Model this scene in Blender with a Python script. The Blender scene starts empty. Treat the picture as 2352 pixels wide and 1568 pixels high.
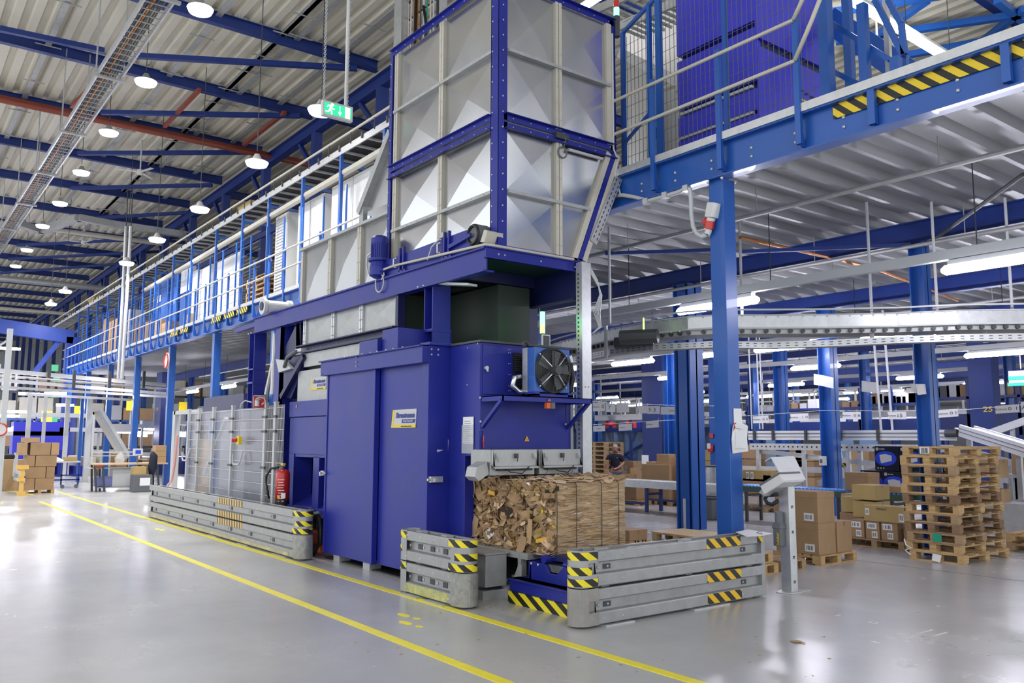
import bpy, bmesh, math, random
from mathutils import Vector, Matrix
random.seed(7)
C = bpy.context.scene.collection
SC = bpy.context.scene
# ---------------------------------------------------------------- camera
FPX, YAW, PITCH, ROLL, EYE = 1918.34, math.radians(-52.7748), math.radians(6.6294), math.radians(-0.1813), 1.83
_cy, _sy, _cp, _sp = math.cos(YAW), math.sin(YAW), math.cos(PITCH), math.sin(PITCH)
FW = Vector((_sy*_cp, _cy*_cp, _sp)); _r = Vector((_cy, -_sy, 0)); _d = FW.cross(_r)
RT = _r*math.cos(ROLL) + _d*math.sin(ROLL); DN = -_r*math.sin(ROLL) + _d*math.cos(ROLL)
cam_d = bpy.data.cameras.new('camera'); cam = bpy.data.objects.new('camera', cam_d); C.objects.link(cam)
cam_d.sensor_width = 36; cam_d.lens = FPX*36/2352; cam_d.clip_end = 400
cam.matrix_world = Matrix(((RT.x, -DN.x, -FW.x, 0), (RT.y, -DN.y, -FW.y, 0), (RT.z, -DN.z, -FW.z, EYE), (0, 0, 0, 1)))
SC.camera = cam
# ---------------------------------------------------------------- world + exposure
w = bpy.data.worlds.new('hall_ambient_fill'); SC.world = w; w.use_nodes = True  # even ambient fill, stands in for light from the unseen hall
w.node_tree.nodes['Background'].inputs[0].default_value = (0.93, 0.96, 1.0, 1)
w.node_tree.nodes['Background'].inputs[1].default_value = 1.15
SC.view_settings.view_transform = 'Standard'; SC.view_settings.look = 'None'
SC.view_settings.exposure = 0.6; SC.view_settings.gamma = 1; SC.view_settings.use_curve_mapping = False
SC.cycles.use_denoising = True
SC.cycles.max_bounces = 6; SC.cycles.diffuse_bounces = 3; SC.cycles.glossy_bounces = 3
SC.cycles.transmission_bounces = 4; SC.cycles.transparent_max_bounces = 8
SC.cycles.sample_clamp_indirect = 4; SC.cycles.caustics_reflective = False; SC.cycles.caustics_refractive = False


def at(px, py, X=None, Y=None, Z=None):
    """point of the place seen at pixel (px,py), on the plane X=, Y= or Z="""
    v = FW + RT*((px-1176)/FPX) + DN*((py-784)/FPX)
    t = X/v.x if X is not None else (Y/v.y if Y is not None else (Z-EYE)/v.z)
    return Vector((v.x*t, v.y*t, EYE+v.z*t))


# ---------------------------------------------------------------- materials
def mat(name, col, rough=0.5, metal=0.0, spec=0.5, emit=None, estr=0.0, vary=0.0, vscale=3.0, bump=0.0, bscale=40.0, alpha=1.0, trans=0.0, coat=0.0, stretch=None, col2=None):
    m = bpy.data.materials.new(name); m.use_nodes = True; nt = m.node_tree; b = nt.nodes['Principled BSDF']
    b.inputs['Base Color'].default_value = (*col, 1); b.inputs['Roughness'].default_value = rough
    b.inputs['Metallic'].default_value = metal; b.inputs['Specular IOR Level'].default_value = spec
    b.inputs['Alpha'].default_value = alpha; b.inputs['Transmission Weight'].default_value = trans; b.inputs['Coat Weight'].default_value = coat
    if emit:
        b.inputs['Emission Color'].default_value = (*emit, 1); b.inputs['Emission Strength'].default_value = estr
    tc = nt.nodes.new('ShaderNodeTexCoord'); mp = nt.nodes.new('ShaderNodeMapping'); nt.links.new(tc.outputs['Object'], mp.inputs[0])
    if stretch: mp.inputs['Scale'].default_value = stretch
    if vary > 0 or col2:
        n = nt.nodes.new('ShaderNodeTexNoise'); n.inputs['Scale'].default_value = vscale; n.inputs['Detail'].default_value = 5; n.inputs['Roughness'].default_value = .6
        nt.links.new(mp.outputs[0], n.inputs['Vector'])
        r = nt.nodes.new('ShaderNodeValToRGB'); r.color_ramp.elements[0].position = .3; r.color_ramp.elements[1].position = .7
        c2 = col2 if col2 else tuple(min(1, c*(1+vary)) for c in col)
        r.color_ramp.elements[0].color = (*[c*(1-vary) for c in col], 1); r.color_ramp.elements[1].color = (*c2, 1)
        nt.links.new(n.outputs['Fac'], r.inputs[0]); nt.links.new(r.outputs[0], b.inputs['Base Color'])
        rr = nt.nodes.new('ShaderNodeMapRange'); rr.inputs[3].default_value = max(.03, rough-.08); rr.inputs[4].default_value = min(1, rough+.08)
        nt.links.new(n.outputs['Fac'], rr.inputs[0]); nt.links.new(rr.outputs[0], b.inputs['Roughness'])
    if bump > 0:
        n2 = nt.nodes.new('ShaderNodeTexNoise'); n2.inputs['Scale'].default_value = bscale; n2.inputs['Detail'].default_value = 3
        nt.links.new(mp.outputs[0], n2.inputs['Vector'])
        bp = nt.nodes.new('ShaderNodeBump'); bp.inputs['Strength'].default_value = bump; bp.inputs['Distance'].default_value = .02
        nt.links.new(n2.outputs['Fac'], bp.inputs['Height']); nt.links.new(bp.outputs[0], b.inputs['Normal'])
    return m


def stripes(name, c1, c2, direction, period, rough=.45, duty=.5, wear=0.0):
    """diagonal warning stripes, laid by object coordinates"""
    m = mat(name, c1, rough); nt = m.node_tree; b = nt.nodes['Principled BSDF']
    tc = nt.nodes.new('ShaderNodeTexCoord'); dt = nt.nodes.new('ShaderNodeVectorMath'); dt.operation = 'DOT_PRODUCT'
    dt.inputs[1].default_value = tuple(d/period for d in direction); nt.links.new(tc.outputs['Object'], dt.inputs[0])
    fr = nt.nodes.new('ShaderNodeMath'); fr.operation = 'FRACT'; nt.links.new(dt.outputs['Value'], fr.inputs[0])
    gt = nt.nodes.new('ShaderNodeMath'); gt.operation = 'GREATER_THAN'; gt.inputs[1].default_value = duty; nt.links.new(fr.outputs[0], gt.inputs[0])
    mx = nt.nodes.new('ShaderNodeMix'); mx.data_type = 'RGBA'; mx.inputs[6].default_value = (*c1, 1); mx.inputs[7].default_value = (*c2, 1)
    nt.links.new(gt.outputs[0], mx.inputs[0]); out = mx.outputs[2]
    if wear:
        n = nt.nodes.new('ShaderNodeTexNoise'); n.inputs['Scale'].default_value = 22; n.inputs['Detail'].default_value = 6; nt.links.new(tc.outputs['Object'], n.inputs['Vector'])
        g2 = nt.nodes.new('ShaderNodeMath'); g2.operation = 'GREATER_THAN'; g2.inputs[1].default_value = 1-wear; nt.links.new(n.outputs['Fac'], g2.inputs[0])
        m2 = nt.nodes.new('ShaderNodeMix'); m2.data_type = 'RGBA'; nt.links.new(g2.outputs[0], m2.inputs[0]); nt.links.new(out, m2.inputs[6]); m2.inputs[7].default_value = (.42, .40, .3, 1); out = m2.outputs[2]
    nt.links.new(out, b.inputs['Base Color']); return m


M = {}
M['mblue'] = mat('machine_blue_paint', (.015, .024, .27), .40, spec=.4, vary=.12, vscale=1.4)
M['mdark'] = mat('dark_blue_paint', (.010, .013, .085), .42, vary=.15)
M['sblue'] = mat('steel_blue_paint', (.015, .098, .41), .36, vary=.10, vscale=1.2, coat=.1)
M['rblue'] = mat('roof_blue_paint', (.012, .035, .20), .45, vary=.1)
M['pblue'] = mat('violet_blue_paint', (.06, .06, .70), .35, vary=.06)
M['galv'] = mat('galvanised_steel', (.60, .61, .62), .38, metal=.6, vary=.09, vscale=9)
M['galvd'] = mat('dull_galvanised_steel', (.46, .47, .47), .5, metal=.45, vary=.10, vscale=7)
M['guard'] = mat('barrier_zinc', (.37, .375, .38), .42, metal=.45, vary=.12, vscale=7)
M['under'] = mat('dark_belt', (.035, .030, .026), .6)
M['sheet'] = mat('bright_sheet_steel', (.66, .67, .69), .22, metal=.92, vary=.035, vscale=1.2)
M['deck'] = mat('deck_sheet_steel', (.37, .38, .39), .42, metal=.45, vary=.06, vscale=.8)
M['deckl'] = mat('deck_lit_flute', (.75, .76, .78), .3, metal=.5)  # lit copy of the deck sheet for its flutes, not assigned
M['cream'] = mat('cream_steel', (.58, .55, .47), .45, vary=.05)
M['roof'] = mat('beige_roof_sheet', (.66, .625, .53), .5, vary=.05, vscale=.5)
M['white'] = mat('white_sheet', (.70, .70, .69), .45)
M['whiteb'] = mat('white_paper', (.86, .86, .88), .7)
M['alu'] = mat('white_aluminium', (.74, .75, .77), .32, metal=.4)
M['lgrey'] = mat('light_grey_paint', (.56, .58, .60), .45)
M['grey'] = mat('grey_plastic', (.13, .14, .15), .5)
M['dgrey'] = mat('dark_grey_metal', (.055, .06, .065), .45)
M['black'] = mat('black_rubber', (.012, .012, .013), .5)
M['red'] = mat('signal_red', (.62, .025, .02), .3, coat=.3)
M['rust'] = mat('red_oxide_beam', (.26, .055, .035), .55)
M['redp'] = mat('red_print', (.65, .04, .05), .6)
M['yellow'] = mat('signal_yellow', (.85, .62, .02), .5)
M['floory'] = mat('yellow_floor_paint', (.95, .82, .04), .42, vary=.06, vscale=6)
M['orange'] = mat('orange_plastic', (.72, .12, .02), .35)
M['green'] = mat('green_print', (.02, .50, .22), .5)
M['greenlit'] = mat('lit_green_panel', (.02, .45, .2), .4, emit=(.02, .55, .25), estr=.9)
M['whitelit'] = mat('lit_white_pictogram', (.9, .9, .9), .5, emit=(1, 1, 1), estr=.8)
M['lamp'] = mat('lamp_glow', (1, 1, 1), .4, emit=(.93, .92, 1.0), estr=9)
M['tube'] = mat('tube_glow', (1, 1, 1), .4, emit=(.90, .88, 1.0), estr=40)
M['glowg'] = mat('green_signal_light', (.1, .9, .3), .4, emit=(.12, 1, .35), estr=3.5)
M['glowy'] = mat('lime_signal_light', (.5, .9, .1), .4, emit=(.5, 1, .12), estr=2.2)
M['card'] = mat('cardboard', (.37, .235, .125), .75, vary=.10, vscale=2.5)
M['card2'] = mat('pale_cardboard', (.46, .30, .16), .75, vary=.08, vscale=2.5)
M['card3'] = mat('yellow_cardboard', (.46, .33, .13), .72, vary=.08, vscale=2.5)
M['tape'] = mat('brown_tape', (.30, .18, .08), .3)
M['wood'] = mat('pallet_pine', (.50, .33, .15), .7, vary=.28, vscale=5, stretch=(1, 1, 6))
M['wood2'] = mat('weathered_pallet_wood', (.36, .24, .13), .75, vary=.3, vscale=6, stretch=(1, 1, 5))
M['wood3'] = mat('dark_pallet_wood', (.24, .145, .08), .75, vary=.3, vscale=6, stretch=(1, 1, 5))
M['ply'] = mat('pale_board', (.66, .48, .25), .6, vary=.06, vscale=1.5)
M['bench'] = mat('bench_wood', (.66, .50, .34), .5, vary=.06)
M['copper'] = mat('orange_pipe', (.55, .22, .06), .35, metal=.5)
M['glass'] = mat('clear_polycarbonate', (.50, .51, .58), .15, alpha=.42)
M['film'] = mat('clear_plastic_film', (.75, .77, .8), .25, alpha=.35)
M['tarp'] = mat('blue_grey_curtain', (.10, .17, .30), .3, vary=.35, vscale=1.6, bump=.6, bscale=4)
M['wire'] = mat('mesh_wire', (.62, .62, .60), .4, metal=.3)
M['wired'] = mat('dark_wire', (.02, .022, .02), .4)
M['skin'] = mat('skin', (.50, .25, .17), .5)
M['hair'] = mat('grey_hair', (.30, .28, .26), .7)
M['navy'] = mat('navy_cloth', (.012, .015, .035), .8)
M['jeans'] = mat('blue_denim', (.06, .12, .24), .85, vary=.2, vscale=8)
M['printer'] = mat('dark_print', (.008, .012, .03), .3)
M['glowblue'] = mat('blue_print', (.03, .08, .75), .3)
M['mesht'] = mat('mint_print', (.02, .32, .2), .5)
HZ = {}
for nm, dr in (('x', (1, 0, 1)), ('y', (0, 1, 1)), ('mx', (-1, 0, 1)), ('my', (0, -1, 1))):
    HZ[nm] = stripes('hazard_tape_'+nm, (.86, .60, .02), (.012, .012, .012), dr, .145, wear=.28)
HZ['bright'] = stripes('hazard_tape_bright', (.88, .74, .02), (.012, .012, .012), (.6, .6, 1), .15, wear=.26)
HZ['long'] = stripes('hazard_tape_long', (.84, .60, .02), (.012, .012, .012), (1, 0, 1.1), .19)
HZ['pale'] = stripes('hazard_tape_faded', (.80, .52, .10), (.14, .12, .10), (1, 0, .25), .13, wear=.25)

# floor
fm = mat('polished_concrete', (.36, .36, .365), .22, spec=.5); nt = fm.node_tree; b = nt.nodes['Principled BSDF']
tc = nt.nodes.new('ShaderNodeTexCoord')
def _noise(scale, detail=6, rough=.6, stretch=(1, 1, 1)):
    mp = nt.nodes.new('ShaderNodeMapping'); mp.inputs['Scale'].default_value = stretch; nt.links.new(tc.outputs['Object'], mp.inputs[0])
    n = nt.nodes.new('ShaderNodeTexNoise'); n.inputs['Scale'].default_value = scale; n.inputs['Detail'].default_value = detail; n.inputs['Roughness'].default_value = rough
    nt.links.new(mp.outputs[0], n.inputs['Vector']); return n
n1 = _noise(.45); n2 = _noise(5, 8, .7)
r1 = nt.nodes.new('ShaderNodeValToRGB'); r1.color_ramp.elements[0].position = .3; r1.color_ramp.elements[1].position = .72
r1.color_ramp.elements[0].color = (.46, .46, .47, 1); r1.color_ramp.elements[1].color = (.54, .537, .53, 1); nt.links.new(n1.outputs['Fac'], r1.inputs[0])
r2 = nt.nodes.new('ShaderNodeValToRGB'); r2.color_ramp.elements[0].color = (.95, .95, .95, 1); r2.color_ramp.elements[1].color = (1.04, 1.04, 1.04, 1); nt.links.new(n2.outputs['Fac'], r2.inputs[0])
mm = nt.nodes.new('ShaderNodeMix'); mm.data_type = 'RGBA'; mm.blend_type = 'MULTIPLY'; mm.inputs[0].default_value = 1; nt.links.new(r1.outputs[0], mm.inputs[6]); nt.links.new(r2.outputs[0], mm.inputs[7])
nt.links.new(mm.outputs[2], b.inputs['Base Color'])
rr = nt.nodes.new('ShaderNodeMapRange'); rr.inputs[1].default_value = .3; rr.inputs[2].default_value = .7; rr.inputs[3].default_value = .20; rr.inputs[4].default_value = .30; nt.links.new(n1.outputs['Fac'], rr.inputs[0]); nt.links.new(rr.outputs[0], b.inputs['Roughness'])
M['floor'] = fm


SPLIT = {'vertical_rib', 'horizontal_rib', 'hanger', 'foot_plate', 'support_leg', 'leg', 'post', 'hazard_band', 'cross_beam', 'clamp', 'slot_plate', 'support_frame', 'hanging_rod', 'panel_rib', 'side_frame', 'upright', 'gate_lever', 'front_panel', 'spectacle_rim', 'wheel_', 'castor', 'roller_bar', 'foot_rail', 'strut', 'warning_stripe', 'film', 'side_rail', 'post_stub'}
# ---------------------------------------------------------------- mesh builder
class MB:
    def __init__(s): s.v = []; s.f = []; s.m = []; s.cur = 0
    def add(s, vs, fs):
        o = len(s.v); s.v += [tuple(v) for v in vs]; s.f += [tuple(i+o for i in f) for f in fs]; s.m += [s.cur]*len(fs); return s
    def box(s, x0, x1, y0, y1, z0, z1):
        x0, x1 = min(x0, x1), max(x0, x1); y0, y1 = min(y0, y1), max(y0, y1); z0, z1 = min(z0, z1), max(z0, z1)
        return s.add([(x0, y0, z0), (x1, y0, z0), (x1, y1, z0), (x0, y1, z0), (x0, y0, z1), (x1, y0, z1), (x1, y1, z1), (x0, y1, z1)],
                     [(0, 3, 2, 1), (4, 5, 6, 7), (0, 1, 5, 4), (1, 2, 6, 5), (2, 3, 7, 6), (3, 0, 4, 7)])
    def bar(s, p, q, w, h=None, up=(0, 0, 1)):
        p, q = Vector(p), Vector(q); h = w if h is None else h; d = (q-p).normalized(); u = Vector(up)
        if abs(d.dot(u)) > .98: u = Vector((1, 0, 0))
        a = d.cross(u).normalized(); u = a.cross(d).normalized(); vs = []
        for c in (p, q):
            for i, j in ((-1, -1), (1, -1), (1, 1), (-1, 1)): vs.append(c + a*(i*w/2) + u*(j*h/2))
        return s.add(vs, [(0, 1, 2, 3), (7, 6, 5, 4), (0, 4, 5, 1), (1, 5, 6, 2), (2, 6, 7, 3), (3, 7, 4, 0)])
    def prism(s, pts, vec):
        n = len(pts); vec = Vector(vec); vs = [Vector(p) for p in pts]; vs = vs+[p+vec for p in vs]
        return s.add(vs, [tuple(range(n)), tuple(range(2*n-1, n-1, -1))]+[(i+n, (i+1) % n+n, (i+1) % n, i) for i in range(n)])
    def tube(s, pts, r, seg=8):
        pts = [Vector(p) for p in pts]; n = len(pts); vs = []; prev = None
        for i, p in enumerate(pts):
            d = (pts[min(i+1, n-1)]-pts[max(i-1, 0)]).normalized()
            if prev is None: u = Vector((0, 0, 1)) if abs(d.z) < .9 else Vector((1, 0, 0)); a = d.cross(u).normalized()
            else: a = (prev - d*prev.dot(d)).normalized()
            prev = a; c = d.cross(a); rr = r[i] if isinstance(r, (list, tuple)) else r
            for k in range(seg): t = 2*math.pi*k/seg; vs.append(p + a*(rr*math.cos(t)) + c*(rr*math.sin(t)))
        fs = [(i*seg+k, i*seg+(k+1) % seg, (i+1)*seg+(k+1) % seg, (i+1)*seg+k) for i in range(n-1) for k in range(seg)]
        fs += [tuple(range(seg-1, -1, -1)), tuple(range((n-1)*seg, n*seg))]
        return s.add(vs, fs)
    def cyl(s, p, q, r, seg=16): return s.tube([p, q], r, seg)
    def ring(s, c, n, r, t, seg=24, tseg=6):
        c, n = Vector(c), Vector(n).normalized(); u = Vector((0, 0, 1)) if abs(n.z) < .9 else Vector((1, 0, 0)); a = n.cross(u).normalized(); d = n.cross(a); vs = []
        for i in range(seg):
            th = 2*math.pi*i/seg; rd = a*math.cos(th)+d*math.sin(th)
            for k in range(tseg): ph = 2*math.pi*k/tseg; vs.append(c+rd*(r+t*math.cos(ph))+n*(t*math.sin(ph)))
        return s.add(vs, [(i*tseg+k, ((i+1) % seg)*tseg+k, ((i+1) % seg)*tseg+(k+1) % tseg, i*tseg+(k+1) % tseg) for i in range(seg) for k in range(tseg)])
    def bolt(s, p, n, r=.014, t=.010):
        p, n = Vector(p), Vector(n).normalized(); return s.tube([p, p+n*t*.6, p+n*t], [r, r*.9, r*.35], 6)
    def quad(s, a, b, c, d): return s.add([a, b, c, d], [(0, 1, 2, 3)])
    def clusters(s):
        n = len(s.v); par = list(range(n))
        def f(i):
            while par[i] != i: par[i] = par[par[i]]; i = par[i]
            return i
        for fc in s.f:
            for j in fc[1:]: par[f(j)] = f(fc[0])
        isl = {}
        for i in range(n): isl.setdefault(f(i), []).append(i)
        bb = [([min(s.v[i][k] for i in ix)-.006 for k in range(3)], [max(s.v[i][k] for i in ix)+.006 for k in range(3)], ix) for ix in isl.values()]
        grp = list(range(len(bb)))
        def g(i):
            while grp[i] != i: i = grp[i]
            return i
        for i in range(len(bb)):
            for j in range(i):
                if all(bb[i][0][k] <= bb[j][1][k] and bb[j][0][k] <= bb[i][1][k] for k in range(3)): grp[g(i)] = g(j)
        out = {}
        for i, b_ in enumerate(bb): out.setdefault(g(i), set()).update(b_[2])
        return list(out.values())
    def build(s, name, m, parent=None, smooth=False, bevel=0, ms=None):
        if name in SPLIT and parent is not None and len(s.v) < 3000:
            cl = s.clusters()
            if 1 < len(cl) <= 100:
                first = None
                for c in cl:
                    b = MB(); idx = {o_: k for k, o_ in enumerate(sorted(c))}; b.v = [s.v[i] for i in sorted(c)]
                    for fc, mi in zip(s.f, s.m):
                        if fc[0] in idx: b.f.append(tuple(idx[i] for i in fc)); b.m.append(mi)
                    o = b.build1(name, m, parent, smooth, bevel, ms); first = first or o
                return first
        return s.build1(name, m, parent, smooth, bevel, ms)
    def build1(s, name, m, parent=None, smooth=False, bevel=0, ms=None):
        me = bpy.data.meshes.new(name); off = Vector((0, 0, 0))
        if parent is not None: off = world_loc(parent)
        me.from_pydata([Vector(v)-off for v in s.v], [], s.f)
        for mm_ in (ms or [m]): me.materials.append(M[mm_] if isinstance(mm_, str) else mm_)
        if ms: me.polygons.foreach_set('material_index', s.m)
        if smooth: me.polygons.foreach_set('use_smooth', [True]*len(me.polygons))
        me.update(); bm_ = bmesh.new(); bm_.from_mesh(me); bmesh.ops.recalc_face_normals(bm_, faces=bm_.faces); bm_.to_mesh(me); bm_.free()
        o = bpy.data.objects.new(name, me); C.objects.link(o)
        if parent is not None: o.parent = parent
        if bevel:
            bv = o.modifiers.new('bevel', 'BEVEL'); bv.width = bevel; bv.segments = 2; bv.limit_method = 'ANGLE'; bv.angle_limit = .6
        return o


def world_loc(o):
    v = Vector(o.location); p = o.parent
    while p: v += Vector(p.location); p = p.parent
    return v


def tag(o, label, cat, group=None, kind=None):
    if label: o['label'] = label
    if cat: o['category'] = cat
    if group: o['group'] = group
    if kind: o['kind'] = kind
    elif cat: o['kind'] = 'thing'
    return o


def thing(name, label, cat, loc=(0, 0, 0), group=None):
    o = bpy.data.objects.new(name, None); C.objects.link(o); o.location = loc; o.empty_display_size = .2
    return tag(o, label, cat, group)


def struct(o): o['kind'] = 'structure'; return o


def dup(root, loc=None, label=None, group=None, rotz=None):
    r = root.copy(); C.objects.link(r)
    if loc is not None: r.location = loc
    if rotz is not None: r.rotation_euler = (0, 0, rotz)
    if label: r['label'] = label
    if group: r['group'] = group
    for ch in list(root.children):
        c = ch.copy(); C.objects.link(c); c.parent = r
        for g in list(ch.children):
            d = g.copy(); C.objects.link(d); d.parent = c
    return r


def text(body, name, parent, pos, xdir, ydir, size, m, ext=.002, align='CENTER', shear=0.0, scale_x=1.0, bold=0.0):
    """raised lettering; xdir = reading direction, ydir = up of the letters, both in the world"""
    cu = bpy.data.curves.new(name, 'FONT'); cu.body = body; cu.size = size; cu.extrude = ext; cu.align_x = align; cu.align_y = 'CENTER'; cu.shear = shear; cu.offset = bold
    cu.resolution_u = 3
    tmp = bpy.data.objects.new('tmp', cu); me = bpy.data.meshes.new_from_object(tmp); bpy.data.objects.remove(tmp)
    me.materials.clear(); me.materials.append(M[m]); o = bpy.data.objects.new(name, me); C.objects.link(o)
    x = Vector(xdir).normalized(); y = Vector(ydir).normalized(); z = x.cross(y); p = Vector(pos)
    off = world_loc(parent) if parent is not None else Vector((0, 0, 0)); p = p-off
    if parent is not None: o.parent = parent
    o.matrix_basis = Matrix(((x.x*scale_x, y.x, z.x, p.x), (x.y*scale_x, y.y, z.y, p.y), (x.z*scale_x, y.z, z.z, p.z), (0, 0, 0, 1)))
    return o
# ================================================================ the hall
XL, XR, YF, YB = -125.0, 9.0, -9.0, 62.0
RZ = 13.5          # underside of the roof sheet
struct(MB().box(XL, 16, -14, YB, -.25, 0).build('floor', 'floor'))
struct(MB().box(XL, XR, YB, YB+.3, 0, RZ+.6).build('wall_back', 'lgrey'))
struct(MB().box(XL-.3, XL, -14, YB, 0, RZ+.6).build('wall_left', 'lgrey'))
# trapezoidal roof sheet, flutes along the aisle
def fluted(name, m, along, a0, a1, c0, c1, z, period, low, depth, top):
    """closed sheet: flutes along axis 'along' from a0 to a1, repeating over c0..c1"""
    b = MB(); pts = []; c = c0; s = (period-low-top)/2
    while c < c1:
        pts += [(c, z), (c+low, z), (c+low+s, z+depth), (c+low+s+top, z+depth)]; c += period
    pts.append((c, z))
    P = (lambda a, c, z: (a, c, z)) if along == 'x' else (lambda a, c, z: (c, a, z))
    for (ca, za), (cb, zb) in zip(pts, pts[1:]):
        b.quad(P(a0, ca, za), P(a1, ca, za), P(a1, cb, zb), P(a0, cb, zb))
    zt = z+depth+.04
    b.quad(P(a0, c0, zt), P(a1, c0, zt), P(a1, c, zt), P(a0, c, zt))
    o = b.build(name, m); return o
struct(fluted('ceiling', 'roof', 'x', XL, XR, YF, YB, RZ, .45, .20, .12, .13))
# floor of the mezzanine seen from below, flutes across the hall
MY0, MX0, MX1, MZ = 8.44, -53.0, 6.0, 5.44
struct(fluted('ceiling_mezzanine_underside', 'deck', 'y', MY0, YB, MX0, MX1, MZ, .50, .07, .12, .35))
struct(MB().box(MX0, MX1, MY0, YB, 5.58, 5.62).build('floor_mezzanine', 'galvd'))
# painted lines
def line(name, x0, x1, y, wd, label, m='floory', z=.004):
    return tag(MB().box(x0, x1, y-wd/2, y+wd/2, 0, z).build(name, m), label, 'floor marking')
line('floor_line', -27.4, 6, 3.935, .105, 'yellow painted floor line nearest the camera, running along the aisle')
line('floor_line', -34, 6, 5.10, .105, 'yellow painted floor line running beside the crash barriers')
tag(MB().box(-40, -27.4, 2.95, 3.05, 0, .004).build('floor_line', 'floory'), 'faded yellow floor line beyond the end of the aisle line, at far left', 'floor marking')
tag(MB().bar((-36.2, 3.5, .003), (-30.5, 4.2, .003), .1, .004).build('floor_line', 'floory'), 'short yellow floor line around the far left pallet of cartons', 'floor marking')
rl = MB(); p = at(1690, 1335, Z=0); q = at(2110, 1225, Z=0); rl.bar((p.x, p.y, .002), (q.x, q.y, .002), .05, .003)
tag(rl.build('floor_line', mat('faded_red_line', (.55, .22, .20), .5)), 'faint red floor line in front of the cartons on pallets', 'floor marking')
jl = MB(); jl.box(-30, 9, 12.1, 12.112, 0, .0015)
struct(jl.build('trim_1', mat('floor_joint', (.12, .12, .12), .8)))
pk = MB(); random.seed(3)
for px, py, L in ((1925, 1413, .10), (2010, 1431, .12), (2120, 1452, .42), (2160, 1456, .3), (2240, 1467, .08), (1999, 1429, .08)):
    a = at(px, py, Z=0); pk.prism([(a.x-.012, a.y-L/2, .001), (a.x+.015, a.y-L/3, .001), (a.x+.022, a.y+L/3, .001), (a.x-.008, a.y+L/2, .001)], (0, 0, .0015))
tag(pk.build('floor_tape_remnant', mat('worn_tape', (.72, .72, .66), .6)), 'worn pale remnants of tape on the floor at lower right', 'tape', kind='stuff')
for i, (px, py) in enumerate(((940, 1420), (945, 1438))):   # yellow shoe prints
    a = at(px, py-4, Z=0); b = MB()
    for dx, rx, ry in ((-.1, .11, .045), (.13, .055, .032)):
        b.prism([(a.x+dx*1.0+rx*math.cos(t*math.pi/10), a.y+dx*.1+ry*math.sin(t*math.pi/10), .001) for t in range(20)], (0, 0, .002))
    tag(b.build('shoe_print', 'floory'), 'yellow painted shoe print on the floor, the one '+('further from' if i == 0 else 'nearer to')+' the camera', 'floor marking')
for px, py in ((362, 1215), (372, 1217)):
    a = at(px, py, Z=0); tag(MB().prism([(a.x+.13*math.cos(t*math.pi/8), a.y+.05*math.sin(t*math.pi/8), .001) for t in range(16)], (0, 0, .002)).build('shoe_print', 'floory'), 'far worn yellow shoe print between the two aisle lines', 'floor marking', 'far shoe prints between the lines')
ch = MB(); a = at(1832, 1475, Z=0)
tag(MB().prism([(a.x-.07, a.y-.02, .002), (a.x+.0, a.y-.05, .012), (a.x+.06, a.y+.03, .002), (a.x-.02, a.y+.04, .008)], (0, 0, .004)).build('cardboard_scrap', 'card2'), 'small brown cardboard scrap alone on the open floor', 'scrap')
random.seed(11); sp = MB()
for k in range(70):
    px, py = (random.gauss(1200, 60), random.gauss(1390, 14)) if k < 36 else (random.uniform(800, 2300), random.uniform(1400, 1560))
    a = at(px, py, Z=0); s = random.uniform(.006, .022); t = random.random()*6
    sp.prism([(a.x+s*math.cos(t+u*2.1), a.y+s*math.sin(t+u*2.1), .001+.004*(u == 1)) for u in range(3)], (0, 0, .002))
tag(sp.build('cardboard_crumb', 'card2'), 'crumbs of cardboard strewn on the floor below the bale', 'crumbs', kind='stuff')

# ---------------------------------------------------------------- roof steel
def ibeam(b, p, q, h, w, t=.018):
    p, q = Vector(p), Vector(q); hz = Vector((0, 0, h/2-t/2))
    b.bar(p+hz, q+hz, w, t); b.bar(p-hz, q-hz, w, t); b.bar(p, q, t*.8, h-2*t)
    return b
k = 0
for k in range(20):
    X = -22.4-4.88*k
    b = ibeam(MB(), (X, YF, RZ-.17), (X, 11.7, RZ-.17), .34, .2)
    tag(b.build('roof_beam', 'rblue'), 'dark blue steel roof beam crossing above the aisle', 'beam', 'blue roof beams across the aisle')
    if k == 2:
        t = thing('sprinkler_pipe', 'thick red sprinkler pipes with red side branches, crossing above the aisle', 'pipe', (X+.3, 4, 13.1))
        MB().cyl((X+.30, YF, 13.16), (X+.30, 14.2, 13.16), .10, 12).build('pipe', 'rust', t); MB().cyl((X+.45, YF, 13.02), (X+.45, 14.2, 13.02), .10, 12).build('pipe', 'rust', t)
        for (p1, p2) in (((458, 206), (378, 290)), ((655, 258), (560, 332)), ((232, 178), (165, 245))): MB().bar(at(*p1, Z=13.1), at(*p2, Z=13.1), .12).build('branch', 'rust', t)
for k in range(14):
    X = -3.0-6.0*k
    if k in (0, 1, 2, 3, 4, 6, 8):
        tag(ibeam(MB(), (X, 12.1, RZ-.17), (X, YB, RZ-.17), .34, .2).build('roof_beam', 'rblue'), 'dark blue steel roof beam above the mezzanine', 'beam', 'blue roof beams above the mezzanine')
tag(ibeam(MB(), (XL, 11.9, 12.92), (XR, 11.9, 12.92), .46, .3, .03).build('roof_girder', 'rblue'), 'long dark blue main roof girder running the length of the hall', 'girder')
for k in range(18):
    X = -22.4-4.88*k
    b = MB(); b.box(X-.15, X+.15, 11.75, 12.05, 5.62 if X > -53 else 0, 12.68)
    b.bar((X, 11.9, 11.2), (X-1.5, 11.9, 12.7), .14)
    tag(b.build('roof_column', 'rblue'), 'dark blue column holding the main roof girder above the conveyor', 'column', 'columns under the main roof girder')
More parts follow.
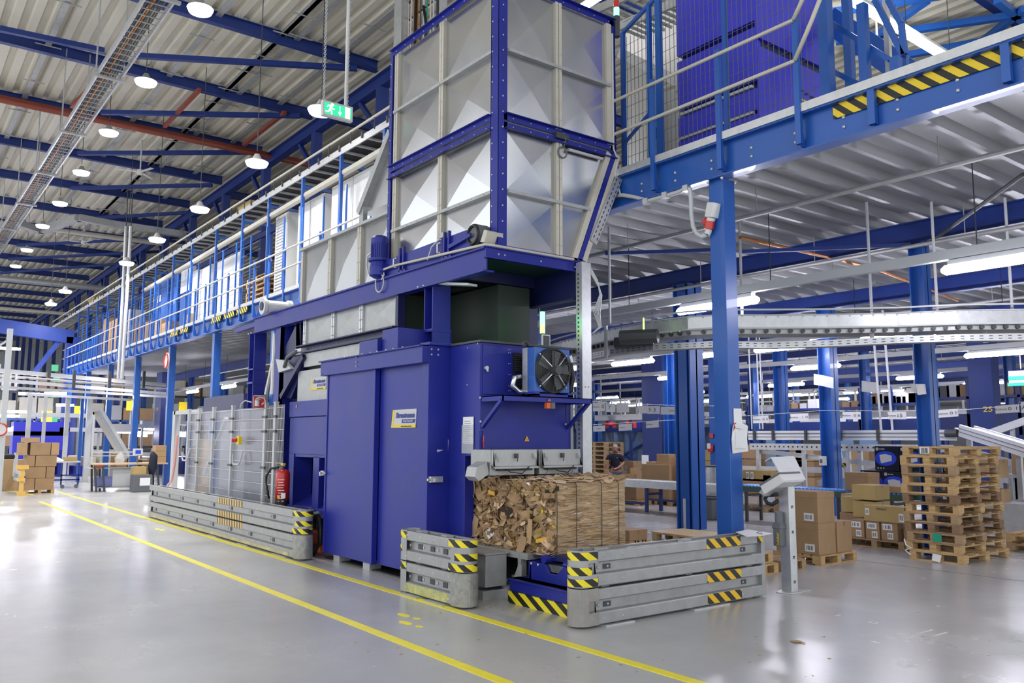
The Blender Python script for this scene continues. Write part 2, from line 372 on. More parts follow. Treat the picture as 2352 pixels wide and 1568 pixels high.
braces = [((310, 128), (820, 157)), ((0, 66), (240, 117)), ((232, 258), (690, 266)), ((180, 352), (570, 350)), ((165, 432), (487, 425)), ((225, 500), (450, 487)), ((40, 563), (410, 545)), ((20, 595), (380, 577)), ((0, 627), (320, 602)), ((2352, 30), (1750, 148)), ((2090, 110), (2352, 60)), ((1500, 60), (1900, 0))]
for (a, c) in braces[:9]:
    tag(MB().bar(at(*a, Z=13.1), at(*c, Z=13.1), .15).build('roof_brace', 'rblue'), 'dark blue diagonal brace lying between the roof beams', 'brace', 'diagonal roof braces')
for a, c in (((1920, 95), (2352, 32)), ((2075, 128), (2352, 78)), ((1960, 120), (2130, 0)), ((2200, 140), (2352, 20)), ((2290, 0), (2352, 50)), ((1900, 30), (2352, -40))):
    tag(MB().bar(at(*a, Z=12.9), at(*c, Z=12.9), .17).build('roof_brace', 'sblue'), 'blue roof brace above the mezzanine at upper right', 'brace', 'roof braces at upper right')
# rails, pipes and trays under the roof
for i, (px, py) in enumerate(((130, 60), (425, 130), (560, 170), (640, 130), (800, 110), (700, 30))):
    a = at(px, py, Z=13.42); b = MB()
    b.bar((a.x-26, a.y, a.z), (min(a.x+14, 4), a.y, a.z), .16, .05)
    for j in range(12): b.bar((a.x-20+3.1*j, a.y-.35, a.z-.05), (a.x-20+3.1*j, a.y+.35, a.z-.05), .03)
    tag(b.build('cable_rail', 'galvd'), 'grey cable rail with cross bars fixed beneath the roof sheets', 'cable rail', 'cable rails under the roof')
for (a, c, z, r, lb) in (((-30, 508), (430, 567), 12.4, .13, 'beige round pipe crossing under the roof in the distance'), ((-20, 706), (172, 722), 10.5, .12, 'far beige pipe above the blue crosswise girder'), ((-20, 637), (252, 664), 11.6, .2, 'wide grey duct crossing under the far roof')):
    tag(MB().cyl(at(*a, Z=z), at(*c, Z=z), r, 12).build('ceiling_pipe', 'cream' if r < .15 else 'galvd'), lb, 'pipe')
du = MB(); pts = [at(40, 512, Z=12), at(95, 530, Z=12), at(180, 500, Z=12), at(260, 515, Z=12), at(440, 541, Z=12)]
for p, q in zip(pts, pts[1:]): du.bar(p, q, .35, .3)
tag(du.build('cable_duct', 'galvd'), 'grey sheet cable duct branching off the ladder tray toward the girder', 'duct')
# ladder tray at upper left
lt = thing('cable_ladder', 'long grey cable ladder with orange and black cables hanging at upper left', 'cable ladder', (-30, 4.1, 11))
LY0, LY1, LZ = 3.87, 4.40, 11.0
rb = MB()
for y in (LY0, LY1): rb.box(-60, -10, y-.02, y+.02, LZ-.07, LZ+.07)
rb.build('side_rail', 'galv', lt)
rg = MB(); x = -12
while x > -60: rg.bar((x, LY0, LZ-.04), (x, LY1, LZ-.04), .03, .02); x -= .33
rg.build('rung', 'galvd', lt, ).__setitem__('kind', 'stuff')
random.seed(5)
for i in range(7):
    y = LY0+.08+.055*i; pts = [(-10-2.0*j, y+random.uniform(-.012, .012), LZ+random.uniform(0, .03)) for j in range(26)]
    MB().tube(pts, .022 if i != 2 else .03, 6).build('cable', 'copper' if i in (2,) else ('dgrey' if i % 2 else 'grey'), lt)
hg = MB()
for x in (-17.5, -22.4, -27.3, -32.2, -37, -42):
    hg.box(x-.05, x+.05, LY0-.1, LY1+.1, LZ-.13, LZ-.07); hg.box(x-.03, x+.03, LY0-.07, LY0-.04, LZ, RZ); hg.box(x-.03, x+.03, LY1+.04, LY1+.07, LZ, RZ)
hg.build('hanger', 'galvd', lt)
# high-bay lamps
def highbay(p, i, label, grp, drop=RZ):
    t = thing('ceiling_lamp', label, 'lamp', tuple(p), grp)
    MB().tube([(p.x, p.y, p.z+.22), (p.x, p.y, p.z+.10), (p.x, p.y, p.z+.03), (p.x, p.y, p.z)], [.06, .12, .27, .30], 20).build('housing', 'galvd', t, smooth=True)
    MB().tube([(p.x, p.y, p.z-.001), (p.x, p.y, p.z-.09)], [.29, .25], 20).build('diffuser', 'lamp', t)
    MB().cyl((p.x, p.y, p.z+.3), (p.x, p.y, drop), .012, 6).build('suspension_wire', 'dgrey', t)
    l = bpy.data.lights.new('lamp_light', 'AREA'); l.shape = 'DISK'; l.size = .5; l.energy = 120; l.color = (1, .98, .96); l.spread = math.radians(150)
    o = bpy.data.objects.new('lamp_light', l); C.objects.link(o); o.parent = t; o.location = (0, 0, -.12)
    return t
for i, (px, py) in enumerate(((460, 20), (335, 187), (250, 303), (187, 395), (138, 466), (98, 518), (62, 573), (36, 610))):
    highbay(at(px, py, Z=11.6), i, 'round high bay lamp above the open aisle, nearest of its row' if i == 0 else ('second nearest round high bay lamp above the aisle' if i == 1 else 'round high bay lamp further down the aisle row'), None if i < 2 else 'far high bay lamps above the aisle')
for i, (px, py) in enumerate(((738, 252), (590, 373), (459, 479), (361, 549), (291, 603), (150, 668), (117, 697))):
    highbay(at(px, py, Z=8.9), i, ['round lamp partly hidden behind the exit sign', 'round high bay lamp left of the exit sign beside the roof girder'][i] if i < 2 else 'round high bay lamp in the row beside the mezzanine', None if i < 2 else 'far high bay lamps beside the mezzanine')
for X, Y in ((-17.6, 4.4), (-13, -3), (-20, -3), (-5, -2), (-6, 4.5), (0, 2), (2, 8.5), (-3, 6.6), (-2, -6)):
    pass
# bright continuous strip at upper right
p, q = at(1935, -12, Z=11.3), at(2206, 152, Z=11.3)
t = thing('strip_lamp', 'long bright strip lamp under the roof at upper right', 'lamp', (p.x, p.y, p.z))
for u in range(5):
    a = p+(q-p)*(u/5+.006); c = p+(q-p)*((u+1)/5-.006); MB().bar(a, c, .22, .05).build('diffuser', 'tube', t)
MB().bar(p+Vector((0, 0, .06)), q+Vector((0, 0, .06)), .26, .07).build('housing', 'lgrey', t)
sl_ = bpy.data.lights.new('lamp_light', 'POINT'); sl_.energy = 550; sl_.shadow_soft_size = .3; so_ = bpy.data.objects.new('lamp_light', sl_); C.objects.link(so_); so_.parent = t; so_.location = (q-p)*.5+Vector((0, 0, -.35))  # added point light under the strip, brightens the roof around it
for u in (.1, .5, .9):
    a = p+(q-p)*u; MB().cyl((a.x, a.y, a.z+.06), (a.x, a.y, RZ), .01, 5).build('suspension_wire', 'dgrey', t)
# ceiling fans
def ceil_fan(p, label):
    t = thing('ceiling_fan', label, 'fan', tuple(p)); MB().cyl(p, (p.x, p.y, RZ), .03, 8).build('rod', 'lgrey', t)
    MB().cyl((p.x, p.y, p.z-.1), (p.x, p.y, p.z+.08), .12, 12).build('motor', 'white', t)
    for a in (.3, 2.4, 4.5):
        d = Vector((math.cos(a), math.sin(a), 0)); MB().bar(p+d*.12, p+d*.85, .14, .012).build('blade', 'white', t)
ceil_fan(at(322, 395, Z=12.2), 'small white ceiling fan under the roof at left')
ceil_fan(at(192, 556, Z=12.2), 'distant white ceiling fan far down the aisle')
ceil_fan(at(2015, 100, Z=12.3), 'white ceiling fan above the mezzanine, behind the blue posts')

# ---------------------------------------------------------------- mezzanine steel
ed = thing('mezzanine_edge_beam', 'long blue steel edge beam of the mezzanine with bolts along it', 'beam', (-6, 8.4, 5.14))
ibeam(MB(), (MX0, 8.4, 5.37), (MX1, 8.4, 5.37), .46, .2, .02).build('web', 'sblue', ed)
bb = MB(); x = 5.0
while x > -18:
    bb.bolt((x, 8.39, 5.30), (0, -1, 0), .022, .02); bb.bolt((x, 8.39, 5.41), (0, -1, 0), .022, .02); x -= .62
bb.build('bolt', 'galv', ed).__setitem__('kind', 'stuff')
MB().box(MX0, MX1, 8.28, 8.30, 5.60, 5.70).build('kick_plate', 'galv', ed)
x0, x1 = at(1915, 290, Y=8.37).x, MX1
MB().box(x0, x1, 8.366, 8.372, 5.42, 5.585).build('warning_stripe', HZ['long'], ed)
for xa in (-23.9, -25.0, -26.2, -29.6, -30.8):
    MB().box(xa-.45, xa+.45, 8.27, 8.278, 5.42, 5.58).build('warning_stripe', HZ['long'], ed)
for yy in range(1, 9):
    Y = 8.4+5.2*yy
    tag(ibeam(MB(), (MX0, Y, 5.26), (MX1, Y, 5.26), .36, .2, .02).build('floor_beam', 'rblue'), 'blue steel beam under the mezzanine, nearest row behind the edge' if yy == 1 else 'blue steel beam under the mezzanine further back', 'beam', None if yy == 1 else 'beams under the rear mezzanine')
# columns of the mezzanine
def boxcol(b, X, Y, s, z1): return b.box(X-s/2, X+s/2, Y-s/2, Y+s/2, 0, z1)
# front row
mc = thing('steel_column', 'bright blue square steel column with papers taped to it, nearest on the right', 'column', (-6.72, 8.50, 0))
MB().box(-6.84, -6.61, 8.39, 8.62, 0, 5.14).build('shaft', 'sblue', mc, bevel=.006)
MB().box(-6.92, -6.52, 8.31, 8.70, 0, .02).build('base_plate', 'sblue', mc)
cb = MB()
for X_ in (-6.80, -6.58):
    for Y_ in (8.33, 8.60): cb.bolt((X_, Y_, 5.13), (0, 0, -1), .02, .03)
cb.build('bolt', 'galv', mc)
proto = None
for k in range(1, 10):
    X = -6.72-5.0*k
    if proto is None:
        proto = MB().box(X-.11, X+.11, 8.39, 8.61, 0, 5.14).build('steel_column', 'sblue'); tag(proto, 'blue steel column of the mezzanine edge row, hidden behind the press', 'column'); X0 = X; continue
    c = proto.copy(); C.objects.link(c); c.location = (X-X0, 0, 0)
    c['label'] = {4: 'blue edge column just right of the distant white sheet stack, behind the fence', 5: 'blue edge column carrying the round red and white sign'}.get(k, 'blue edge column of the mezzanine in the distance at left')
    if k not in (4, 5): c['group'] = 'edge columns in the distance'
    else: c['group'] = 'edge columns'
    if k == 4: c['label'] = 'blue edge column rising behind the mesh fence'
# inner grid: cruciform / H columns
def hcol(X, Y, s=.42, t=.03, z1=5.08):
    b = MB(); b.box(X-s/2, X-s/2+t, Y-s/2, Y+s/2, 0, z1); b.box(X+s/2-t, X+s/2, Y-s/2, Y+s/2, 0, z1); b.box(X-s/2, X+s/2, Y-t/2, Y+t/2, 0, z1); return b
c2 = thing('steel_column', 'dark blue wide flanged column standing left of the nearest blue column', 'column', (-11.68, 13.55, 0))
b = MB(); b.box(-11.90, -11.87, 13.33, 13.75, 0, 5.08); b.box(-11.50, -11.47, 13.33, 13.75, 0, 5.08); b.box(-11.90, -11.47, 13.52, 13.56, 0, 5.08); b.box(-11.80, -11.57, 13.34, 13.36, 0, 5.08); b.box(-11.70, -11.67, 13.36, 13.52, 0, 5.08)
b.build('shaft', 'sblue', c2); MB().box(-11.72, -11.66, 13.32, 13.335, 0, .62).build('corner_guard', 'lgrey', c2)
hp = hcol(-6.75, 13.6, .24, .02).build('steel_column', 'sblue'); tag(hp, 'blue column with a crumpled notice, directly behind the tall pallet stack', 'column')
n = 0
for yy in range(1, 9):
    for k in range(0, 12):
        X = -6.75-5.0*k; Y = 8.4+5.2*yy
        if yy == 1 and k in (0, 1): continue
        a = (at(0, 784, Y=Y).x, at(2352, 784, Y=Y).x)
        if X > a[1]+1: continue
        if yy >= 5 and k % 2: continue
        lab = {(2, 1): 'blue column left of the wireless terminal, with two grey notices and a white switch box'}.get((yy, k), 'blue steel column under the mezzanine in the background')
        if yy <= 3: o = hcol(X, Y, .34 if (yy, k) in ((2, 1), (2, 2), (3, 2)) else .26, .025).build('steel_column', 'sblue')
        else:
            if n == 0: cp = hcol(0, 0, .28, .025).build('steel_column', 'sblue'); o = cp; n = 1
            else: o = cp.copy(); C.objects.link(o)
            o.location = (X, Y, 0)
        tag(o, lab, 'column', None if (yy, k) == (2, 1) else 'background mezzanine columns')
# massive dark columns that carry the roof
for (px, Y, wd, txt, lb) in ((1512, 24.0, .95, None, 'massive dark blue roof column behind the cartons, left of the flanged column'), (366, 11.3, .95, '125', 'massive dark blue roof column with a yellow number, at left under the mezzanine'), (2274, 26, .62, '25', 'blue roof column with a yellow two-digit number, at right')):
    a = at(px, 950, Y=Y); t = thing('roof_column', lb, 'column', (a.x, a.y, 0)); u = wd*.9
    MB().box(a.x-u, a.x+u*.2, Y, Y+.5, 0, 5.1).build('shaft', 'rblue', t)
    if txt: q_ = at(px-5, 940, Y=Y-.01); text(txt, 'number', t, (q_.x, Y-.01, q_.z), (1, 0, 0), (0, 0, 1), .22, 'yellow', .004, scale_x=1.3)
# railing
rl_ = thing('handrail', 'blue and cream handrail along the edge of the mezzanine', 'railing', (-8, 8.33, 5.2))
xs = [-5.42-1.14*k for k in range(4)]+[-12-1.1*k for k in range(38)]
for i, x in enumerate(xs):
    b = MB(); b.box(x-.035, x+.035, 8.26, 8.31, 5.22, 6.80)
    b.prism([(x-.01, 8.31, 5.20), (x-.01, 8.40, 5.20), (x-.01, 8.31, 5.5)], (.02, 0, 0))
    b.build('post', 'sblue', rl_)
for xa, xb in ((-8.6, -5.42), (-53, -12)):
    for z in (6.72, 6.22): MB().cyl((xa, 8.25, z), (xb, 8.25, z), .024, 8).build('rail', 'cream', rl_)
MB().tube([(-5.42, 8.25, 6.72), (-5.30, 8.25, 6.9), (-5.13, 8.22, 7.12), (-5.06, 8.22, 7.10), (-5.05, 8.22, 6.8), (-5.16, 8.22, 6.6), (-5.42, 8.25, 6.22)], .026, 8).build('rail_end_loop', 'cream', rl_, smooth=True)
for x in (-1.9, -3.2, -4.55): MB().box(x-.04, x+.04, 8.30, 8.36, 5.2, 5.6).build('post_stub', 'sblue', rl_)
# fluorescent tubes under the mezzanine
TUBES = [(1558, 716, 1755, 690), (1402, 836, 1511, 829), (1311, 849, 1366, 846), (1554, 824, 1690, 812), (1328, 886, 1377, 885), (1521, 871, 1616, 864), (1553, 903, 1619, 899), (1364, 916, 1427, 912), (1400, 925, 1443, 924), (1438, 931, 1459, 931), (1479, 928, 1494, 928), (1604, 922, 1619, 922), (1644, 919, 1661, 918), (1733, 804, 1872, 793), (1948, 776, 2105, 760), (1806, 847, 1927, 837), (1766, 887, 1858, 881), (1739, 913, 1811, 910), (1841, 908, 1881, 906), (1906, 917, 1930, 917), (1952, 900, 1999, 899), (2037, 868, 2151, 861), (2014, 897, 2040, 896), (2074, 892, 2171, 888), (2067, 908, 2151, 904), (2181, 814, 2347, 800), (2211, 882, 2318, 878), (2318, 893, 2372, 890), (2225, 753, 2380, 738), (2306, 925, 2337, 924), (2212, 609, 2420, 578), (428, 902, 463, 897), (500, 890, 540, 885)]
rows = {}; tp = None
for (x0, y0, x1, y1) in TUBES:
    a, c = at(x0, y0, Z=4.04), at(x1, y1, Z=4.04); Y = (a.y+c.y)/2
    key = min((11.05, 12.2, 17.45, 22.9, 29.5, 36.4, 40.5, 53), key=lambda r: abs(r-Y))
    if key == 12.2 or abs(key-Y) < 1.2: Y = key
    rows.setdefault(key, []).append(a.x)
    L = max(1.25, min(1.9, abs(c.x-a.x))); xm = (a.x+c.x)/2
    first = tp is None
    if first:
        tp = thing('tube_lamp', 'fluorescent tube lamp under the mezzanine, crossing behind the nearest blue column', 'lamp', (xm, Y, 4.04))
        MB().tube([(xm-.85, Y, 4.04), (xm-.80, Y, 4.04), (xm+.80, Y, 4.04), (xm+.85, Y, 4.04)], [.03, .065, .065, .03], 10).build('diffuser', 'tube', tp, smooth=True)
        MB().box(xm-.75, xm+.75, Y-.05, Y+.05, 4.10, 4.16).build('housing', 'lgrey', tp)
    else:
        o = dup(tp, (xm, Y, 4.04), 'long fluorescent tube lamp at the right edge of the photo, under the mezzanine' if x0 == 2212 else 'fluorescent tube lamp hung under the mezzanine in the background', None if x0 == 2212 else 'tube lamps under the mezzanine')
for i, (Y, X) in enumerate(sorted(rows.items())):
    xa = -42 if Y > 12 else -16; xa, xb = (-46, -33) if Y == 12.2 else (xa, at(2400, 784, Y=Y).x)
    t = thing('light_rail', 'grey light rail carrying a row of tube lamps, hung from rods' if i else 'long grey light rail crossing the right half of the photo', 'rail', (xb, Y, 4.2), None if not i else 'light rails under the mezzanine')
    MB().box(xa, xb, Y-.05, Y+.05, 4.17, 4.30).build('channel', 'lgrey', t)
    r = MB(); x = xb-.7
    while x > xa: r.cyl((x, Y, 4.3), (x, Y, 5.44), .008, 5); x -= 3.1
    r.build('hanging_rod', 'dgrey', t)
for i, Y in enumerate((9.9, 13.2, 14.6, 19.9, 25.6, 32.5)):
    b = MB(); xb = at(2400, 784, Y=Y).x; z = 4.95 if i != 0 else 5.05
    b.cyl((-44 if Y > 12 else -17, Y, z), (xb, Y, z), .035, 8)
    x = xb-1
    while x > xb-24: b.cyl((x, Y, z), (x, Y, 5.45), .008, 5); x -= 2.6
    tag(b.build('ceiling_pipe', 'galvd'), 'thin grey pipe under the mezzanine, the one nearest its edge' if i == 0 else 'grey pipe hung under the mezzanine', 'pipe', None if i == 0 else 'pipes under the mezzanine')
b = MB().tube([at(1700, 545, Z=5.1), at(1900, 590, Z=5.1), at(2020, 620, Z=5.1), at(2200, 690, Z=5.1)], .03, 6); tag(b.build('ceiling_pipe', 'copper'), 'thin copper coloured pipe slanting under the mezzanine at right', 'pipe')
b = MB().tube([at(2352, 400, Z=5.1), at(2120, 568, Z=5.0)], .03, 6); tag(b.build('tension_rod', 'dgrey'), 'dark diagonal tension rod under the mezzanine at right', 'rod')
for (a, c, lb) in (((1390, 582), (1650, 574), 'thin blue horizontal brace left of the nearest blue column'), ((1705, 578), (2091, 562), 'thin blue horizontal brace right of the nearest blue column')):
    tag(MB().bar(at(*a, Z=5.0), at(*c, Z=5.0), .06).build('floor_brace', 'rblue'), lb, 'brace')
# ================================================================ the baling press
def rowbolts(b, p, q, n, nrm, r=.014):
    p, q = Vector(p), Vector(q)
    for i in range(n): b.bolt(p+(q-p)*(i/(n-1) if n > 1 else 0), nrm, r)
def crossed(b, ax, c, u0, u1, z0, z1, out, bulge=.022):
    """sheet stiffened with a diagonal cross: four facets raised at the centre; ax 'y' faces -Y, 'x' faces +X"""
    uc, zc = (u0+u1)/2, (z0+z1)/2
    P = (lambda u, z, o: (u, c-o, z)) if ax == 'y' else (lambda u, z, o: (c+o, u, z))
    b.add([P(u0, z0, out), P(u1, z0, out), P(u1, z1, out), P(u0, z1, out), P(uc, zc, out+bulge)], [(0, 1, 4), (1, 2, 4), (2, 3, 4), (3, 0, 4)])
    b.add([P(u0, z0, 0), P(u1, z0, 0), P(u1, z1, 0), P(u0, z1, 0), P(u0, z0, out), P(u1, z0, out), P(u1, z1, out), P(u0, z1, out)], [(0, 1, 2, 3), (0, 1, 5, 4), (1, 2, 6, 5), (2, 3, 7, 6), (3, 0, 4, 7)])
def brand(parent, X0, X1, Yp, z0, z1):
    """silver name plate with yellow edge, on a face looking to -Y"""
    g = MB().prism([(X0, Yp, z0), (X1-.02, Yp, z0), (X1, Yp, z1), (X0+.04, Yp, z1)], (0, -.006, 0)).build('brand_plate', mat('plate_silver', (.56, .57, .58), .45), parent)
    Wd, Hh = X1-X0, z1-z0
    MB().prism([(X0, Yp-.006, z0), (X0+.07*Wd, Yp-.006, z0), (X0+.07*Wd+.04, Yp-.006, z1), (X0+.04, Yp-.006, z1)], (0, -.003, 0)).prism([(X0+.1*Wd, Yp-.006, z0), (X1-.02, Yp-.006, z0), (X1-.015, Yp-.006, z0+.17*Hh), (X0+.105*Wd, Yp-.006, z0+.17*Hh)], (0, -.003, 0)).build('yellow_edge', 'yellow', g)
    text('Strautmann', 'lettering', g, (X0+.56*Wd, Yp-.010, z1-.33*Hh), (1, 0, 0), (0, 0, 1), .40*Hh, 'mblue', .001, shear=.2, scale_x=Wd*.84/(Hh*.40*5.2), bold=.004)
    MB().prism([(X0+.43*Wd, Yp-.006, z0+.26*Hh), (X1-.04*Wd-.01, Yp-.006, z0+.26*Hh), (X1-.03*Wd, Yp-.006, z0+.46*Hh), (X0+.44*Wd, Yp-.006, z0+.46*Hh)], (0, -.003, 0)).build('blue_field', 'mblue', g)
    text('BaleTainer\u00ae', 'lettering', g, (X0+.69*Wd, Yp-.012, z0+.36*Hh), (1, 0, 0), (0, 0, 1), .17*Hh, 'white', .001, scale_x=1.15)
    text('www.strautmann-umwelt.de', 'lettering', g, (X0+.62*Wd, Yp-.012, z0+.085*Hh), (1, 0, 0), (0, 0, 1), .10*Hh, 'mdark', .001, scale_x=1.0)
def warn_tri(parent, c, n, up, s, name='warning_label'):
    c, n, up = Vector(c), Vector(n).normalized(), Vector(up).normalized(); a = up.cross(n).normalized()
    tri = lambda k, o: [c+n*o+up*(k*.62), c+n*o-up*(k*.42)-a*(k*.58), c+n*o-up*(k*.42)+a*(k*.58)]
    g = MB().prism(tri(s, 0), n*.002).build(name, 'orange', parent); MB().prism(tri(s*.86, .002), n*.001).build('yellow_field', 'yellow', g)
    MB().ring(c+n*.003-up*s*.08, n, s*.14, s*.035, 12, 4).build('hand_symbol', 'dgrey', g)

pr_ = thing('baling_press', 'large blue cardboard baling press with sliding doors, standing at the centre', 'machine', (-10.5, 6.6, 0))
# doors
d1 = MB().box(-12.05, -10.50, 5.575, 5.63, .11, 2.80).box(-10.53, -10.475, 5.55, 5.63, .11, 2.80).box(-12.07, -12.03, 5.56, 5.63, .11, 2.80).build('sliding_door', 'mblue', pr_, bevel=.006)
d2 = MB().box(-10.47, -9.16, 5.635, 5.68, .115, 2.80).build('sliding_door', 'mblue', pr_, bevel=.004)
def latch(parent, X, Y, z, n=1):
    b = MB(); b.box(X-.09, X+.01, Y-.05, Y, z-.035, z+.035); b.cyl((X-.12, Y-.03, z), (X+.04, Y-.03, z), .016, 8); b.cyl((X-.03, Y-.09, z), (X-.03, Y, z), .022, 8); b.box(X-.13, X-.09, Y-.05, Y-.02, z-.045, z+.02)
    b.build('door_latch', 'galv', parent, bevel=.003)
a = at(743, 1086, Y=5.56); latch(d1, -12.06, 5.58, a.z)
a = at(992, 1101, X=-9.13); b = MB(); b.box(-9.13, -9.07, 5.62, 5.80, a.z-.035, a.z+.04); b.cyl((-9.09, 5.58, a.z), (-9.09, 5.76, a.z), .018, 8); b.box(-9.09, -9.04, 5.66, 5.72, a.z-.03, a.z+.02); b.build('door_latch', 'galv', d2, bevel=.003)
q0, q1 = at(899, 980, Y=5.63), at(953, 938, Y=5.63)
brand(d2, q0.x, at(957, 940, Y=5.63).x, 5.634, at(925, 982, Y=5.63).z, at(925, 940, Y=5.63).z)
hd = MB().box(-12.19, -9.13, 5.50, 5.60, 2.79, 3.02).box(-12.19, -9.13, 5.46, 5.60, 3.0, 3.02).build('header_beam', 'mblue', pr_, bevel=.005)
b = MB(); rowbolts(b, (-12.15, 5.49, 3.0), (-12.15, 5.49, 2.82), 2, (0, -1, 0)); rowbolts(b, (-10.95, 5.49, 2.99), (-10.95, 5.49, 2.86), 3, (0, -1, 0), .012)
for x in (-11.5, -11.3, -11.1, -10.9, -10.75, -10.5, -10.3, -10.05, -9.85, -9.6): b.bolt((x, 5.48, 3.02), (0, 0, 1), .014, .014)
b.build('bolt', 'galv', hd)
MB().box(-11.00, -10.45, 5.56, 5.66, 3.02, 3.22).box(-10.45, -10.1, 5.66, 6.0, 3.02, 3.18).build('upper_guard', 'mblue', pr_)
MB().box(-10.62, -10.32, 5.72, 5.76, 3.16, 3.24).build('green_glow_panel', 'glowg', pr_)
MB().box(-10.42, -9.98, 5.62, 5.70, 3.02, 3.34).box(-10.02, -9.98, 5.70, 6.5, 3.02, 3.34).box(-10.42, -10.38, 5.7, 6.4, 3.02, 3.34).build('upper_guard', 'mblue', pr_)
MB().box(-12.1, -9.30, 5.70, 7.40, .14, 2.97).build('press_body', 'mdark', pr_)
cs = MB().box(-9.30, -9.13, 5.60, 5.995, .12, 3.02).box(-9.32, -9.08, 5.58, 6.02, 3.02, 3.06).build('door_post', 'mblue', pr_, bevel=.004)
b = MB()
for z in (2.97, 2.90): b.bolt((-9.13, 5.64, z), (1, 0, 0)); b.bolt((-9.13, 5.74, z), (1, 0, 0))
b.bolt((-9.2, 5.59, 2.97), (0, -1, 0), .018); b.bolt((-9.2, 5.59, 2.84), (0, -1, 0), .018); b.bolt((-9.28, 5.59, 2.97), (0, -1, 0), .018); b.bolt((-9.28, 5.59, 2.84), (0, -1, 0), .018)
for z in (2.92, 2.5, 2.1, 1.7, 1.25, .85, .5): b.bolt((-9.13, 5.965, z), (1, 0, 0), .012)
b.build('bolt', 'galv', cs)
# rust-free scratches on the post
s_ = MB(); s_.prism([at(1004, 1032, X=-9.127), at(1019, 1033, X=-9.127), at(1004, 1038, X=-9.127)], (.001, 0, 0)); s_.prism([at(1029, 1008, X=-9.127), at(1030, 1012, X=-9.127), at(1029, 1035, X=-9.127)], (.001, 0, 0)); s_.build('paint_scratch', 'lgrey', cs)
for x in (-10.75, -11.7, -9.6): MB().box(x-.1, x+.1, 5.62, 5.8, 0, .13).build('foot', 'galvd', pr_)
MB().box(-12.2, -9.0, 5.66, 7.5, 0, .02).build('dark_pit_slab', 'black', pr_)  # black slab paints the dark of the pit under the press
# rear body with cabinet
rb_ = MB().box(-9.13, -8.45, 5.92, 7.41, 1.61, 3.02).box(-9.13, -8.76, 5.92, 6.06, .35, 1.62).box(-9.13, -8.78, 6.1, 7.4, .45, 1.62).box(-9.13, -8.55, 6.9, 7.41, .3, 1.62).build('rear_body', 'mblue', pr_, bevel=.005)
MB().box(-9.16, -8.40, 5.89, 7.45, 3.02, 3.045).build('top_cover', 'dgrey', pr_)
MB().box(-9.9, -9.1, 6.2, 7.3, 3.05, 3.10).build('green_glow_panel', mat('green_lit_cover', (.05, .3, .15), .4, emit=(.05, .8, .3), estr=.35), pr_)  # flat top cover given a weak green glow of its own
MB().box(-8.452, -8.437, 5.965, 7.37, 2.375, 2.99).build('cabinet_door', 'mblue', pr_, bevel=.004)
lk = at(1116, 845, X=-8.43); MB().cyl((-8.437, lk.y, lk.z), (-8.40, lk.y, lk.z), .026, 12).box(-8.40, -8.39, lk.y-.012, lk.y+.012, lk.z-.045, lk.z+.02).build('lock', 'galv', pr_)
MB().box(-8.452, -8.437, 5.965, 7.37, 1.625, 2.36).build('front_panel', 'mblue', pr_, bevel=.004)
b = MB()
for px, py in ((1118, 966), (1299, 974), (1104, 968), (1103, 913)): p = at(px, py, X=-8.435); b.bolt(p, (1, 0, 0), .018, .016)
for px in (1168, 1172): 
    for py in (803, 810, 835, 860, 885, 897): b.bolt(at(px, py, X=-8.437), (1, 0, 0), .006, .004)
for z in (2.97, 2.5): b.bolt((-8.72, 5.92, z), (0, -1, 0), .01)
for px, py in ((1062, 790), (1098, 789), (1100, 1048)): b.bolt(at(px, py, Y=5.915), (0, -1, 0), .012)
b.build('bolt', 'galv', pr_)
y0, y1 = at(1178, 860, X=-8.43).y, at(1207, 860, X=-8.43).y
for za, zb in ((at(1190, 855, X=-8.43).z, at(1190, 811, X=-8.43).z), (at(1190, 899, X=-8.43).z, at(1190, 858, X=-8.43).z)):
    v_ = MB().box(-8.437, -8.420, y0, y1, za, zb).build('vent_grille', 'black', pr_)
    l_ = MB(); n = 9
    for i in range(n): z = za+.03+(zb-za-.06)*i/(n-1); l_.prism([(-8.42, y0+.02, z), (-8.405, y0+.02, z-.012), (-8.42, y0+.02, z-.016)], (0, y1-y0-.04, 0))
    l_.build('louvre', 'dgrey', v_)
warn_tri(pr_, at(1210, 1008, X=-8.43), (1, 0, 0), (0, 0, 1), .07)
MB().box(-8.45, -7.98, 5.93, 7.36, 2.335, 2.345).box(-8.0, -7.98, 5.93, 7.36, 2.28, 2.345).box(-8.45, -7.98, 5.93, 5.945, 2.28, 2.345).box(-8.45, -7.98, 7.345, 7.36, 2.28, 2.345).build('shelf', 'mblue', pr_)
for Y in (5.95, 7.34): MB().bar((-8.43, Y, 1.97), (-8.02, Y, 2.29), .05, .04).box(-8.45, -8.43, Y-.03, Y+.03, 1.92, 2.33).build('shelf_bracket', 'mblue', pr_)
p = at(1262, 930, X=-7.99); b = MB().box(-8.02, -7.96, p.y-.06, p.y, p.z-.045, p.z+.03).build('signal_horn', 'orange', pr_, bevel=.006); MB().box(-8.01, -7.95, p.y, p.y+.06, p.z-.045, p.z+.03).build('horn_grille', 'grey', b); MB().prism([at(1261, 915, X=-7.97), at(1257, 921, X=-7.97), at(1266, 921, X=-7.97)], (.004, 0, 0)).build('warning_sticker', 'orange', b)
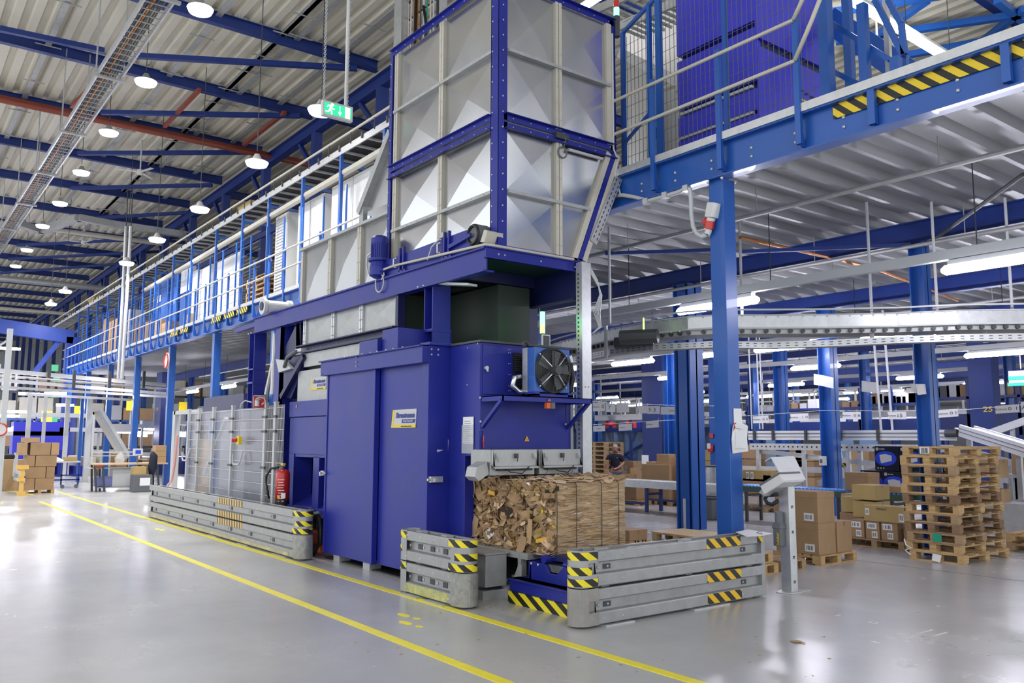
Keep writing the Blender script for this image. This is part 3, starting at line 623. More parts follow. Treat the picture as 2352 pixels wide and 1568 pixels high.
# document holder
hx0, hx1 = at(1062, 1000, Y=5.91).x, at(1088, 1000, Y=5.91).x
ph = MB().box(hx0, hx1, 5.900, 5.904, at(1075, 1041, Y=5.9).z, at(1075, 975, Y=5.9).z).build('document_holder', 'film', pr_)
MB().box(hx0+.02, hx1-.005, 5.905, 5.912, at(1075, 1019, Y=5.9).z, at(1075, 957, Y=5.9).z).build('paper_sheet', 'whiteb', ph)
pl = MB()
for i in range(11): z = at(1075, 1016, Y=5.9).z+.026*i; pl.box(hx0+.05, hx1-.05-.02*(i % 3), 5.9035, 5.9045, z, z+.006)
pl.build('printed_line', 'grey', ph)
MB().tube([at(1111, 1000, X=-8.43), at(1110, 1015, X=-8.42), at(1111, 1028, X=-8.43)], .008, 6).build('red_tie', 'red', pr_)
# left section with recesses
L0, L1 = -14.42, -12.12
MB().prism([(L0, 5.93, 2.20), (L0, 5.93, 2.47), (L0, 6.1, 2.47), (L0, 6.1, 2.2)], (L1-L0, 0, 0)).prism([(L0, 5.95, 1.55), (L0, 5.95, 2.19), (L0, 7.2, 2.19), (L0, 7.2, 1.55)], (L1-L0, 0, 0)).build('side_hood', 'mblue', pr_, bevel=.005)
MB().box(L0, L1, 5.97, 6.1, 1.50, 1.56).box(L0, L0+.22, 5.95, 6.3, .55, 1.55).box(-13.42, -13.18, 5.97, 6.3, .62, 1.52).box(-12.25, L1, 5.97, 6.3, .55, 1.52).box(L0, L1, 5.96, 6.3, .50, .66).build('side_frame', 'mblue', pr_, bevel=.005)
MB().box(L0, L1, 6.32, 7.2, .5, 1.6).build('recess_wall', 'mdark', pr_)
for x0, x1 in ((L0+.22, -13.42), (-13.18, -12.25)): MB().prism([(x0, 5.97, .66), (x0, 6.32, .66), (x0, 6.32, .86)], (x1-x0, 0, 0)).build('recess_ramp', 'mblue', pr_)
warn_tri(pr_, at(681, 932, Y=5.925), (0, -1, 0), (0, 0, 1), .06)
b = MB(); rowbolts(b, (-12.42, 5.925, 2.43), (-12.42, 5.925, 2.25), 4, (0, -1, 0), .009); b.build('bolt', 'dgrey', pr_)
MB().box(L0+.1, L1, 6.03, 6.10, 2.48, 3.02).build('steel_panel', 'galvd', pr_)
brand(pr_, at(713, 890, Y=6.02).x, at(749, 890, Y=6.02).x, 6.028, at(730, 895, Y=6.02).z, at(730, 866, Y=6.02).z)
sw = MB().box(-14.05, -10.9, 6.02, 6.10, 3.08, 3.32).build('steel_panel', 'galvd', pr_); b = MB(); rowbolts(b, (-14.0, 6.02, 3.28), (-14.0, 6.02, 3.12), 2, (0, -1, 0), .014); b.build('bolt', 'galv', sw)
fl = MB().box(-14.25, -10.72, 5.94, 6.12, 3.33, 3.36).box(-14.25, -10.72, 6.06, 6.12, 3.33, 3.47).box(-14.25, -10.72, 5.94, 6.12, 3.45, 3.47).build('flange_rail', 'mdark', pr_); b = MB(); rowbolts(b, (-14.1, 6.06, 3.41), (-10.85, 6.06, 3.41), 11, (0, -1, 0), .012); b.build('bolt', 'galv', fl)
pn = MB(); xs_ = [-14.15, -12.98, -11.95, -10.78]
for u, v in zip(xs_, xs_[1:]): crossed(pn, 'y', 6.10, u+.03, v-.03, 3.48, 3.96, .01, .03)
pp = pn.build('steel_panel', 'galvd', pr_); b = MB(); c_ = MB()
for x in xs_:
    b.box(x-.055, x-.01, 6.05, 6.10, 3.48, 3.96).box(x+.01, x+.055, 6.05, 6.10, 3.48, 3.96)
    for z in (3.55, 3.70, 3.86): c_.bolt((x-.03, 6.05, z), (0, -1, 0), .012); c_.bolt((x+.03, 6.05, z), (0, -1, 0), .012)
b.build('panel_rib', 'galv', pr_); c_.build('bolt', 'galv', pr_)
MB().box(-10.78, -10.70, 6.02, 6.14, 3.36, 3.96).build('corner_rail', 'mdark', pr_)
MB().box(-14.15, -10.75, 6.14, 7.2, 2.2, 3.96).box(-10.75, -9.2, 6.75, 7.3, 3.0, 3.95).build('feed_chamber', mat('dark_inside', (.012, .022, .016), .5), pr_)  # near-black colour paints the dark inside beneath the hopper
# tilt mechanism at the left
b = MB(); b.prism([at(*q, Y=6.12) for q in ((688, 742), (690, 806), (645, 818), (682, 742))], (0, .06, 0)); b.prism([at(*q, Y=6.12) for q in ((680, 738), (690, 738), (690, 800), (680, 800))], (0, .3, 0)); b.build('gusset_plate', 'mdark', pr_)
b = MB(); b.prism([at(*q, Y=6.05) for q in ((672, 820), (700, 816), (697, 845), (668, 915), (650, 910), (652, 850))], (0, .4, 0)); b.bar(at(700, 818, Y=6.0), at(648, 912, Y=6.0), .09); b.build('swing_arm', 'mdark', pr_)
b = MB(); b.prism([at(*q, Y=5.98) for q in ((633, 824), (652, 828), (668, 846), (640, 855))], (0, .3, 0)); b.build('hydraulic_box', 'lgrey', pr_)
MB().tube([at(653, 842, Y=5.96), at(660, 820, Y=5.9), at(672, 812, Y=5.9), at(683, 806, Y=5.96)], .035, 8).build('hose', 'grey', pr_, smooth=True)
MB().box(at(684, 810, Y=6).x, at(697, 810, Y=6).x, 5.95, 6.06, at(690, 814, Y=6).z, at(690, 801, Y=6).z).build('switch_box', 'white', pr_)
MB().cyl(at(625, 905, Y=6.2), at(631, 765, Y=6.2), .04, 8).cyl(at(612, 905, Y=6.2), at(628, 830, Y=6.2), .05, 8).build('hydraulic_pipe', 'galv', pr_)
MB().box(-17.2, -14.4, 6.4, 7.3, .3, 2.2).prism([(-16.9, 6.3, 2.2), (-14.4, 6.3, 2.2), (-14.4, 6.3, 3.0), (-15.6, 6.3, 2.75)], (0, .8, 0)).build('ram_housing', 'mdark', pr_)
MB().box(at(468, 925, Y=7.6).x, at(560, 905, Y=7.6).x, 7.6, 8.1, 2.3, at(540, 905, Y=7.6).z).build('ram_cover', 'mdark', pr_)
# light grey post and curtain right of the rear body
MB().box(-8.62, -8.5, 7.42, 7.50, .6, 2.35).build('side_strip', 'lgrey', pr_)

# ---------------------------------------------------------------- oil cooler
oc = thing('oil_cooler', 'blue oil cooler with large black fan standing on the shelf of the press', 'cooler', (-8.1, 6.68, 2.36))
cz0, cz1, cy0, cy1 = 2.40, 2.955, 6.41, 6.97
MB().box(-8.12, -7.97, cy0, cy1, cz0, cz1).build('housing', mat('cooler_blue', (.03, .11, .42), .35), oc, bevel=.008)
MB().box(-8.22, -8.12, cy0, cy1, cz0, cz1).build('radiator', 'galv', oc)
for i in range(26):
    pass
fc = Vector((-7.965, at(1269, 850, X=-7.96).y, at(1269, 851, X=-7.96).z)); R_ = .27
MB().ring(fc+Vector((.02, 0, 0)), (1, 0, 0), R_, .016, 36).cyl(fc+Vector((-.02, 0, 0)), fc+Vector((.004, 0, 0)), R_, 36).build('fan_shroud', 'black', oc)
g_ = MB()
for i in range(1, 15): g_.ring(fc+Vector((.045, 0, 0)), (1, 0, 0), R_*i/15.0+.01, .0022, 32, 4)
for k in range(6): t_ = k*math.pi/3+.5; d_ = Vector((0, math.cos(t_), math.sin(t_))); g_.bar(fc+d_*.05+Vector((.05, 0, 0)), fc+d_*R_+Vector((.03, 0, 0)), .008)
g_.build('fan_guard', 'dgrey', oc)
for k in range(5):
    t_ = k*2*math.pi/5; d_ = Vector((0, math.cos(t_), math.sin(t_))); e_ = Vector((0, -math.sin(t_), math.cos(t_))); MB().prism([fc+d_*.05+e_*.03+Vector((.012, 0, 0)), fc+d_*.24+e_*.09+Vector((.006, 0, 0)), fc+d_*.25-e_*.04+Vector((.03, 0, 0)), fc+d_*.05-e_*.03+Vector((.028, 0, 0))], (.006, 0, 0)).build('fan_blade', 'grey', oc)
MB().cyl(fc, fc+Vector((.13, 0, 0)), .055, 18).cyl(fc, fc+Vector((.09, 0, 0)), .07, 18).build('fan_motor', 'dgrey', oc)
sp_ = MB()
for t_ in (.75, 2.4, 3.9, 5.5): d_ = Vector((0, math.cos(t_), math.sin(t_))); sp_.bar(fc+d_*.06+Vector((.06, 0, 0)), fc+d_*.3+Vector((.02, 0, 0)), .012)
sp_.build('motor_bracket', 'galv', oc)
MB().box(-8.2, -7.95, cy0-.02, cy1+.05, 2.347, 2.375).box(-8.2, -7.95, cy0-.02, cy0+.06, 2.35, 2.40).box(-8.2, -7.95, cy1-.04, cy1+.05, 2.35, 2.40).build('foot_rail', 'mblue', oc)
MB().tube([(-8.2, 6.36, 2.60), (-8.2, 6.27, 2.58), (-8.22, 6.25, 2.48), (-8.2, 6.34, 2.41), (-8.15, 6.42, 2.40)], [.03, .034, .036, .03, .03], 10).build('silver_hose', 'sheet', oc, smooth=True)
MB().tube([(-8.05, 7.0, 2.86), (-8.02, 7.04, 2.75), (-8.02, 7.07, 2.6), (-8.05, 7.06, 2.45), (-8.1, 7.0, 2.39)], .034, 10).build('black_hose', 'black', oc, smooth=True)
MB().tube([(-8.0, 7.0, 2.88), (-8.0, 7.03, 2.80)], .03, 8).build('hose_fitting', 'galv', oc)
MB().tube([at(1203, 797, X=-8.2), at(1200, 788, X=-8.2), at(1208, 783, X=-8.2), at(1213, 792, X=-8.2)], .02, 8).build('breather', 'dgrey', oc, smooth=True)
# signal tower + monitor behind the press
st = thing('signal_lamp', 'tall glowing green signal lamp above the rear of the press', 'lamp', (-8.7, 7.35, 3.05))
a, c = at(1246, 765, X=-8.7), at(1246, 716, X=-8.7); MB().cyl((-8.7, a.y, a.z), (-8.7, a.y, c.z-.18), .035, 14).build('lime_segment', 'glowy', st); MB().cyl((-8.7, a.y, c.z-.18), (-8.7, a.y, c.z), .035, 14).build('green_segment', 'glowg', st); MB().cyl((-8.7, a.y, 3.04), (-8.7, a.y, a.z), .02, 10).build('mast', 'grey', st)
mn = thing('monitor', 'small black screen mounted behind the oil cooler', 'screen', (-8.6, 7.3, 3.05))
p0, p1 = at(1249, 795, X=-8.55), at(1265, 769, X=-8.55); MB().box(-8.6, -8.56, p0.y, p1.y, p0.z-.1, p1.z).build('frame', 'white', mn); MB().box(-8.561, -8.557, p0.y, p1.y-.015, p0.z-.1, p1.z-.015).build('screen', 'dgrey', mn)

# ---------------------------------------------------------------- platform
pf = thing('steel_platform', 'heavy dark blue steel platform on columns that carries the hopper above the press', 'platform', (-12, 6.8, 4.2))
gx0, gx1 = -16.6, -8.47
MB().box(gx0, gx1, 6.02, 6.04, 3.94, 4.24).box(gx0, gx1, 5.98, 6.14, 4.225, 4.25).box(gx0, gx1, 5.98, 6.14, 3.93, 3.95).build('front_girder', 'mblue', pf)
MB().box(gx0, -8.45, 7.5, 7.52, 3.72, 4.24).box(gx0, -8.45, 7.45, 7.6, 3.72, 3.74).build('rear_girder', 'mdark', pf)
MB().box(-8.47, -8.45, 6.0, 7.6, 4.10, 4.25).box(-8.5, -8.42, 6.0, 7.6, 4.235, 4.25).box(-8.5, -8.42, 6.0, 7.6, 4.10, 4.112).build('end_beam', 'mblue', pf)
MB().box(gx0, -8.47, 6.14, 7.5, 4.16, 4.20).build('deck_plate', mat('dark_green_underside', (.012, .035, .03), .5), pf)
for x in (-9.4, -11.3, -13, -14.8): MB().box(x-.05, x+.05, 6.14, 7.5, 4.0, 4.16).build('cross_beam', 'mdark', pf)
def hsec(x0, x1, y0, y1, z0, z1, t=.02):
    return MB().box(x0, x1, y0, y0+t, z0, z1).box(x0, x1, y1-t, y1, z0, z1).box((x0+x1)/2-t/2, (x0+x1)/2+t/2, y0, y1, z0, z1)
MB().box(-10.01, -9.99, 6.05, 6.34, 3.03, 3.96).box(-9.80, -9.78, 6.05, 6.34, 3.03, 3.96).box(-10.0, -9.79, 6.19, 6.21, 3.03, 3.96).box(-10.02, -9.77, 6.04, 6.35, 3.30, 3.34).box(-10.06, -9.7, 6.0, 6.4, 3.02, 3.05).build('column', 'mblue', pf)
MB().box(-9.72, -9.70, 7.35, 7.65, .1, 3.74).box(-9.47, -9.45, 7.35, 7.65, .1, 3.74).box(-9.7, -9.46, 7.49, 7.51, .1, 3.74).build('column', 'mdark', pf)
MB().box(-16.93, -16.91, 6.05, 6.30, 0, 3.97).box(-16.65, -16.63, 6.05, 6.30, 0, 3.97).box(-16.92, -16.64, 6.16, 6.18, 0, 3.97).box(-16.95, -16.61, 6.03, 6.32, 2.92, 2.96).box(-16.95, -16.61, 6.03, 6.32, 3.2, 3.23).build('column', 'mblue', pf)
MB().box(-15.5, -15.24, 6.05, 6.12, 0, 3.97).box(-15.26, -15.24, 6.05, 6.3, 0, 3.97).build('column', 'mblue', pf)
b = MB()
for x in (-10.1, -9.95, -16.85, -16.7): b.bolt((x, 6.0, 3.965), (0, 0, -1), .02, .03)
for y in (6.2, 6.3, 6.9, 7.5): b.bolt((-8.45, y, 4.17), (1, 0, 0), .014)
b.build('bolt', 'galv', pf)
for px, py in ((807, 677), (896, 649)):
    a = at(px, py, Y=6.035); lb = MB().box(a.x-.17, a.x+.17, 6.032, 6.038, a.z-.085, a.z+.085).build('yellow_label', 'yellow', pf)
    MB().box(a.x-.08, a.x-.05, 6.03, 6.033, a.z-.05, a.z+.05).prism([(a.x+.05, 6.032, a.z-.05), (a.x+.15, 6.032, a.z-.04), (a.x+.15, 6.032, a.z+.05), (a.x+.10, 6.032, a.z-.005)], (0, -.003, 0)).build('black_symbol', 'dgrey', lb)
MB().tube([at(872, 622, Y=5.97), at(905, 610, Y=5.97), (-8.62, 5.97, 4.27), (-8.46, 5.99, 4.27), (-8.42, 6.1, 4.265), (-8.42, 7.45, 4.265)], .018, 8).build('conduit', 'cream', pf)
b = MB(); c_ = at(873, 650, Y=5.99); pts = [(c_.x+.13*math.cos(t*.42)*1.0, 5.98, c_.z+.14*math.sin(t*.42)) for t in range(16)]; b.tube(pts, .012, 6); b.tube([at(882, 620, Y=5.98), at(882, 632, Y=5.98), at(876, 642, Y=5.98)], .012, 6)
b.build('cable_loop', 'lgrey', pf)
MB().bar(at(1018, 652, Y=6.1), at(1086, 654, X=-9.0), .16, .03).build('work_light', 'lgrey', pf)
MB().box(-16.9, -16.3, 6.4, 7.5, 4.1, 4.16).bar((-17.9, 6.1, 4.12), (-16.5, 6.1, 4.14), .09).build('end_bracket', 'mblue', pf)
vp = thing('white_roll', 'white spool-like roll lying on the left end of the steel platform', 'roll', (-16.0, 6.05, 4.35))
a = at(603, 703, Y=5.85)
MB().tube([(a.x, 5.84, a.z), (a.x, 5.90, a.z), (a.x, 5.93, a.z), (a.x, 6.33, a.z), (a.x, 6.36, a.z), (a.x, 6.42, a.z)], [.165, .165, .13, .13, .165, .165], 24).build('spool', 'white', vp)
MB().cyl((a.x, 5.82, a.z), (a.x, 5.85, a.z), .085, 20).build('hub', 'mdark', vp)

# ---------------------------------------------------------------- belt drive on the platform
dv = thing('belt_drive', 'blue belt drive with pulley drum lying on the platform in front of the hopper', 'drive', (-9.8, 6.1, 4.25))
MB().prism([(-11.25, 6.03, 4.27), (-8.95, 6.03, 4.27), (-8.72, 6.03, 4.36), (-8.72, 6.03, 4.52), (-8.95, 6.03, 4.56), (-11.25, 6.03, 4.52)], (0, .10, 0)).build('frame', 'mblue', dv, bevel=.004)
for px in (925, 1028):
    a = at(px, 590, Y=6.02); MB().box(a.x-.07, a.x-.04, 5.99, 6.03, 4.26, 4.62).box(a.x+.04, a.x+.07, 5.99, 6.03, 4.26, 4.62).box(a.x-.12, a.x+.12, 5.99, 6.06, 4.25, 4.28).build('clamp', 'mblue', dv)
    MB().tube([(a.x-.14, 6.0, 4.35), (a.x-.2, 5.98, 4.36), (a.x-.2, 5.98, 4.48), (a.x-.14, 6.0, 4.49)], .014, 6).build('clamp_handle', 'galv', dv)
a = at(1092, 540, Y=6.05); MB().cyl((a.x-.01, 6.0, a.z), (a.x, 6.06, a.z), .02, 8).cyl((a.x, 6.02, a.z), (a.x, 6.2, a.z), .145, 24).build('drum', 'grey', dv); MB().ring((a.x, 6.01, a.z), (0, 1, 0), .12, .022, 24).build('drum_rim', 'black', dv); MB().bar((a.x-.55, 6.0, a.z-.07), (a.x-.02, 6.0, a.z), .05).build('tension_screw', 'mblue', dv)
MB().prism([at(1103, 555, Y=6.0), at(1112, 557, Y=6.0), at(1120, 530, Y=6.0), at(1112, 527, Y=6.0)], (0, .25, 0)).build('end_guard', 'cream', dv)
a = at(1016, 550, Y=6.0); MB().box(a.x-.05, a.x+.05, 5.98, 6.06, 4.55, 4.62).build('sensor', 'galvd', dv)
MB().tube([(a.x, 6.0, 4.58), (a.x-.25, 5.98, 4.46), (a.x-.35, 5.98, 4.3)], .01, 6).build('sensor_cable', 'lgrey', dv)
gm = thing('gear_motor', 'upright blue electric gear motor with cooling fins beside the hopper post', 'motor', (-11.6, 6.0, 4.25))
a = at(872, 580, Y=6.0); X = a.x
MB().cyl((X, 6.0, 4.55), (X, 6.0, 4.80), .125, 24).build('motor_body', 'mblue', gm)
b = MB()
for k in range(24): t_ = k*math.pi/12; b.box(X+.13*math.cos(t_)-.005, X+.13*math.cos(t_)+.005, 6.0+.13*math.sin(t_)-.005, 6.0+.13*math.sin(t_)+.005, 4.57, 4.78)
b.build('cooling_fin', 'mblue', gm)
MB().tube([(X, 6, 4.80), (X, 6, 4.88), (X, 6, 4.915)], [.135, .135, .10], 24).build('fan_cover', 'mblue', gm, smooth=False)
MB().cyl((X, 6.0, 4.52), (X, 6.0, 4.56), .17, 24).tube([(X, 6, 4.52), (X, 6, 4.42), (X, 6, 4.3), (X, 6, 4.26)], [.13, .15, .15, .08], 18).cyl((X-.17, 6.0, 4.38), (X+.2, 6.0, 4.38), .07, 14).build('gearbox', 'mblue', gm)
MB().box(X-.2, X-.12, 5.95, 6.05, 4.62, 4.74).build('terminal_box', 'mblue', gm, bevel=.006)
MB().tube([(X-.19, 5.97, 4.70), (X-.3, 5.95, 4.66), (X-.33, 5.95, 4.5), (X-.2, 5.93, 4.34), (X+.05, 5.94, 4.27)], .013, 6).build('power_cable', 'white', gm, smooth=True)

# ---------------------------------------------------------------- hopper
hp_ = thing('hopper', 'tall sheet steel hopper with blue angle frame, standing on the platform', 'hopper', (-9.9, 7.2, 4.26))
HX0, HX1, HY0, HY1 = -11.33, -8.45, 6.22, 8.28
prof = [(HY0+.03, 4.27), (7.57, 4.27), (HY1-.03, 5.92), (HY1-.03, 7.90), (HY0+.03, 7.90)]
MB().prism([(HX0+.03, y, z) for y, z in prof], (HX1-HX0-.06, 0, 0)).build('inner_shell', 'galvd', hp_)
# -Y side panels
xm = at(1018, 100, Y=HY0).x; zr = [4.29, 5.02, 5.88, 6.04, 6.94, 7.90]
b = MB(); ri = MB(); bo = MB()
for u, v in ((HX0+.1, xm-.04), (xm+.04, HX1-.15)):
    for z0, z1 in ((4.29, 5.0), (5.04, 5.86), (6.06, 6.92), (6.96, 7.88)): crossed(b, 'y', HY0+.03, u, v, z0, z1, .005, .028)
b.build('side_sheet', 'sheet', hp_)
for x in (HX0+.13, xm):
    for za, zb in ((4.28, 5.87), (6.05, 7.89)):
        ri.box(x-.055, x-.006, HY0-.03, HY0+.03, za, zb).box(x+.006, x+.055, HY0-.03, HY0+.03, za, zb)
        z = za+.14
        while z < zb-.05: bo.bolt((x-.03, HY0-.03, z), (0, -1, 0), .011); bo.bolt((x+.03, HY0-.03, z), (0, -1, 0), .011); z += .235
ri.build('vertical_rib', 'cream', hp_)
rh = MB()
for z in (5.02, 6.94): rh.box(HX0+.08, HX1-.14, HY0-.05, HY0+.03, z-.022, z+.022); rowbolts(bo, (HX0+.3, HY0-.05, z), (HX1-.3, HY0-.05, z), 9, (0, -1, 0), .009)
# +X side: sheets
ym = at(1281, 300, X=HX1).y; b2 = MB()
for z0, z1 in ((6.06, 6.92), (6.96, 7.88)):
    for u, v in ((HY0+.1, ym-.04), (ym+.04, HY1-.12)): crossed(b2, 'x', HX1-.03, u, v, z0, z1, .005, .012)
for z0, z1 in ((4.31, 5.0), (5.04, 5.86)): crossed(b2, 'x', HX1-.03, HY0+.1, ym-.04, z0, z1, .005, .02)
edge = lambda z: 7.57+(z-4.27)*(HY1-7.60)/(5.92-4.27)
for z0, z1 in ((4.31, 5.0), (5.04, 5.86)): b2.prism([(HX1-.03, ym+.04, z0), (HX1-.03, edge(z0)-.1, z0), (HX1-.03, edge(z1)-.1, z1), (HX1-.03, ym+.04, z1)], (.006, 0, 0))
b2.build('end_sheet', 'sheet', hp_)
for za, zb in ((4.28, 5.87), (6.05, 7.89)):
    ri2 = MB().box(HX1-.03, HX1+.03, ym-.055, ym-.006, za, zb).box(HX1-.03, HX1+.03, ym+.006, ym+.055, za, zb); ri2.build('vertical_rib', 'cream', hp_); z = za+.14
    while z < zb-.05: bo.bolt((HX1+.03, ym-.03, z), (1, 0, 0), .011); bo.bolt((HX1+.03, ym+.03, z), (1, 0, 0), .011); z += .235
MB().box(HX1-.03, HX1+.02, HY1-.16, HY1-.06, 6.05, 7.89).build('vertical_rib', 'cream', hp_)
for z in (5.02, 6.94):
    ye = edge(z)-.12 if z < 6 else HY1-.1
    rh.box(HX1-.03, HX1+.05, HY0+.1, ye, z-.022, z+.022); rowbolts(bo, (HX1+.05, HY0+.25, z), (HX1+.05, ye-.15, z), 6, (1, 0, 0), .009)
rh.build('horizontal_rib', 'galvd', hp_)
# blue frame
fr_ = MB()
fr_.box(HX1-.15, HX1+.012, HY0-.052, HY0-.04, 4.27, 7.96).box(HX1, HX1+.012, HY0-.05, HY0+.10, 4.27, 7.96).box(HX1-.15, HX1-.138, HY0-.052, HY0+.0, 4.27, 7.96).build('corner_post', 'mblue', hp_)
MB().box(HX0-.02, HX0+.05, HY0-.052, HY0-.03, 4.27, 7.96).box(HX0-.03, HX0-.018, HY0-.052, HY0+.08, 4.27, 7.96).build('corner_post', 'mblue', hp_)
MB().box(HX1, HX1+.012, HY1-.08, HY1+.02, 5.9, 7.96).box(HX1-.06, HX1+.012, HY1+.01, HY1+.025, 5.9, 7.96).build('corner_post', 'mblue', hp_)
for z in (5.90, 6.02, 7.93):
    MB().box(HX0, HX1-.14, HY0-.05, HY0-.04, z-.045, z+.045).box(HX0, HX1-.14, HY0-.10, HY0-.04, z+.035 if z != 5.90 else z-.045, z+.045 if z != 5.90 else z-.035).build('frame_rail', 'mblue', hp_)
    MB().box(HX1+.002, HX1+.012, HY0+.05, HY1, z-.045, z+.045).box(HX1, HX1+.07, HY0+.05, HY1, z+.035 if z != 5.90 else z-.045, z+.045 if z != 5.90 else z-.035).build('frame_rail', 'mblue', hp_)
    rowbolts(bo, (HX0+.15, HY0-.05, z), (HX1-.25, HY0-.05, z), 10, (0, -1, 0), .010); rowbolts(bo, (HX1+.012, HY0+.2, z), (HX1+.012, HY1-.1, z), 7, (1, 0, 0), .010)
MB().box(HX0, HX1+.01, HY0-.06, HY0+.0, 4.255, 4.28).box(HX1-.02, HX1+.03, HY0, 7.6, 4.255, 4.29).build('frame_rail', 'mblue', hp_)
for z in [4.4+.21*i for i in range(17)]:
    bo.bolt((HX1-.11, HY0-.052, z), (0, -1, 0), .013); bo.bolt((HX1+.012, HY0+.03, z), (1, 0, 0), .013); bo.bolt((HX0+.01, HY0-.052, z), (0, -1, 0), .010)
bo.build('bolt', 'galv', hp_).__setitem__('kind', 'stuff')
# slanted rear edge
for off, m_, wd in ((-.10, 'cream', .09), (0.0, 'mblue', .075), (.085, 'cream', .08)):
    MB().bar((HX1+.0, 7.57+off, 4.27), (HX1+.0, HY1-.03+off, 5.92), .06, wd, up=(0, 1, -.4)).build('slanted_edge', m_, hp_)
pa = MB().bar((HX1+.05, 7.80, 4.55), (HX1+.05, 8.40, 5.75), .012, .13, up=(0, 1, -.4)).build('perforated_rail', 'galv', hp_)
hl = MB()
for i in range(16):
    for s in (-.03, .03): c0 = Vector((HX1+.058, 7.80+s+.6*i/16+.03, 4.55-s*.5+1.2*i/16+.05)); hl.bar(c0, c0+Vector((0, .02, .04)), .004, .015, up=(0, 1, -.4))
hl.build('slot', 'dgrey', pa)['kind'] = 'stuff'
MB().cyl((HX1+.03, HY0+1.15, 5.80), (HX1+.03, 8.0, 5.80), .022, 10).build('cable_tube', 'lgrey', hp_)
a = at(1287, 312, X=HX1+.02); MB().box(HX1+.012, HX1+.06, a.y-.10, a.y+.12, a.z-.05, a.z+.03).build('limit_switch', 'dgrey', hp_)
a = at(1292, 350, X=HX1+.05); MB().ring(a, (1, 0, 0), .075, .012, 18).tube([at(1294, 308, X=HX1+.05), at(1300, 322, X=HX1+.06), at(1294, 340, X=HX1+.05)], .008, 5).build('cable_loop', 'grey', hp_)
MB().tube([(HX1+.03, HY1-.05, 7.75), (HX1+.03, HY1-.05, 6.0), (HX1+.04, HY1+.02, 5.85), (HX1+.03, HY1-.02, 5.6), (HX1+.04, HY1+.08, 5.3)], .014, 6).build('conduit', 'lgrey', hp_)
# low feed duct at the left of the hopper
du_ = thing('feed_duct', 'low galvanised sheet duct leading into the hopper from the left', 'duct', (-13.1, 6.8, 4.25))
MB().box(-14.9, -11.36, 6.32, 7.5, 4.25, 5.36).build('shell', 'galvd', du_)
xs_ = [-14.9, at(761, 600, Y=6.3).x, at(829, 580, Y=6.3).x, -11.40]; b = MB(); r_ = MB(); bo = MB()
for u, v in zip(xs_, xs_[1:]): crossed(b, 'y', 6.32, u+.08, v-.07, 4.28, 5.34, .005, .05)
for x in xs_[:-1]:
    if x == xs_[0]: r_.box(x, x+.09, 6.26, 6.32, 4.25, 5.38)
    else: r_.box(x-.065, x-.007, 6.26, 6.32, 4.25, 5.38).box(x+.007, x+.065, 6.26, 6.32, 4.25, 5.38)
    for z in (4.45, 4.75, 5.0, 5.25): bo.bolt((x-.035, 6.26, z), (0, -1, 0), .012); bo.bolt((x+.035, 6.26, z), (0, -1, 0), .012)
b.build('side_sheet', mat('duct_sheet', (.46, .47, .48), .30, metal=.75, vary=.05, vscale=1.2), du_); r_.build('vertical_rib', 'cream', du_); bo.build('bolt', 'galv', du_)
MB().box(-14.92, -11.36, 6.22, 6.34, 5.36, 5.41).build('top_rail', 'galvd', du_)
pts = [at(*q, Y=6.32) for q in ((829, 492), (895, 466), (904, 300))]
MB().prism(pts, (0, .9, 0)).build('sloped_sheet', 'sheet', du_)
MB().bar(at(829, 490, Y=6.28), at(902, 302, Y=6.28), .14, .12).box(-12.47, -12.33, 6.24, 6.32, 5.4, 5.75).build('sloped_flange', 'galvd', du_)
# tall grey channel and cable rack rising behind the hopper
t = thing('cable_riser', 'tall grey channel with cables rising behind the left edge of the hopper', 'cable riser', (-12, 8.2, 5.6))
a0, a1 = at(900, 300, Y=8.7), at(917, 300, Y=8.7)
MB().box(a0.x, a1.x, 8.70, 8.85, 5.62, 13.4).build('channel', 'galvd', t)
c0, c1 = at(914, 50, Y=8.9).x, at(1003, 50, Y=8.9).x
rk = MB().box(c0, c0+.03, 8.9, 8.95, 8.0, 13.4).box(c1-.03, c1, 8.9, 8.95, 8.0, 13.4); z = 8.2
while z < 13: rk.box(c0, c1, 8.90, 8.92, z, z+.03); z += .42
rk.build('rack', 'dgrey', t)
random.seed(4)
for i in range(12):
    x = c0+.08+(c1-c0-.16)*i/11; MB().tube([(x+random.uniform(-.02, .02), 8.88, 8.0+.9*j) for j in range(7)], .02 if i not in (5, 6) else .03, 6).build('cable', ['cream', 'lgrey', 'dgrey', 'cream', 'lgrey', 'copper', 'copper', 'dgrey', 'lgrey', 'mesht', 'cream', 'lgrey'][i], t)
MB().tube([(c0+.9, 8.85, 12.3), (c0+.95, 8.8, 10.4), (c0+1.2, 8.8, 9.9), (c0+1.45, 8.8, 10.5), (c0+1.3, 8.8, 11.1)], .035, 6).build('cable_bend', 'black', t, smooth=True)
MB().box(c1+.1, c1+.24, 8.9, 9.0, 8, 13.4).build('side_channel', 'galvd', t)
t = thing('beacon_lamp', 'red and green beacon lamp on top of the hopper rear corner', 'lamp', (-8.5, 8.4, 7.96))
a = at(1416, 38, X=-8.45); MB().cyl((a.x, a.y, 7.75), (a.x, a.y, a.z), .05, 12).build('base', 'dgrey', t); zt = a.z
MB().cyl((a.x, a.y, zt), (a.x, a.y, zt+.13), .042, 14).build('green_segment', 'glowg', t); MB().cyl((a.x, a.y, zt+.13), (a.x, a.y, zt+.24), .042, 14).build('red_segment', 'red', t)
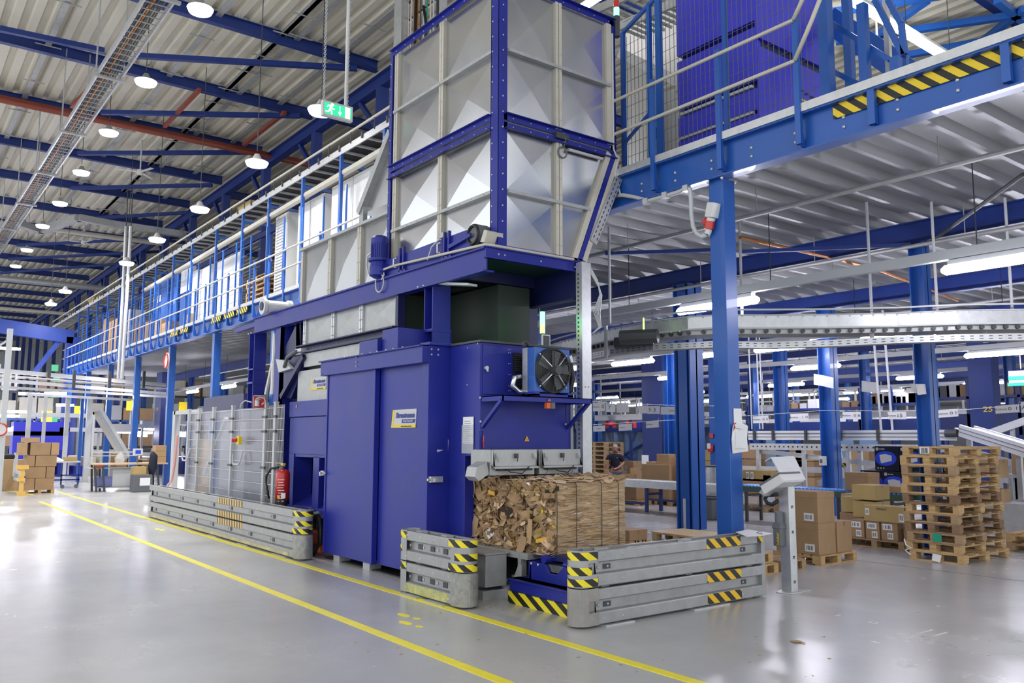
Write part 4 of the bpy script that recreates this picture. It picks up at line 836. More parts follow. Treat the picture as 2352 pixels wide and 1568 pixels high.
# perforated upright post
t = thing('perforated_post', 'tall galvanised perforated post behind the bale at the rear corner of the press', 'post', (-8.3, 7.56, 0))
MB().box(-8.42, -8.41, 7.50, 7.66, .02, 4.22).box(-8.42, -8.30, 7.49, 7.50, .02, 4.22).box(-8.31, -8.30, 7.50, 7.655, .02, 4.22).build('channel', 'galv', t)
hl = MB(); z = .2
while z < 4.1: hl.box(-8.385, -8.36, 7.486, 7.4905, z, z+.028); z += .06
hl.build('slot', 'dgrey', t)['kind'] = 'stuff'
b = MB(); 
for z in (2.52, .95, .65): b.bolt((-8.30, 7.54, z), (1, 0, 0), .01); b.bolt((-8.30, 7.60, z), (1, 0, 0), .01)
b.build('bolt', 'galvd', t)
MB().prism([(-8.29, 7.66, 1.22), (-8.29, 7.72, 1.2), (-8.29, 7.74, 1.05), (-8.29, 7.67, 1.08)], (.01, 0, 0)).build('paper_tag', 'film', t)
b = MB(); random.seed(8)
for i in range(5):
    y0 = 7.70+.01*i; b.tube([(-8.3, 7.66, 4.15-.02*i), (-8.3, y0+.08, 4.0-.03*i), (-8.3, y0+.12, 3.8), (-8.3, y0+.02*i, 3.55), (-8.3, y0+.1, 3.35), (-8.3, 7.67, 3.25)], .007, 5)
b.build('cable_tangle', 'lgrey', t)
# tying heads above the bale
for i, (pa_, pb_) in enumerate((((1128, 1033), (1229, 1033)), ((1240, 1034), (1329, 1036)))):
    y0, y1 = at(*pa_, X=-7.98).y, at(*pb_, X=-7.98).y
    t = thing('tying_head', ('left' if i == 0 else 'right')+' galvanised tying box resting just above the bale', 'tying box', (-8.2, (y0+y1)/2, 1.45), 'tying boxes over the bale')
    MB().box(-8.40, -7.99, y0, y1, 1.40, 1.70).build('housing', 'guard', t, bevel=.006)
    MB().prism([(-7.99, y0+.01, 1.69), (-7.95, y0+.01, 1.70), (-7.95, y0+.01, 1.50), (-7.91, y0+.01, 1.48), (-7.91, y0+.01, 1.50), (-7.99, y0+.01, 1.52)], (0, y1-y0-.01, 0)).build('cover', 'galvd', t)
    MB().box(-7.99, -7.93, y0+.08, y1-.08, 1.455, 1.48).build('slot', 'black', t)
    for u in (.08, .5, .92):
        y = y0+(y1-y0)*u; MB().box(-7.95, -7.92, y-.015, y+.03, 1.60, 1.655).tube([(-7.93, y, 1.64), (-7.90, y, 1.60), (-7.92, y+.01, 1.56)], .006, 5).build('toggle_latch', 'dgrey' if u == .5 else 'galvd', t)
    MB().tube([(-7.93, y0+.15, 1.49), (-7.90, y0+.22, 1.44), (-7.88, (y0+y1)/2+.05, 1.42), (-7.9, y1-.15, 1.50)], .006, 5).build('cable', 'black', t)
    if i == 0: MB().prism([(-8.02, y0-.03, 1.56), (-8.02, y0-.17, 1.50), (-8.02, y0-.2, 1.39), (-8.02, y0-.14, 1.34), (-8.02, y0-.0, 1.42)], (-.2, 0, 0)).build('side_bracket', 'galvd', t)
    else: MB().cyl((-8.1, y0-.05, 1.40), (-8.1, y0-.05, 1.62), .04, 10).build('actuator', 'black', t)
# ================================================================ bale on its cradle
random.seed(21)
bale = thing('cardboard_bale', 'large pressed bale of waste cardboard tied with dark wires, coming out of the press', 'bale', (-8.1, 6.68, .56))
BX0, BX1, BY0, BY1, BZ0, BZ1 = -9.0, -7.27, 6.15, 7.23, .55, 1.33
def nz(x, y, z, s=1.0):
    from mathutils import noise
    return noise.noise(Vector((x*s, y*s, z*s)))
def grid_face(b, o, u, v, n, nu, nv, amp, su, sv):
    o, u, v, n = Vector(o), Vector(u), Vector(v), Vector(n); vs = []
    for j in range(nv+1):
        for i in range(nu+1):
            fu, fv = i/nu, j/nv; e = min(1, 8*min(fu, 1-fu, fv, 1-fv)+.15)
            d = nz(fu*su, fv*sv, 3.7)*.6+nz(fu*su*2.7, fv*sv*2.7, 9.1)*.4+nz(fu*su*6, fv*sv*6, 1.1)*.2
            vs.append(o+u*fu+v*fv+n*(amp*d*e))
    b.add(vs, [(j*(nu+1)+i, j*(nu+1)+i+1, (j+1)*(nu+1)+i+1, (j+1)*(nu+1)+i) for j in range(nv) for i in range(nu)])
bm1 = mat('pressed_cardboard', (.40, .27, .15), .85, col2=(.60, .43, .27), vscale=2.6, stretch=(1, 1, 5), bump=.9, bscale=14)
b = MB(); L = BX1-BX0; W = BY1-BY0; Hh = BZ1-BZ0
grid_face(b, (BX0, BY0, BZ0), (L, 0, 0), (0, 0, Hh), (0, -1, 0), 60, 30, .055, 7, 5)
grid_face(b, (BX1, BY0, BZ0), (0, W, 0), (0, 0, Hh), (1, 0, 0), 44, 60, .035, 3, 16)
grid_face(b, (BX0, BY0, BZ1), (L, 0, 0), (0, W, 0), (0, 0, 1), 40, 30, .03, 5, 5)
grid_face(b, (BX0, BY1, BZ0), (L, 0, 0), (0, 0, Hh), (0, 1, 0), 10, 10, .01, 5, 5)
b.quad((BX0, BY0, BZ0), (BX1, BY0, BZ0), (BX1, BY1, BZ0), (BX0, BY1, BZ0)); b.quad((BX0, BY0, BZ0), (BX0, BY1, BZ0), (BX0, BY1, BZ1), (BX0, BY0, BZ1))
b.build('pressed_core', bm1, bale)
CM = ['card', 'card2', 'card', 'card2', mat('brown_card', (.36, .23, .125), .8, vary=.15), mat('tan_card', (.66, .49, .32), .75, vary=.1), mat('gap_shade_card', (.05, .03, .02), .9), 'card3', 'whiteb', 'yellow', mat('lit_top_card', (.80, .60, .43), .7, vary=.08)]  # near-black flakes paint gap shade, palest card paints light on the top
def plate(b, c, u, v, n, su, sv, th, curl):
    """a bent scrap of card: curved strip of quads with thickness"""
    c, u, v, n = Vector(c), Vector(u).normalized(), Vector(v).normalized(), Vector(n).normalized(); k = 4; vs = []
    for side in (0, 1):
        for i in range(k+1):
            t = i/k-.5
            for s in (-.5, .5): vs.append(c+u*(su*t)+v*(sv*s*(1-.25*abs(t)))+n*(curl*(t*t*4-.4)+side*th))
    m = (k+1)*2; fs = []
    for i in range(k):
        a_, b_, c_, d_ = i*2, i*2+1, i*2+3, i*2+2
        fs += [(a_, b_, c_, d_), (a_+m, d_+m, c_+m, b_+m), (a_, d_, d_+m, a_+m), (b_, b_+m, c_+m, c_)]
    fs += [(0, m, m+1, 1), (k*2, k*2+1, k*2+1+m, k*2+m)]
    b.add(vs, fs)
fl_ = MB()
def pick():
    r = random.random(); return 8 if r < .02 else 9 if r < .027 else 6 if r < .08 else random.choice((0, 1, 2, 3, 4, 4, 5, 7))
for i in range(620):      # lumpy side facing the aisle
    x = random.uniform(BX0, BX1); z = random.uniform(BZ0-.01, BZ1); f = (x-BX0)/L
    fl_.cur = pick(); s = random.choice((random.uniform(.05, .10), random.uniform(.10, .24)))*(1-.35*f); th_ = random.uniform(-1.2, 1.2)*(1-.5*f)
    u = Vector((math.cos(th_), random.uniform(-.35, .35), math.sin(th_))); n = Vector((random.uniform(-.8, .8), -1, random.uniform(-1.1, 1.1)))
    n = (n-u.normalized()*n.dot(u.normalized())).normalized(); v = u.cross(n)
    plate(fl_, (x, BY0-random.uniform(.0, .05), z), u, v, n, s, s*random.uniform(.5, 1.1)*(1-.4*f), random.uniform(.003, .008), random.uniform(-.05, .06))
for i in range(800):      # layered edges at the end
    y = random.uniform(BY0+.06, BY1-.08); z = random.uniform(BZ0, BZ1); fl_.cur = random.choice((1, 5, 5, 1, 7, 0)) if random.random() < .93 else (8 if random.random() < .5 else pick())
    u = Vector((random.uniform(-.08, .08), 1, random.uniform(-.10, .10))); v = Vector((1, 0, random.uniform(-.4, .4))); v = (v-u.normalized()*v.dot(u.normalized())); n = u.cross(v)
    plate(fl_, (BX1-random.uniform(.028, .05), y, z), u, v, n, random.uniform(.06, .24), random.uniform(.05, .10), random.uniform(.002, .007), random.uniform(-.012, .012))
for i in range(150):      # top, in paler card that paints light from above
    x = random.uniform(BX0+.3, BX1); y = random.uniform(BY0, BY1+.02); fl_.cur = random.choice((5, 10, 10, 5, 10, 1)); f = 1 if y > 6.4 else 1.2
    u = Vector((random.uniform(-1, 1), random.uniform(-1, 1), random.uniform(-.12, .12))).normalized(); n = Vector((random.uniform(-.2, .2), random.uniform(-.2, .2), 1)); n = (n-u*n.dot(u)).normalized(); v = u.cross(n)
    plate(fl_, (x, y, BZ1+random.uniform(.0, .035)), u, v, n, random.uniform(.1, .3), random.uniform(.06, .2), .005, random.uniform(-.02, .02))
for i in range(60):       # far corner raised flaps and right rim
    fl_.cur = random.choice((1, 5, 0)); u = Vector((.3, 1, random.uniform(-.2, .3))).normalized(); n = Vector((.2, -.1, 1)); n = (n-u*n.dot(u)).normalized()
    plate(fl_, (random.uniform(-7.9, -7.28), random.uniform(7.0, 7.28), BZ1+random.uniform(.0, .05)), u, u.cross(n), n, random.uniform(.1, .25), .12, .005, .02)
for i in range(70):       # ragged lower edge
    x = random.uniform(BX0, BX1); fl_.cur = random.choice((0, 2, 4, 5)); u = Vector((1, random.uniform(-.3, .3), random.uniform(-.15, .2))).normalized(); n = Vector((0, -.3, 1)); n = (n-u*n.dot(u)).normalized()
    plate(fl_, (x, BY0-.02, BZ0+random.uniform(-.01, .03)), u, u.cross(n), n, random.uniform(.08, .22), .09, .005, .02)
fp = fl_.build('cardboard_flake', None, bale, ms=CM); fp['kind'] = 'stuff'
fl2 = MB(); plate(fl2, (-8.80, 6.06, 1.19), (.15, 0, 1), (1, 0, -.1), (.1, -1, 0), .24, .12, .006, .02); plate(fl2, (-8.72, 6.05, .74), (.35, 0, 1), (1, 0, -.4), (.1, -1, 0), .26, .12, .006, .0); plate(fl2, (-7.62, 6.05, .78), (.1, 0, 1), (1, 0, -.1), (.4, -1, 0), .28, .09, .006, .0); plate(fl2, (-7.75, 6.04, .62), (.5, 0, 1), (1, 0, -.3), (.2, -1, .2), .22, .12, .006, .02)
fl2.build('loose_flap', 'card2', bale)
fl3 = MB(); plate(fl3, (-8.38, 6.07, 1.17), (1, 0, -.15), (0, 0, 1), (0, -1, 0), .13, .05, .006, .01); plate(fl3, (-7.42, 6.12, .70), (1, .5, .2), (0, 0, 1), (.5, -1, .4), .25, .05, .006, -.02)
fl3.build('yellow_scrap', mat('ochre_print', (.75, .42, .04), .6), bale)
for px in (1279, 1324, 1382, 1421):      # wires over the end face and top
    a = at(px, 1200, X=BX1+.03); y = a.y
    MB().tube([(BX0+.4, y, BZ1+.02), (BX1-.6, y+.01, BZ1+.035), (BX1-.3, y, BZ1+.03), (BX1+.0, y, BZ1+.015), (BX1+.03, y, BZ1-.02), (BX1+.032, y+.004, 1.0), (BX1+.03, y, BZ0+.01)], .005, 6).build('tie_wire', 'wired', bale)
for px in (1108, 1157, 1207):
    a = at(px, 1170, Y=BY0-.05); MB().tube([(a.x, BY0-.045, BZ1-.06), (a.x, BY0-.052, 1.0), (a.x, BY0-.045, BZ0+.02)], .004, 6).build('tie_wire', 'wired', bale)
for y in (6.35, 6.75):
    b = MB(); b.tube([(-7.75, y, BZ1+.03), (-7.72, y+.05, BZ1+.12), (-7.68, y+.02, BZ1+.16)], .003, 5); b.build('wire_end', 'wired', bale)

# cradle and tables under the bale
t = thing('bale_cradle', 'blue steel tilting cradle with black and yellow tape at its foot, under the bale', 'cradle', (-7.1, 6.6, 0))
MB().prism([(-7.55, 5.98, .18), (-6.72, 5.98, .18), (-6.72, 5.98, .43), (-6.95, 5.98, .47), (-7.06, 5.98, .37), (-7.20, 5.98, .37), (-7.26, 5.98, .46), (-7.52, 5.98, .46)], (0, .03, 0)).box(-7.55, -7.50, 5.98, 7.4, .1, .46).box(-6.75, -6.7, 5.98, 7.4, .1, .40).box(-7.5, -6.75, 6.5, 6.6, .1, .4).build('side_plate', 'mblue', t, bevel=.004)
MB().box(-7.72, -6.55, 5.84, 5.99, .13, .27).box(-7.72, -6.55, 5.80, 6.3, .255, .27).build('foot_step', 'mblue', t, bevel=.004)
MB().box(-7.72, -6.55, 5.82, 5.99, .0, .13).build('hazard_strip', HZ['bright'], t)
MB().prism([(-7.28, 6.02, .46), (-7.22, 6.02, .38), (-6.95, 6.02, .38), (-6.78, 6.02, .46)], (0, 1.2, 0)).build('trough', 'sheet', t)
MB().cyl((-7.3, 5.99, .505), (-7.3, 7.3, .505), .045, 14).cyl((-7.0, 6.04, .48), (-6.6, 6.04, .47), .03, 10).build('roller', 'mblue', t)
MB().box(-7.6, -6.75, 6.1, 7.3, .49, .55).build('top_plate', 'mdark', t)
b = MB(); [b.bolt((x, 5.98, .44), (0, -1, 0), .016) for x in (-7.50, -7.38, -6.86)]; b.build('bolt', 'galv', t)
t = thing('bale_table', 'grey steel support table under the bale, between press and cradle', 'table', (-8.0, 6.5, 0))
MB().box(-9.0, -7.62, 6.02, 7.4, .46, .53).build('table_plate', 'galvd', t)
MB().box(-7.80, -7.74, 6.02, 6.1, .05, .46).box(-8.9, -8.84, 6.02, 6.1, 0, .46).box(-7.8, -7.74, 7.2, 7.3, 0, .46).build('leg', 'galvd', t)
MB().prism([(-7.92, 6.0, .0), (-7.72, 6.0, .0), (-7.70, 6.0, .40), (-7.76, 6.0, .40), (-7.90, 6.0, .16)], (0, .012, 0)).box(-8.0, -7.9, 5.95, 6.1, 0, .14).build('gusset_foot', 'galv', t)
MB().cyl((-8.02, 5.96, .12), (-8.02, 5.96, .32), .011, 8).box(-8.07, -7.97, 5.93, 6.0, .19, .21).build('adjusting_bolt', 'galv', t)
MB().box(-8.02, -7.86, 6.1, 6.24, .02, .24).build('carton_piece', 'card', t)
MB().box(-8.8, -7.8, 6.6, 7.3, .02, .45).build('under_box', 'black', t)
t = thing('sheet_steel_box', 'grey sheet steel box standing behind the short crash barrier, under the bale', 'box', (-8.0, 5.85, .1))
MB().box(-8.75, -7.96, 5.68, 5.98, .14, .50).box(-8.78, -7.94, 5.66, 6.0, .50, .52).build('body', 'galvd', t, bevel=.006)
MB().box(-8.7, -7.98, 5.66, 6.0, .0, .10).box(-8.6, -8.2, 5.72, 5.95, .08, .15).build('plinth', 'galv', t)

# ================================================================ crash barriers
def w_profile(d=1):
    """cross-section of one rail unit 0.36 high: two bulging bands and a recessed web. (out, z)"""
    return [(0, .0), (.05*d, .0), (.06*d, .01), (.06*d, .112), (.05*d, .122), (.004*d, .130), (.004*d, .225), (.05*d, .233), (.06*d, .243), (.06*d, .335), (.05*d, .345), (0, .345)]
def rail_x(b, x0, x1, y, z, face=-1, depth=.16):
    pr = w_profile(); b.prism([(x0, y-face*.0+face*o_, z+h) for o_, h in pr], (x1-x0, 0, 0))
def rail_y(b, y0, y1, x, z, face=1): b.prism([(x+face*o_, y0, z+h) for o_, h in w_profile()], (0, y1-y0, 0))
def nose(b, c, r, z0, z1, a0, a1, thick=.008, seg=14):
    """half round end cap about the vertical axis"""
    pts = [(c[0]+r*math.cos(a0+(a1-a0)*i/seg), c[1]+r*math.sin(a0+(a1-a0)*i/seg)) for i in range(seg+1)]
    inn = [(c[0]+(r-thick)*math.cos(a0+(a1-a0)*i/seg), c[1]+(r-thick)*math.sin(a0+(a1-a0)*i/seg)) for i in range(seg+1)]
    b.prism([(x, y, z0) for x, y in pts+inn[::-1]], (0, 0, z1-z0))
PI = math.pi
# --- right barrier along the hall depth (face towards +X)
br = thing('crash_barrier', 'long double galvanised crash barrier with hazard tape in front of the bale cradle, at right', 'crash barrier', (-6.25, 7.0, 0))
FX = -6.26      # web plane; the bands bulge to +X
for u, z in ((0, .02), (1, .385)):
    rb_ = MB(); y0, y1 = (5.78, 8.42); rail_y(rb_, y0, y1, FX, z, 1); rail_y(rb_, y0, y1, FX-.13, z, -1)
    rb_.box(FX-.13, FX, 5.8, 8.4, z+.02, z+.04)
    r_ = rb_.build('rail', 'guard', br, bevel=.003)
    n_ = MB(); R = .125+.005*(u == 0); cx = FX-.065
    nose(n_, (cx, 5.66), R, z, z+.355, PI*.98, 2*PI+.02); nose(n_, (cx, 5.66), R+.004, z, z+.012, PI, 2*PI); 
    n_.box(cx+R-.008, cx+R, 5.66, 5.79, z, z+.125).box(cx+R-.008, cx+R, 5.66, 5.79, z+.23, z+.355).box(cx+R-.06, cx+R-.05, 5.66, 5.79, z+.1, z+.25)
    n_.box(cx-R, cx-R+.008, 5.66, 5.9, z, z+.355)
    n_.build('end_cap', mat('scratched_galvanised_%d' % u, (.30, .30, .29), .42, metal=.4, vary=.1, vscale=6, col2=(.40, .36, .33)) if u == 0 else 'guard', br, bevel=.003)
    if u == 1:
        for zz in (.262, .118, -.005):
            h = MB(); R2 = R+.003; pts = [(cx+R2*math.cos(PI*.99+(PI*1.02)*i/14), 5.66+R2*math.sin(PI*.99+(PI*1.02)*i/14)) for i in range(15)]+([(cx+R2, 5.78)] if zz != .118 else [(cx+R2, 5.70)])
            zb = z+max(zz, .005)
            for (xa, ya), (xb, yb) in zip(pts, pts[1:]): h.quad((xa, ya, zb), (xb, yb, zb), (xb, yb, zb+.078), (xa, ya, zb+.078))
            h.build('hazard_band', stripes('hazard_nose', (.88, .74, .02), (.012, .012, .012), (.62, .62, 1.0), .15, wear=.22) if 'hazard_nose' not in bpy.data.materials else bpy.data.materials['hazard_nose'], br)
    e_ = MB(); e_.box(FX-.13, FX+.055, 8.40, 8.47, z, z+.355); e_.build('end_plate', 'guard', br, bevel=.004)
    ms_ = MB()
    for zc in (z+.24, z+.012) if u == 1 else (z+.24, z+.012):
        if u == 1 and zc < z+.1: continue
        ya, yb = at(1624, 1300, X=FX+.06).y, at(1702, 1300, X=FX+.06).y; ms_.box(FX+.0605, FX+.0625, ya, yb, zc, zc+.105)
    ms_.build('hazard_band', HZ['my'] if False else stripes('hazard_side_%d' % u, (.87, .52, .02), (.015, .015, .015), (0, 1, 1.2), .19, wear=.14), br)
    if u == 1:
        ya = at(1742, 1240, X=FX+.06).y; MB().box(FX+.0605, FX+.0625, 8.32, 8.42, z+.24, z+.345).build('hazard_band', HZ['y'], br)
    bo = MB()
    for y in (5.86, 6.12, 8.02, 8.30):
        for zz in (.295, .055): bo.bolt((FX+.06, y, z+zz), (1, 0, 0), .013, .008)
    for y in (5.83, 5.96, 8.1): bo.bolt((FX+.008, y, z+.178), (1, 0, 0), .016, .01)
    bo.build('bolt', 'galvd', br)
    MB().box(FX+.008, FX+.012, 5.90, 6.0, z+.155, z+.205).box(FX+.008, FX+.012, 8.08, 8.16, z+.155, z+.205).build('slot_plate', 'dgrey', br)
po = MB()
for y in (5.95, 7.2, 8.25): po.box(FX-.12, FX-.01, y-.05, y+.05, 0, .74)
po.build('post', 'galvd', br)
MB().box(FX-.16, FX+.10, 5.85, 6.25, 0, .014).box(FX-.16, FX+.10, 7.15, 7.75, 0, .014).build('foot_plate', 'galv', br)
# papers on top
t = thing('paper_stack', 'white papers with writing lying on the end of the right crash barrier', 'papers', (-6.3, 8.3, .74))
p0 = [at(*q, Z=.745) for q in ((1690, 1222), (1718, 1216), (1775, 1225), (1752, 1230), (1715, 1232))]
MB().prism(p0, (0, 0, .004)).build('sheet', 'whiteb', t); MB().tube([p0[0]*.3+p0[2]*.7+Vector((0, 0, .006)), (p0[1]+p0[2])*.5+Vector((0, 0, .006)), p0[3]*.6+p0[1]*.4+Vector((0, 0, .006)), p0[2]*.6+p0[4]*.4+Vector((0, 0, .006))], .004, 4).build('scribble', 'dgrey', t)
# --- middle short barrier (face towards -Y) and long left barrier
def xbarrier(name, label, x0, x1, y, capR, capL, m_low='galv', grime=True):
    t = thing(name, label, 'crash barrier', ((x0+x1)/2, y, 0))
    W = y+.065     # web plane
    for u, z in ((0, .02), (1, .385)):
        b = MB(); rail_x(b, x0+.12, x1-(.13 if capR else 0), W, z, -1); rail_x(b, x0+.12, x1-.13, W+.12, z, 1)
        b.build('rail', 'guard', t, bevel=.003)
        b = MB(); cy = W+.06; R = .125
        nose(b, (x1-.12, cy), R, z, z+.355, -PI/2, PI/2); b.box(x1-.24, x1-.11, cy-R, cy-R+.008, z, z+.355)
        if u == 0: nose(b, (x1-.12, cy), R+.012, z, z+.345, -PI/2, PI/2); b.box(x1-.2, x1-.11, cy-R-.01, cy-R, z, z+.345)
        b.build('end_cap', 'guard' if u else mat('dull_cap_'+name+str(int(-x1)), (.34, .34, .32), .45, metal=.4, vary=.25, vscale=12), t, bevel=.003)
        if capL:
            b = MB(); nose(b, (x0+.12, cy), R, z, z+.355, PI/2, PI*1.5); b.box(x0+.11, x0+.22, cy-R, cy-R+.008, z, z+.355); b.build('end_cap', 'guard', t, bevel=.003)
        else:
            b = MB(); b.box(x0, x0+.13, W-.062, W-.03, z, z+.12).box(x0, x0+.13, W-.062, W-.03, z+.235, z+.355).box(x0+.02, x0+.10, W-.03, W, z, z+.355); b.build('end_plate', 'guard', t)
        if u == 1:
            for zz in (.262, .118, .005):
                h = MB(); R2 = R+.003; pts = ([(x1-.28, cy-R2)] if zz != .118 else [(x1-.16, cy-R2)])+[(x1-.12+R2*math.cos(-PI/2+PI*i/12), cy+R2*math.sin(-PI/2+PI*i/12)) for i in range(13)]
                for (xa, ya), (xb, yb) in zip(pts, pts[1:]): h.quad((xa, ya, z+zz), (xb, yb, z+zz), (xb, yb, z+zz+.078), (xa, ya, z+zz+.078))
                h.build('hazard_band', HZ['bright'], t)
        if capL:
            for zz in ([.262] if u == 0 else [.262, .10]):
                h = MB(); R2 = R+.003; pts = [(x0+.12+R2*math.cos(PI+PI/2*i/6), cy+R2*math.sin(PI+PI/2*i/6)) for i in range(7)]+([(x0+.22, cy-R2)] if zz > .2 else [])
                for (xa, ya), (xb, yb) in zip(pts, pts[1:]): h.quad((xa, ya, z+zz), (xb, yb, z+zz), (xb, yb, z+zz+.078), (xa, ya, z+zz+.078))
                h.build('hazard_band', HZ['bright'], t)
        bo = MB(); n = 4 if x1-x0 < 3 else 9
        for i in range(n):
            x = x0+.22+(x1-x0-.5)*i/(n-1)
            for zz in (.295, .055): bo.bolt((x, W-.06, z+zz), (0, -1, 0), .014, .008)
            bo.bolt((x, W-.008, z+.178), (0, -1, 0), .018, .008)
        bo.build('bolt', 'lgrey', t)
        sl = MB()
        for i in range(n-1):
            x = x0+.4+(x1-x0-.6)*i/(n-1); sl.box(x, x+.09, W-.011, W-.007, z+.15, z+.21)
        sl.build('slot_plate', 'dgrey', t)
    return t, W
bmid, Wm = xbarrier('crash_barrier', 'short double crash barrier with rounded hazard taped ends in front of the press doors', -9.08, -7.66, 5.16, True, True)
g_ = mat('yellow_scuff', (.50, .50, .20), .5, vary=.3, vscale=10); MB().box(-8.95, -7.95, Wm-.0635, Wm-.0605, .03, .13).build('scuff_mark', g_, bmid)
MB().box(-8.9, -8.5, 5.09, 5.35, 0, .014).box(-8.35, -7.95, 5.09, 5.35, 0, .014).build('foot_plate', 'galvd', bmid)
MB().box(-8.75, -8.65, 5.23, 5.33, 0, .74).box(-8.2, -8.1, 5.23, 5.33, 0, .74).build('post', 'galvd', bmid)
blf, Wl = xbarrier('crash_barrier', 'very long double crash barrier beside the aisle in front of the mesh fence', -20.75, -12.10, 5.20, True, False)
hb = MB(); xa, xb = at(500, 1170, Y=Wl-.06).x, at(556, 1170, Y=Wl-.06).x
for z in (.385+.24, .385+.01, .02+.24): hb.box(xa, xb, Wl-.0645, Wl-.0605, z, z+.105)
hb.build('hazard_band', stripes('hazard_left', (.80, .50, .10), (.10, .09, .08), (1, 0, .15), .13, wear=.15), blf)
po = MB()
for i in range(6): x = -20.3+1.6*i; po.box(x-.05, x+.05, Wl+.01, Wl+.11, 0, .74)
po.build('post', 'galvd', blf)
for i in range(5): MB().box(-19.5+1.6*i, -19.0+1.6*i, Wl-.10, Wl+.2, 0, .012).build('foot_plate', 'galvd', blf)
sc = MB().box(-20.5, -12.5, Wl-.0640, Wl-.0605, .03, .08).build('scuff_mark', mat('yellowish_scuff', (.52, .48, .30), .5, vary=.25, vscale=6), blf)
# far small barrier at left
t = thing('crash_barrier', 'small far crash barrier with a taped end beside the carton pallet, at far left', 'crash barrier', (-31.5, 3.9, 0))
a, c = at(6, 1130, Y=3.95), at(52, 1130, Y=3.95)
b = MB(); rail_x(b, a.x, c.x, 4.0, .36, -1); b.build('rail', 'lgrey', t); MB().box(c.x-.45, c.x+.06, 3.9, 3.935, .36, .71).build('hazard_band', HZ['bright'], t)
for px in (18, 45): x = at(px, 1135, Y=4.05).x; MB().box(x-.1, x+.1, 4.0, 4.15, 0, .4).build('post', 'grey', t)

# ================================================================ control pedestal
t = thing('control_pedestal', 'galvanised control pedestal with slanted canopy and hand scanner, beside the barrier end', 'pedestal', (-6.24, 8.98, 0))
PX, PY = -6.30, 8.95
MB().box(PX-.01, PX+.13, PY-.03, PY+.10, 0.01, 1.26).build('post', 'galv', t, bevel=.004)
MB().prism([at(*q, Z=.002) for q in ((1783, 1361), (1800, 1352), (1862, 1356), (1822, 1365))], (0, 0, .012)).build('base_plate', 'galv', t)
# head: box slanted in the plane of the picture, extruded along the viewing depth
D_ = at(1802, 1104, X=-6.05); E_ = at(1851, 1101, X=-6.05); A_ = at(1772, 1049, X=-6.30); B_ = at(1824, 1047, X=-6.30); yb, ye, zd = D_.y+.02, E_.y, D_.z
MB().prism([A_, B_, E_, D_], (-.012, 0, -.012)).prism([A_, B_, B_+Vector((-.10, 0, -.05)), A_+Vector((-.10, 0, -.05))], (0, 0, -.01)).build('canopy', 'whiteb' if False else mat('bright_zinc', (.70, .71, .73), .45, metal=.1, vary=.03, vscale=9), t)
MB().prism([(-6.07, yb, zd-.02), (-6.20, yb, zd-.10), (-6.34, yb, zd-.20), (-6.44, yb, zd-.16), (-6.16, yb, zd+.10)], (0, ye-yb-.03, 0)).build('head_body', 'galvd', t)
bx_ = [at(*q_, Y=yb-.03) for q_ in ((1745, 1115), (1790, 1087), (1801, 1107), (1754, 1136))]
MB().prism(bx_, (0, ye-yb, 0)).build('control_box', 'white', t, bevel=.01)
MB().prism([at(*q_, Y=yb-.035) for q_ in ((1744, 1112), (1789, 1084), (1791, 1088), (1746, 1116))], (0, ye-yb+.01, 0)).build('seal', 'grey', t)
MB().tube([at(1786, 1135, Y=8.8), at(1775, 1136, Y=8.8), at(1762, 1137, Y=8.8), at(1757, 1145, Y=8.8), at(1762, 1155, Y=8.8), at(1774, 1158, Y=8.8), at(1787, 1150, Y=8.8)], .024, 10).build('hose', 'black', t, smooth=True)
a, c = at(1789, 1175, Y=8.84), at(1789, 1253, Y=8.84)
hs = MB().box(a.x-.065, a.x+.035, 8.80, 8.92, c.z, a.z-.13).cyl((a.x-.015, 8.86, a.z-.16), (a.x-.015, 8.86, a.z), .05, 12).box(a.x-.075, a.x+.045, 8.79, 8.93, a.z-.2, a.z-.16).build('scanner_holder', 'grey', t, bevel=.006)
text('SafeBall', 'lettering', hs, (a.x+.005, 8.797, (a.z+c.z)/2-.12), (0, 0, 1), (-1, 0, 0), .05, 'yellow', .001)
b = MB()
for z in (1.02, .72, .42, .13): b.box(PX+.131, PX+.134, PY+.02, PY+.05, z, z+.008).box(PX+.131, PX+.134, PY+.018, PY+.024, z-.025, z+.01).box(PX+.131, PX+.134, PY+.046, PY+.052, z-.025, z+.01)
b.build('cut_mark', 'black', t)
MB().box(-6.55, -6.42, 8.55, 8.75, 0, .04).build('floor_bracket', 'galv', t)

# papers on the nearest column
t = thing('paper_sheaf', 'curled sheaf of white lists hanging on the nearest blue column', 'papers', (-6.60, 8.45, 1.8))
cf = -6.605
y0, y1 = at(1686, 1000, X=cf).y, at(1704, 1000, X=cf).y
MB().box(cf, cf+.006, y0, y1, at(1695, 985, X=cf).z, at(1695, 938, X=cf).z).build('backing_sheet', 'whiteb', t)
vs = [at(1685, 975, X=cf+.02), at(1706, 972, X=cf+.05), at(1718, 978, X=cf+.02), at(1716, 1008, X=cf+.03), at(1719, 1036, X=cf+.02), at(1684, 1041, X=cf+.01), at(1682, 1010, X=cf+.04)]
MB().prism(vs, (-.012, 0, 0)).build('curled_sheet', 'whiteb', t)
MB().prism([at(1686, 973, X=cf+.03), at(1716, 975, X=cf+.07), at(1706, 985, X=cf+.08), at(1690, 982, X=cf+.05)], (-.004, 0, 0)).build('bent_corner', 'white', t)
MB().prism([at(1686, 971, X=cf+.033), at(1691, 970, X=cf+.033), at(1688, 982, X=cf+.033), at(1685, 990, X=cf+.033)], (.002, 0, 0)).build('red_tape', 'redp', t)
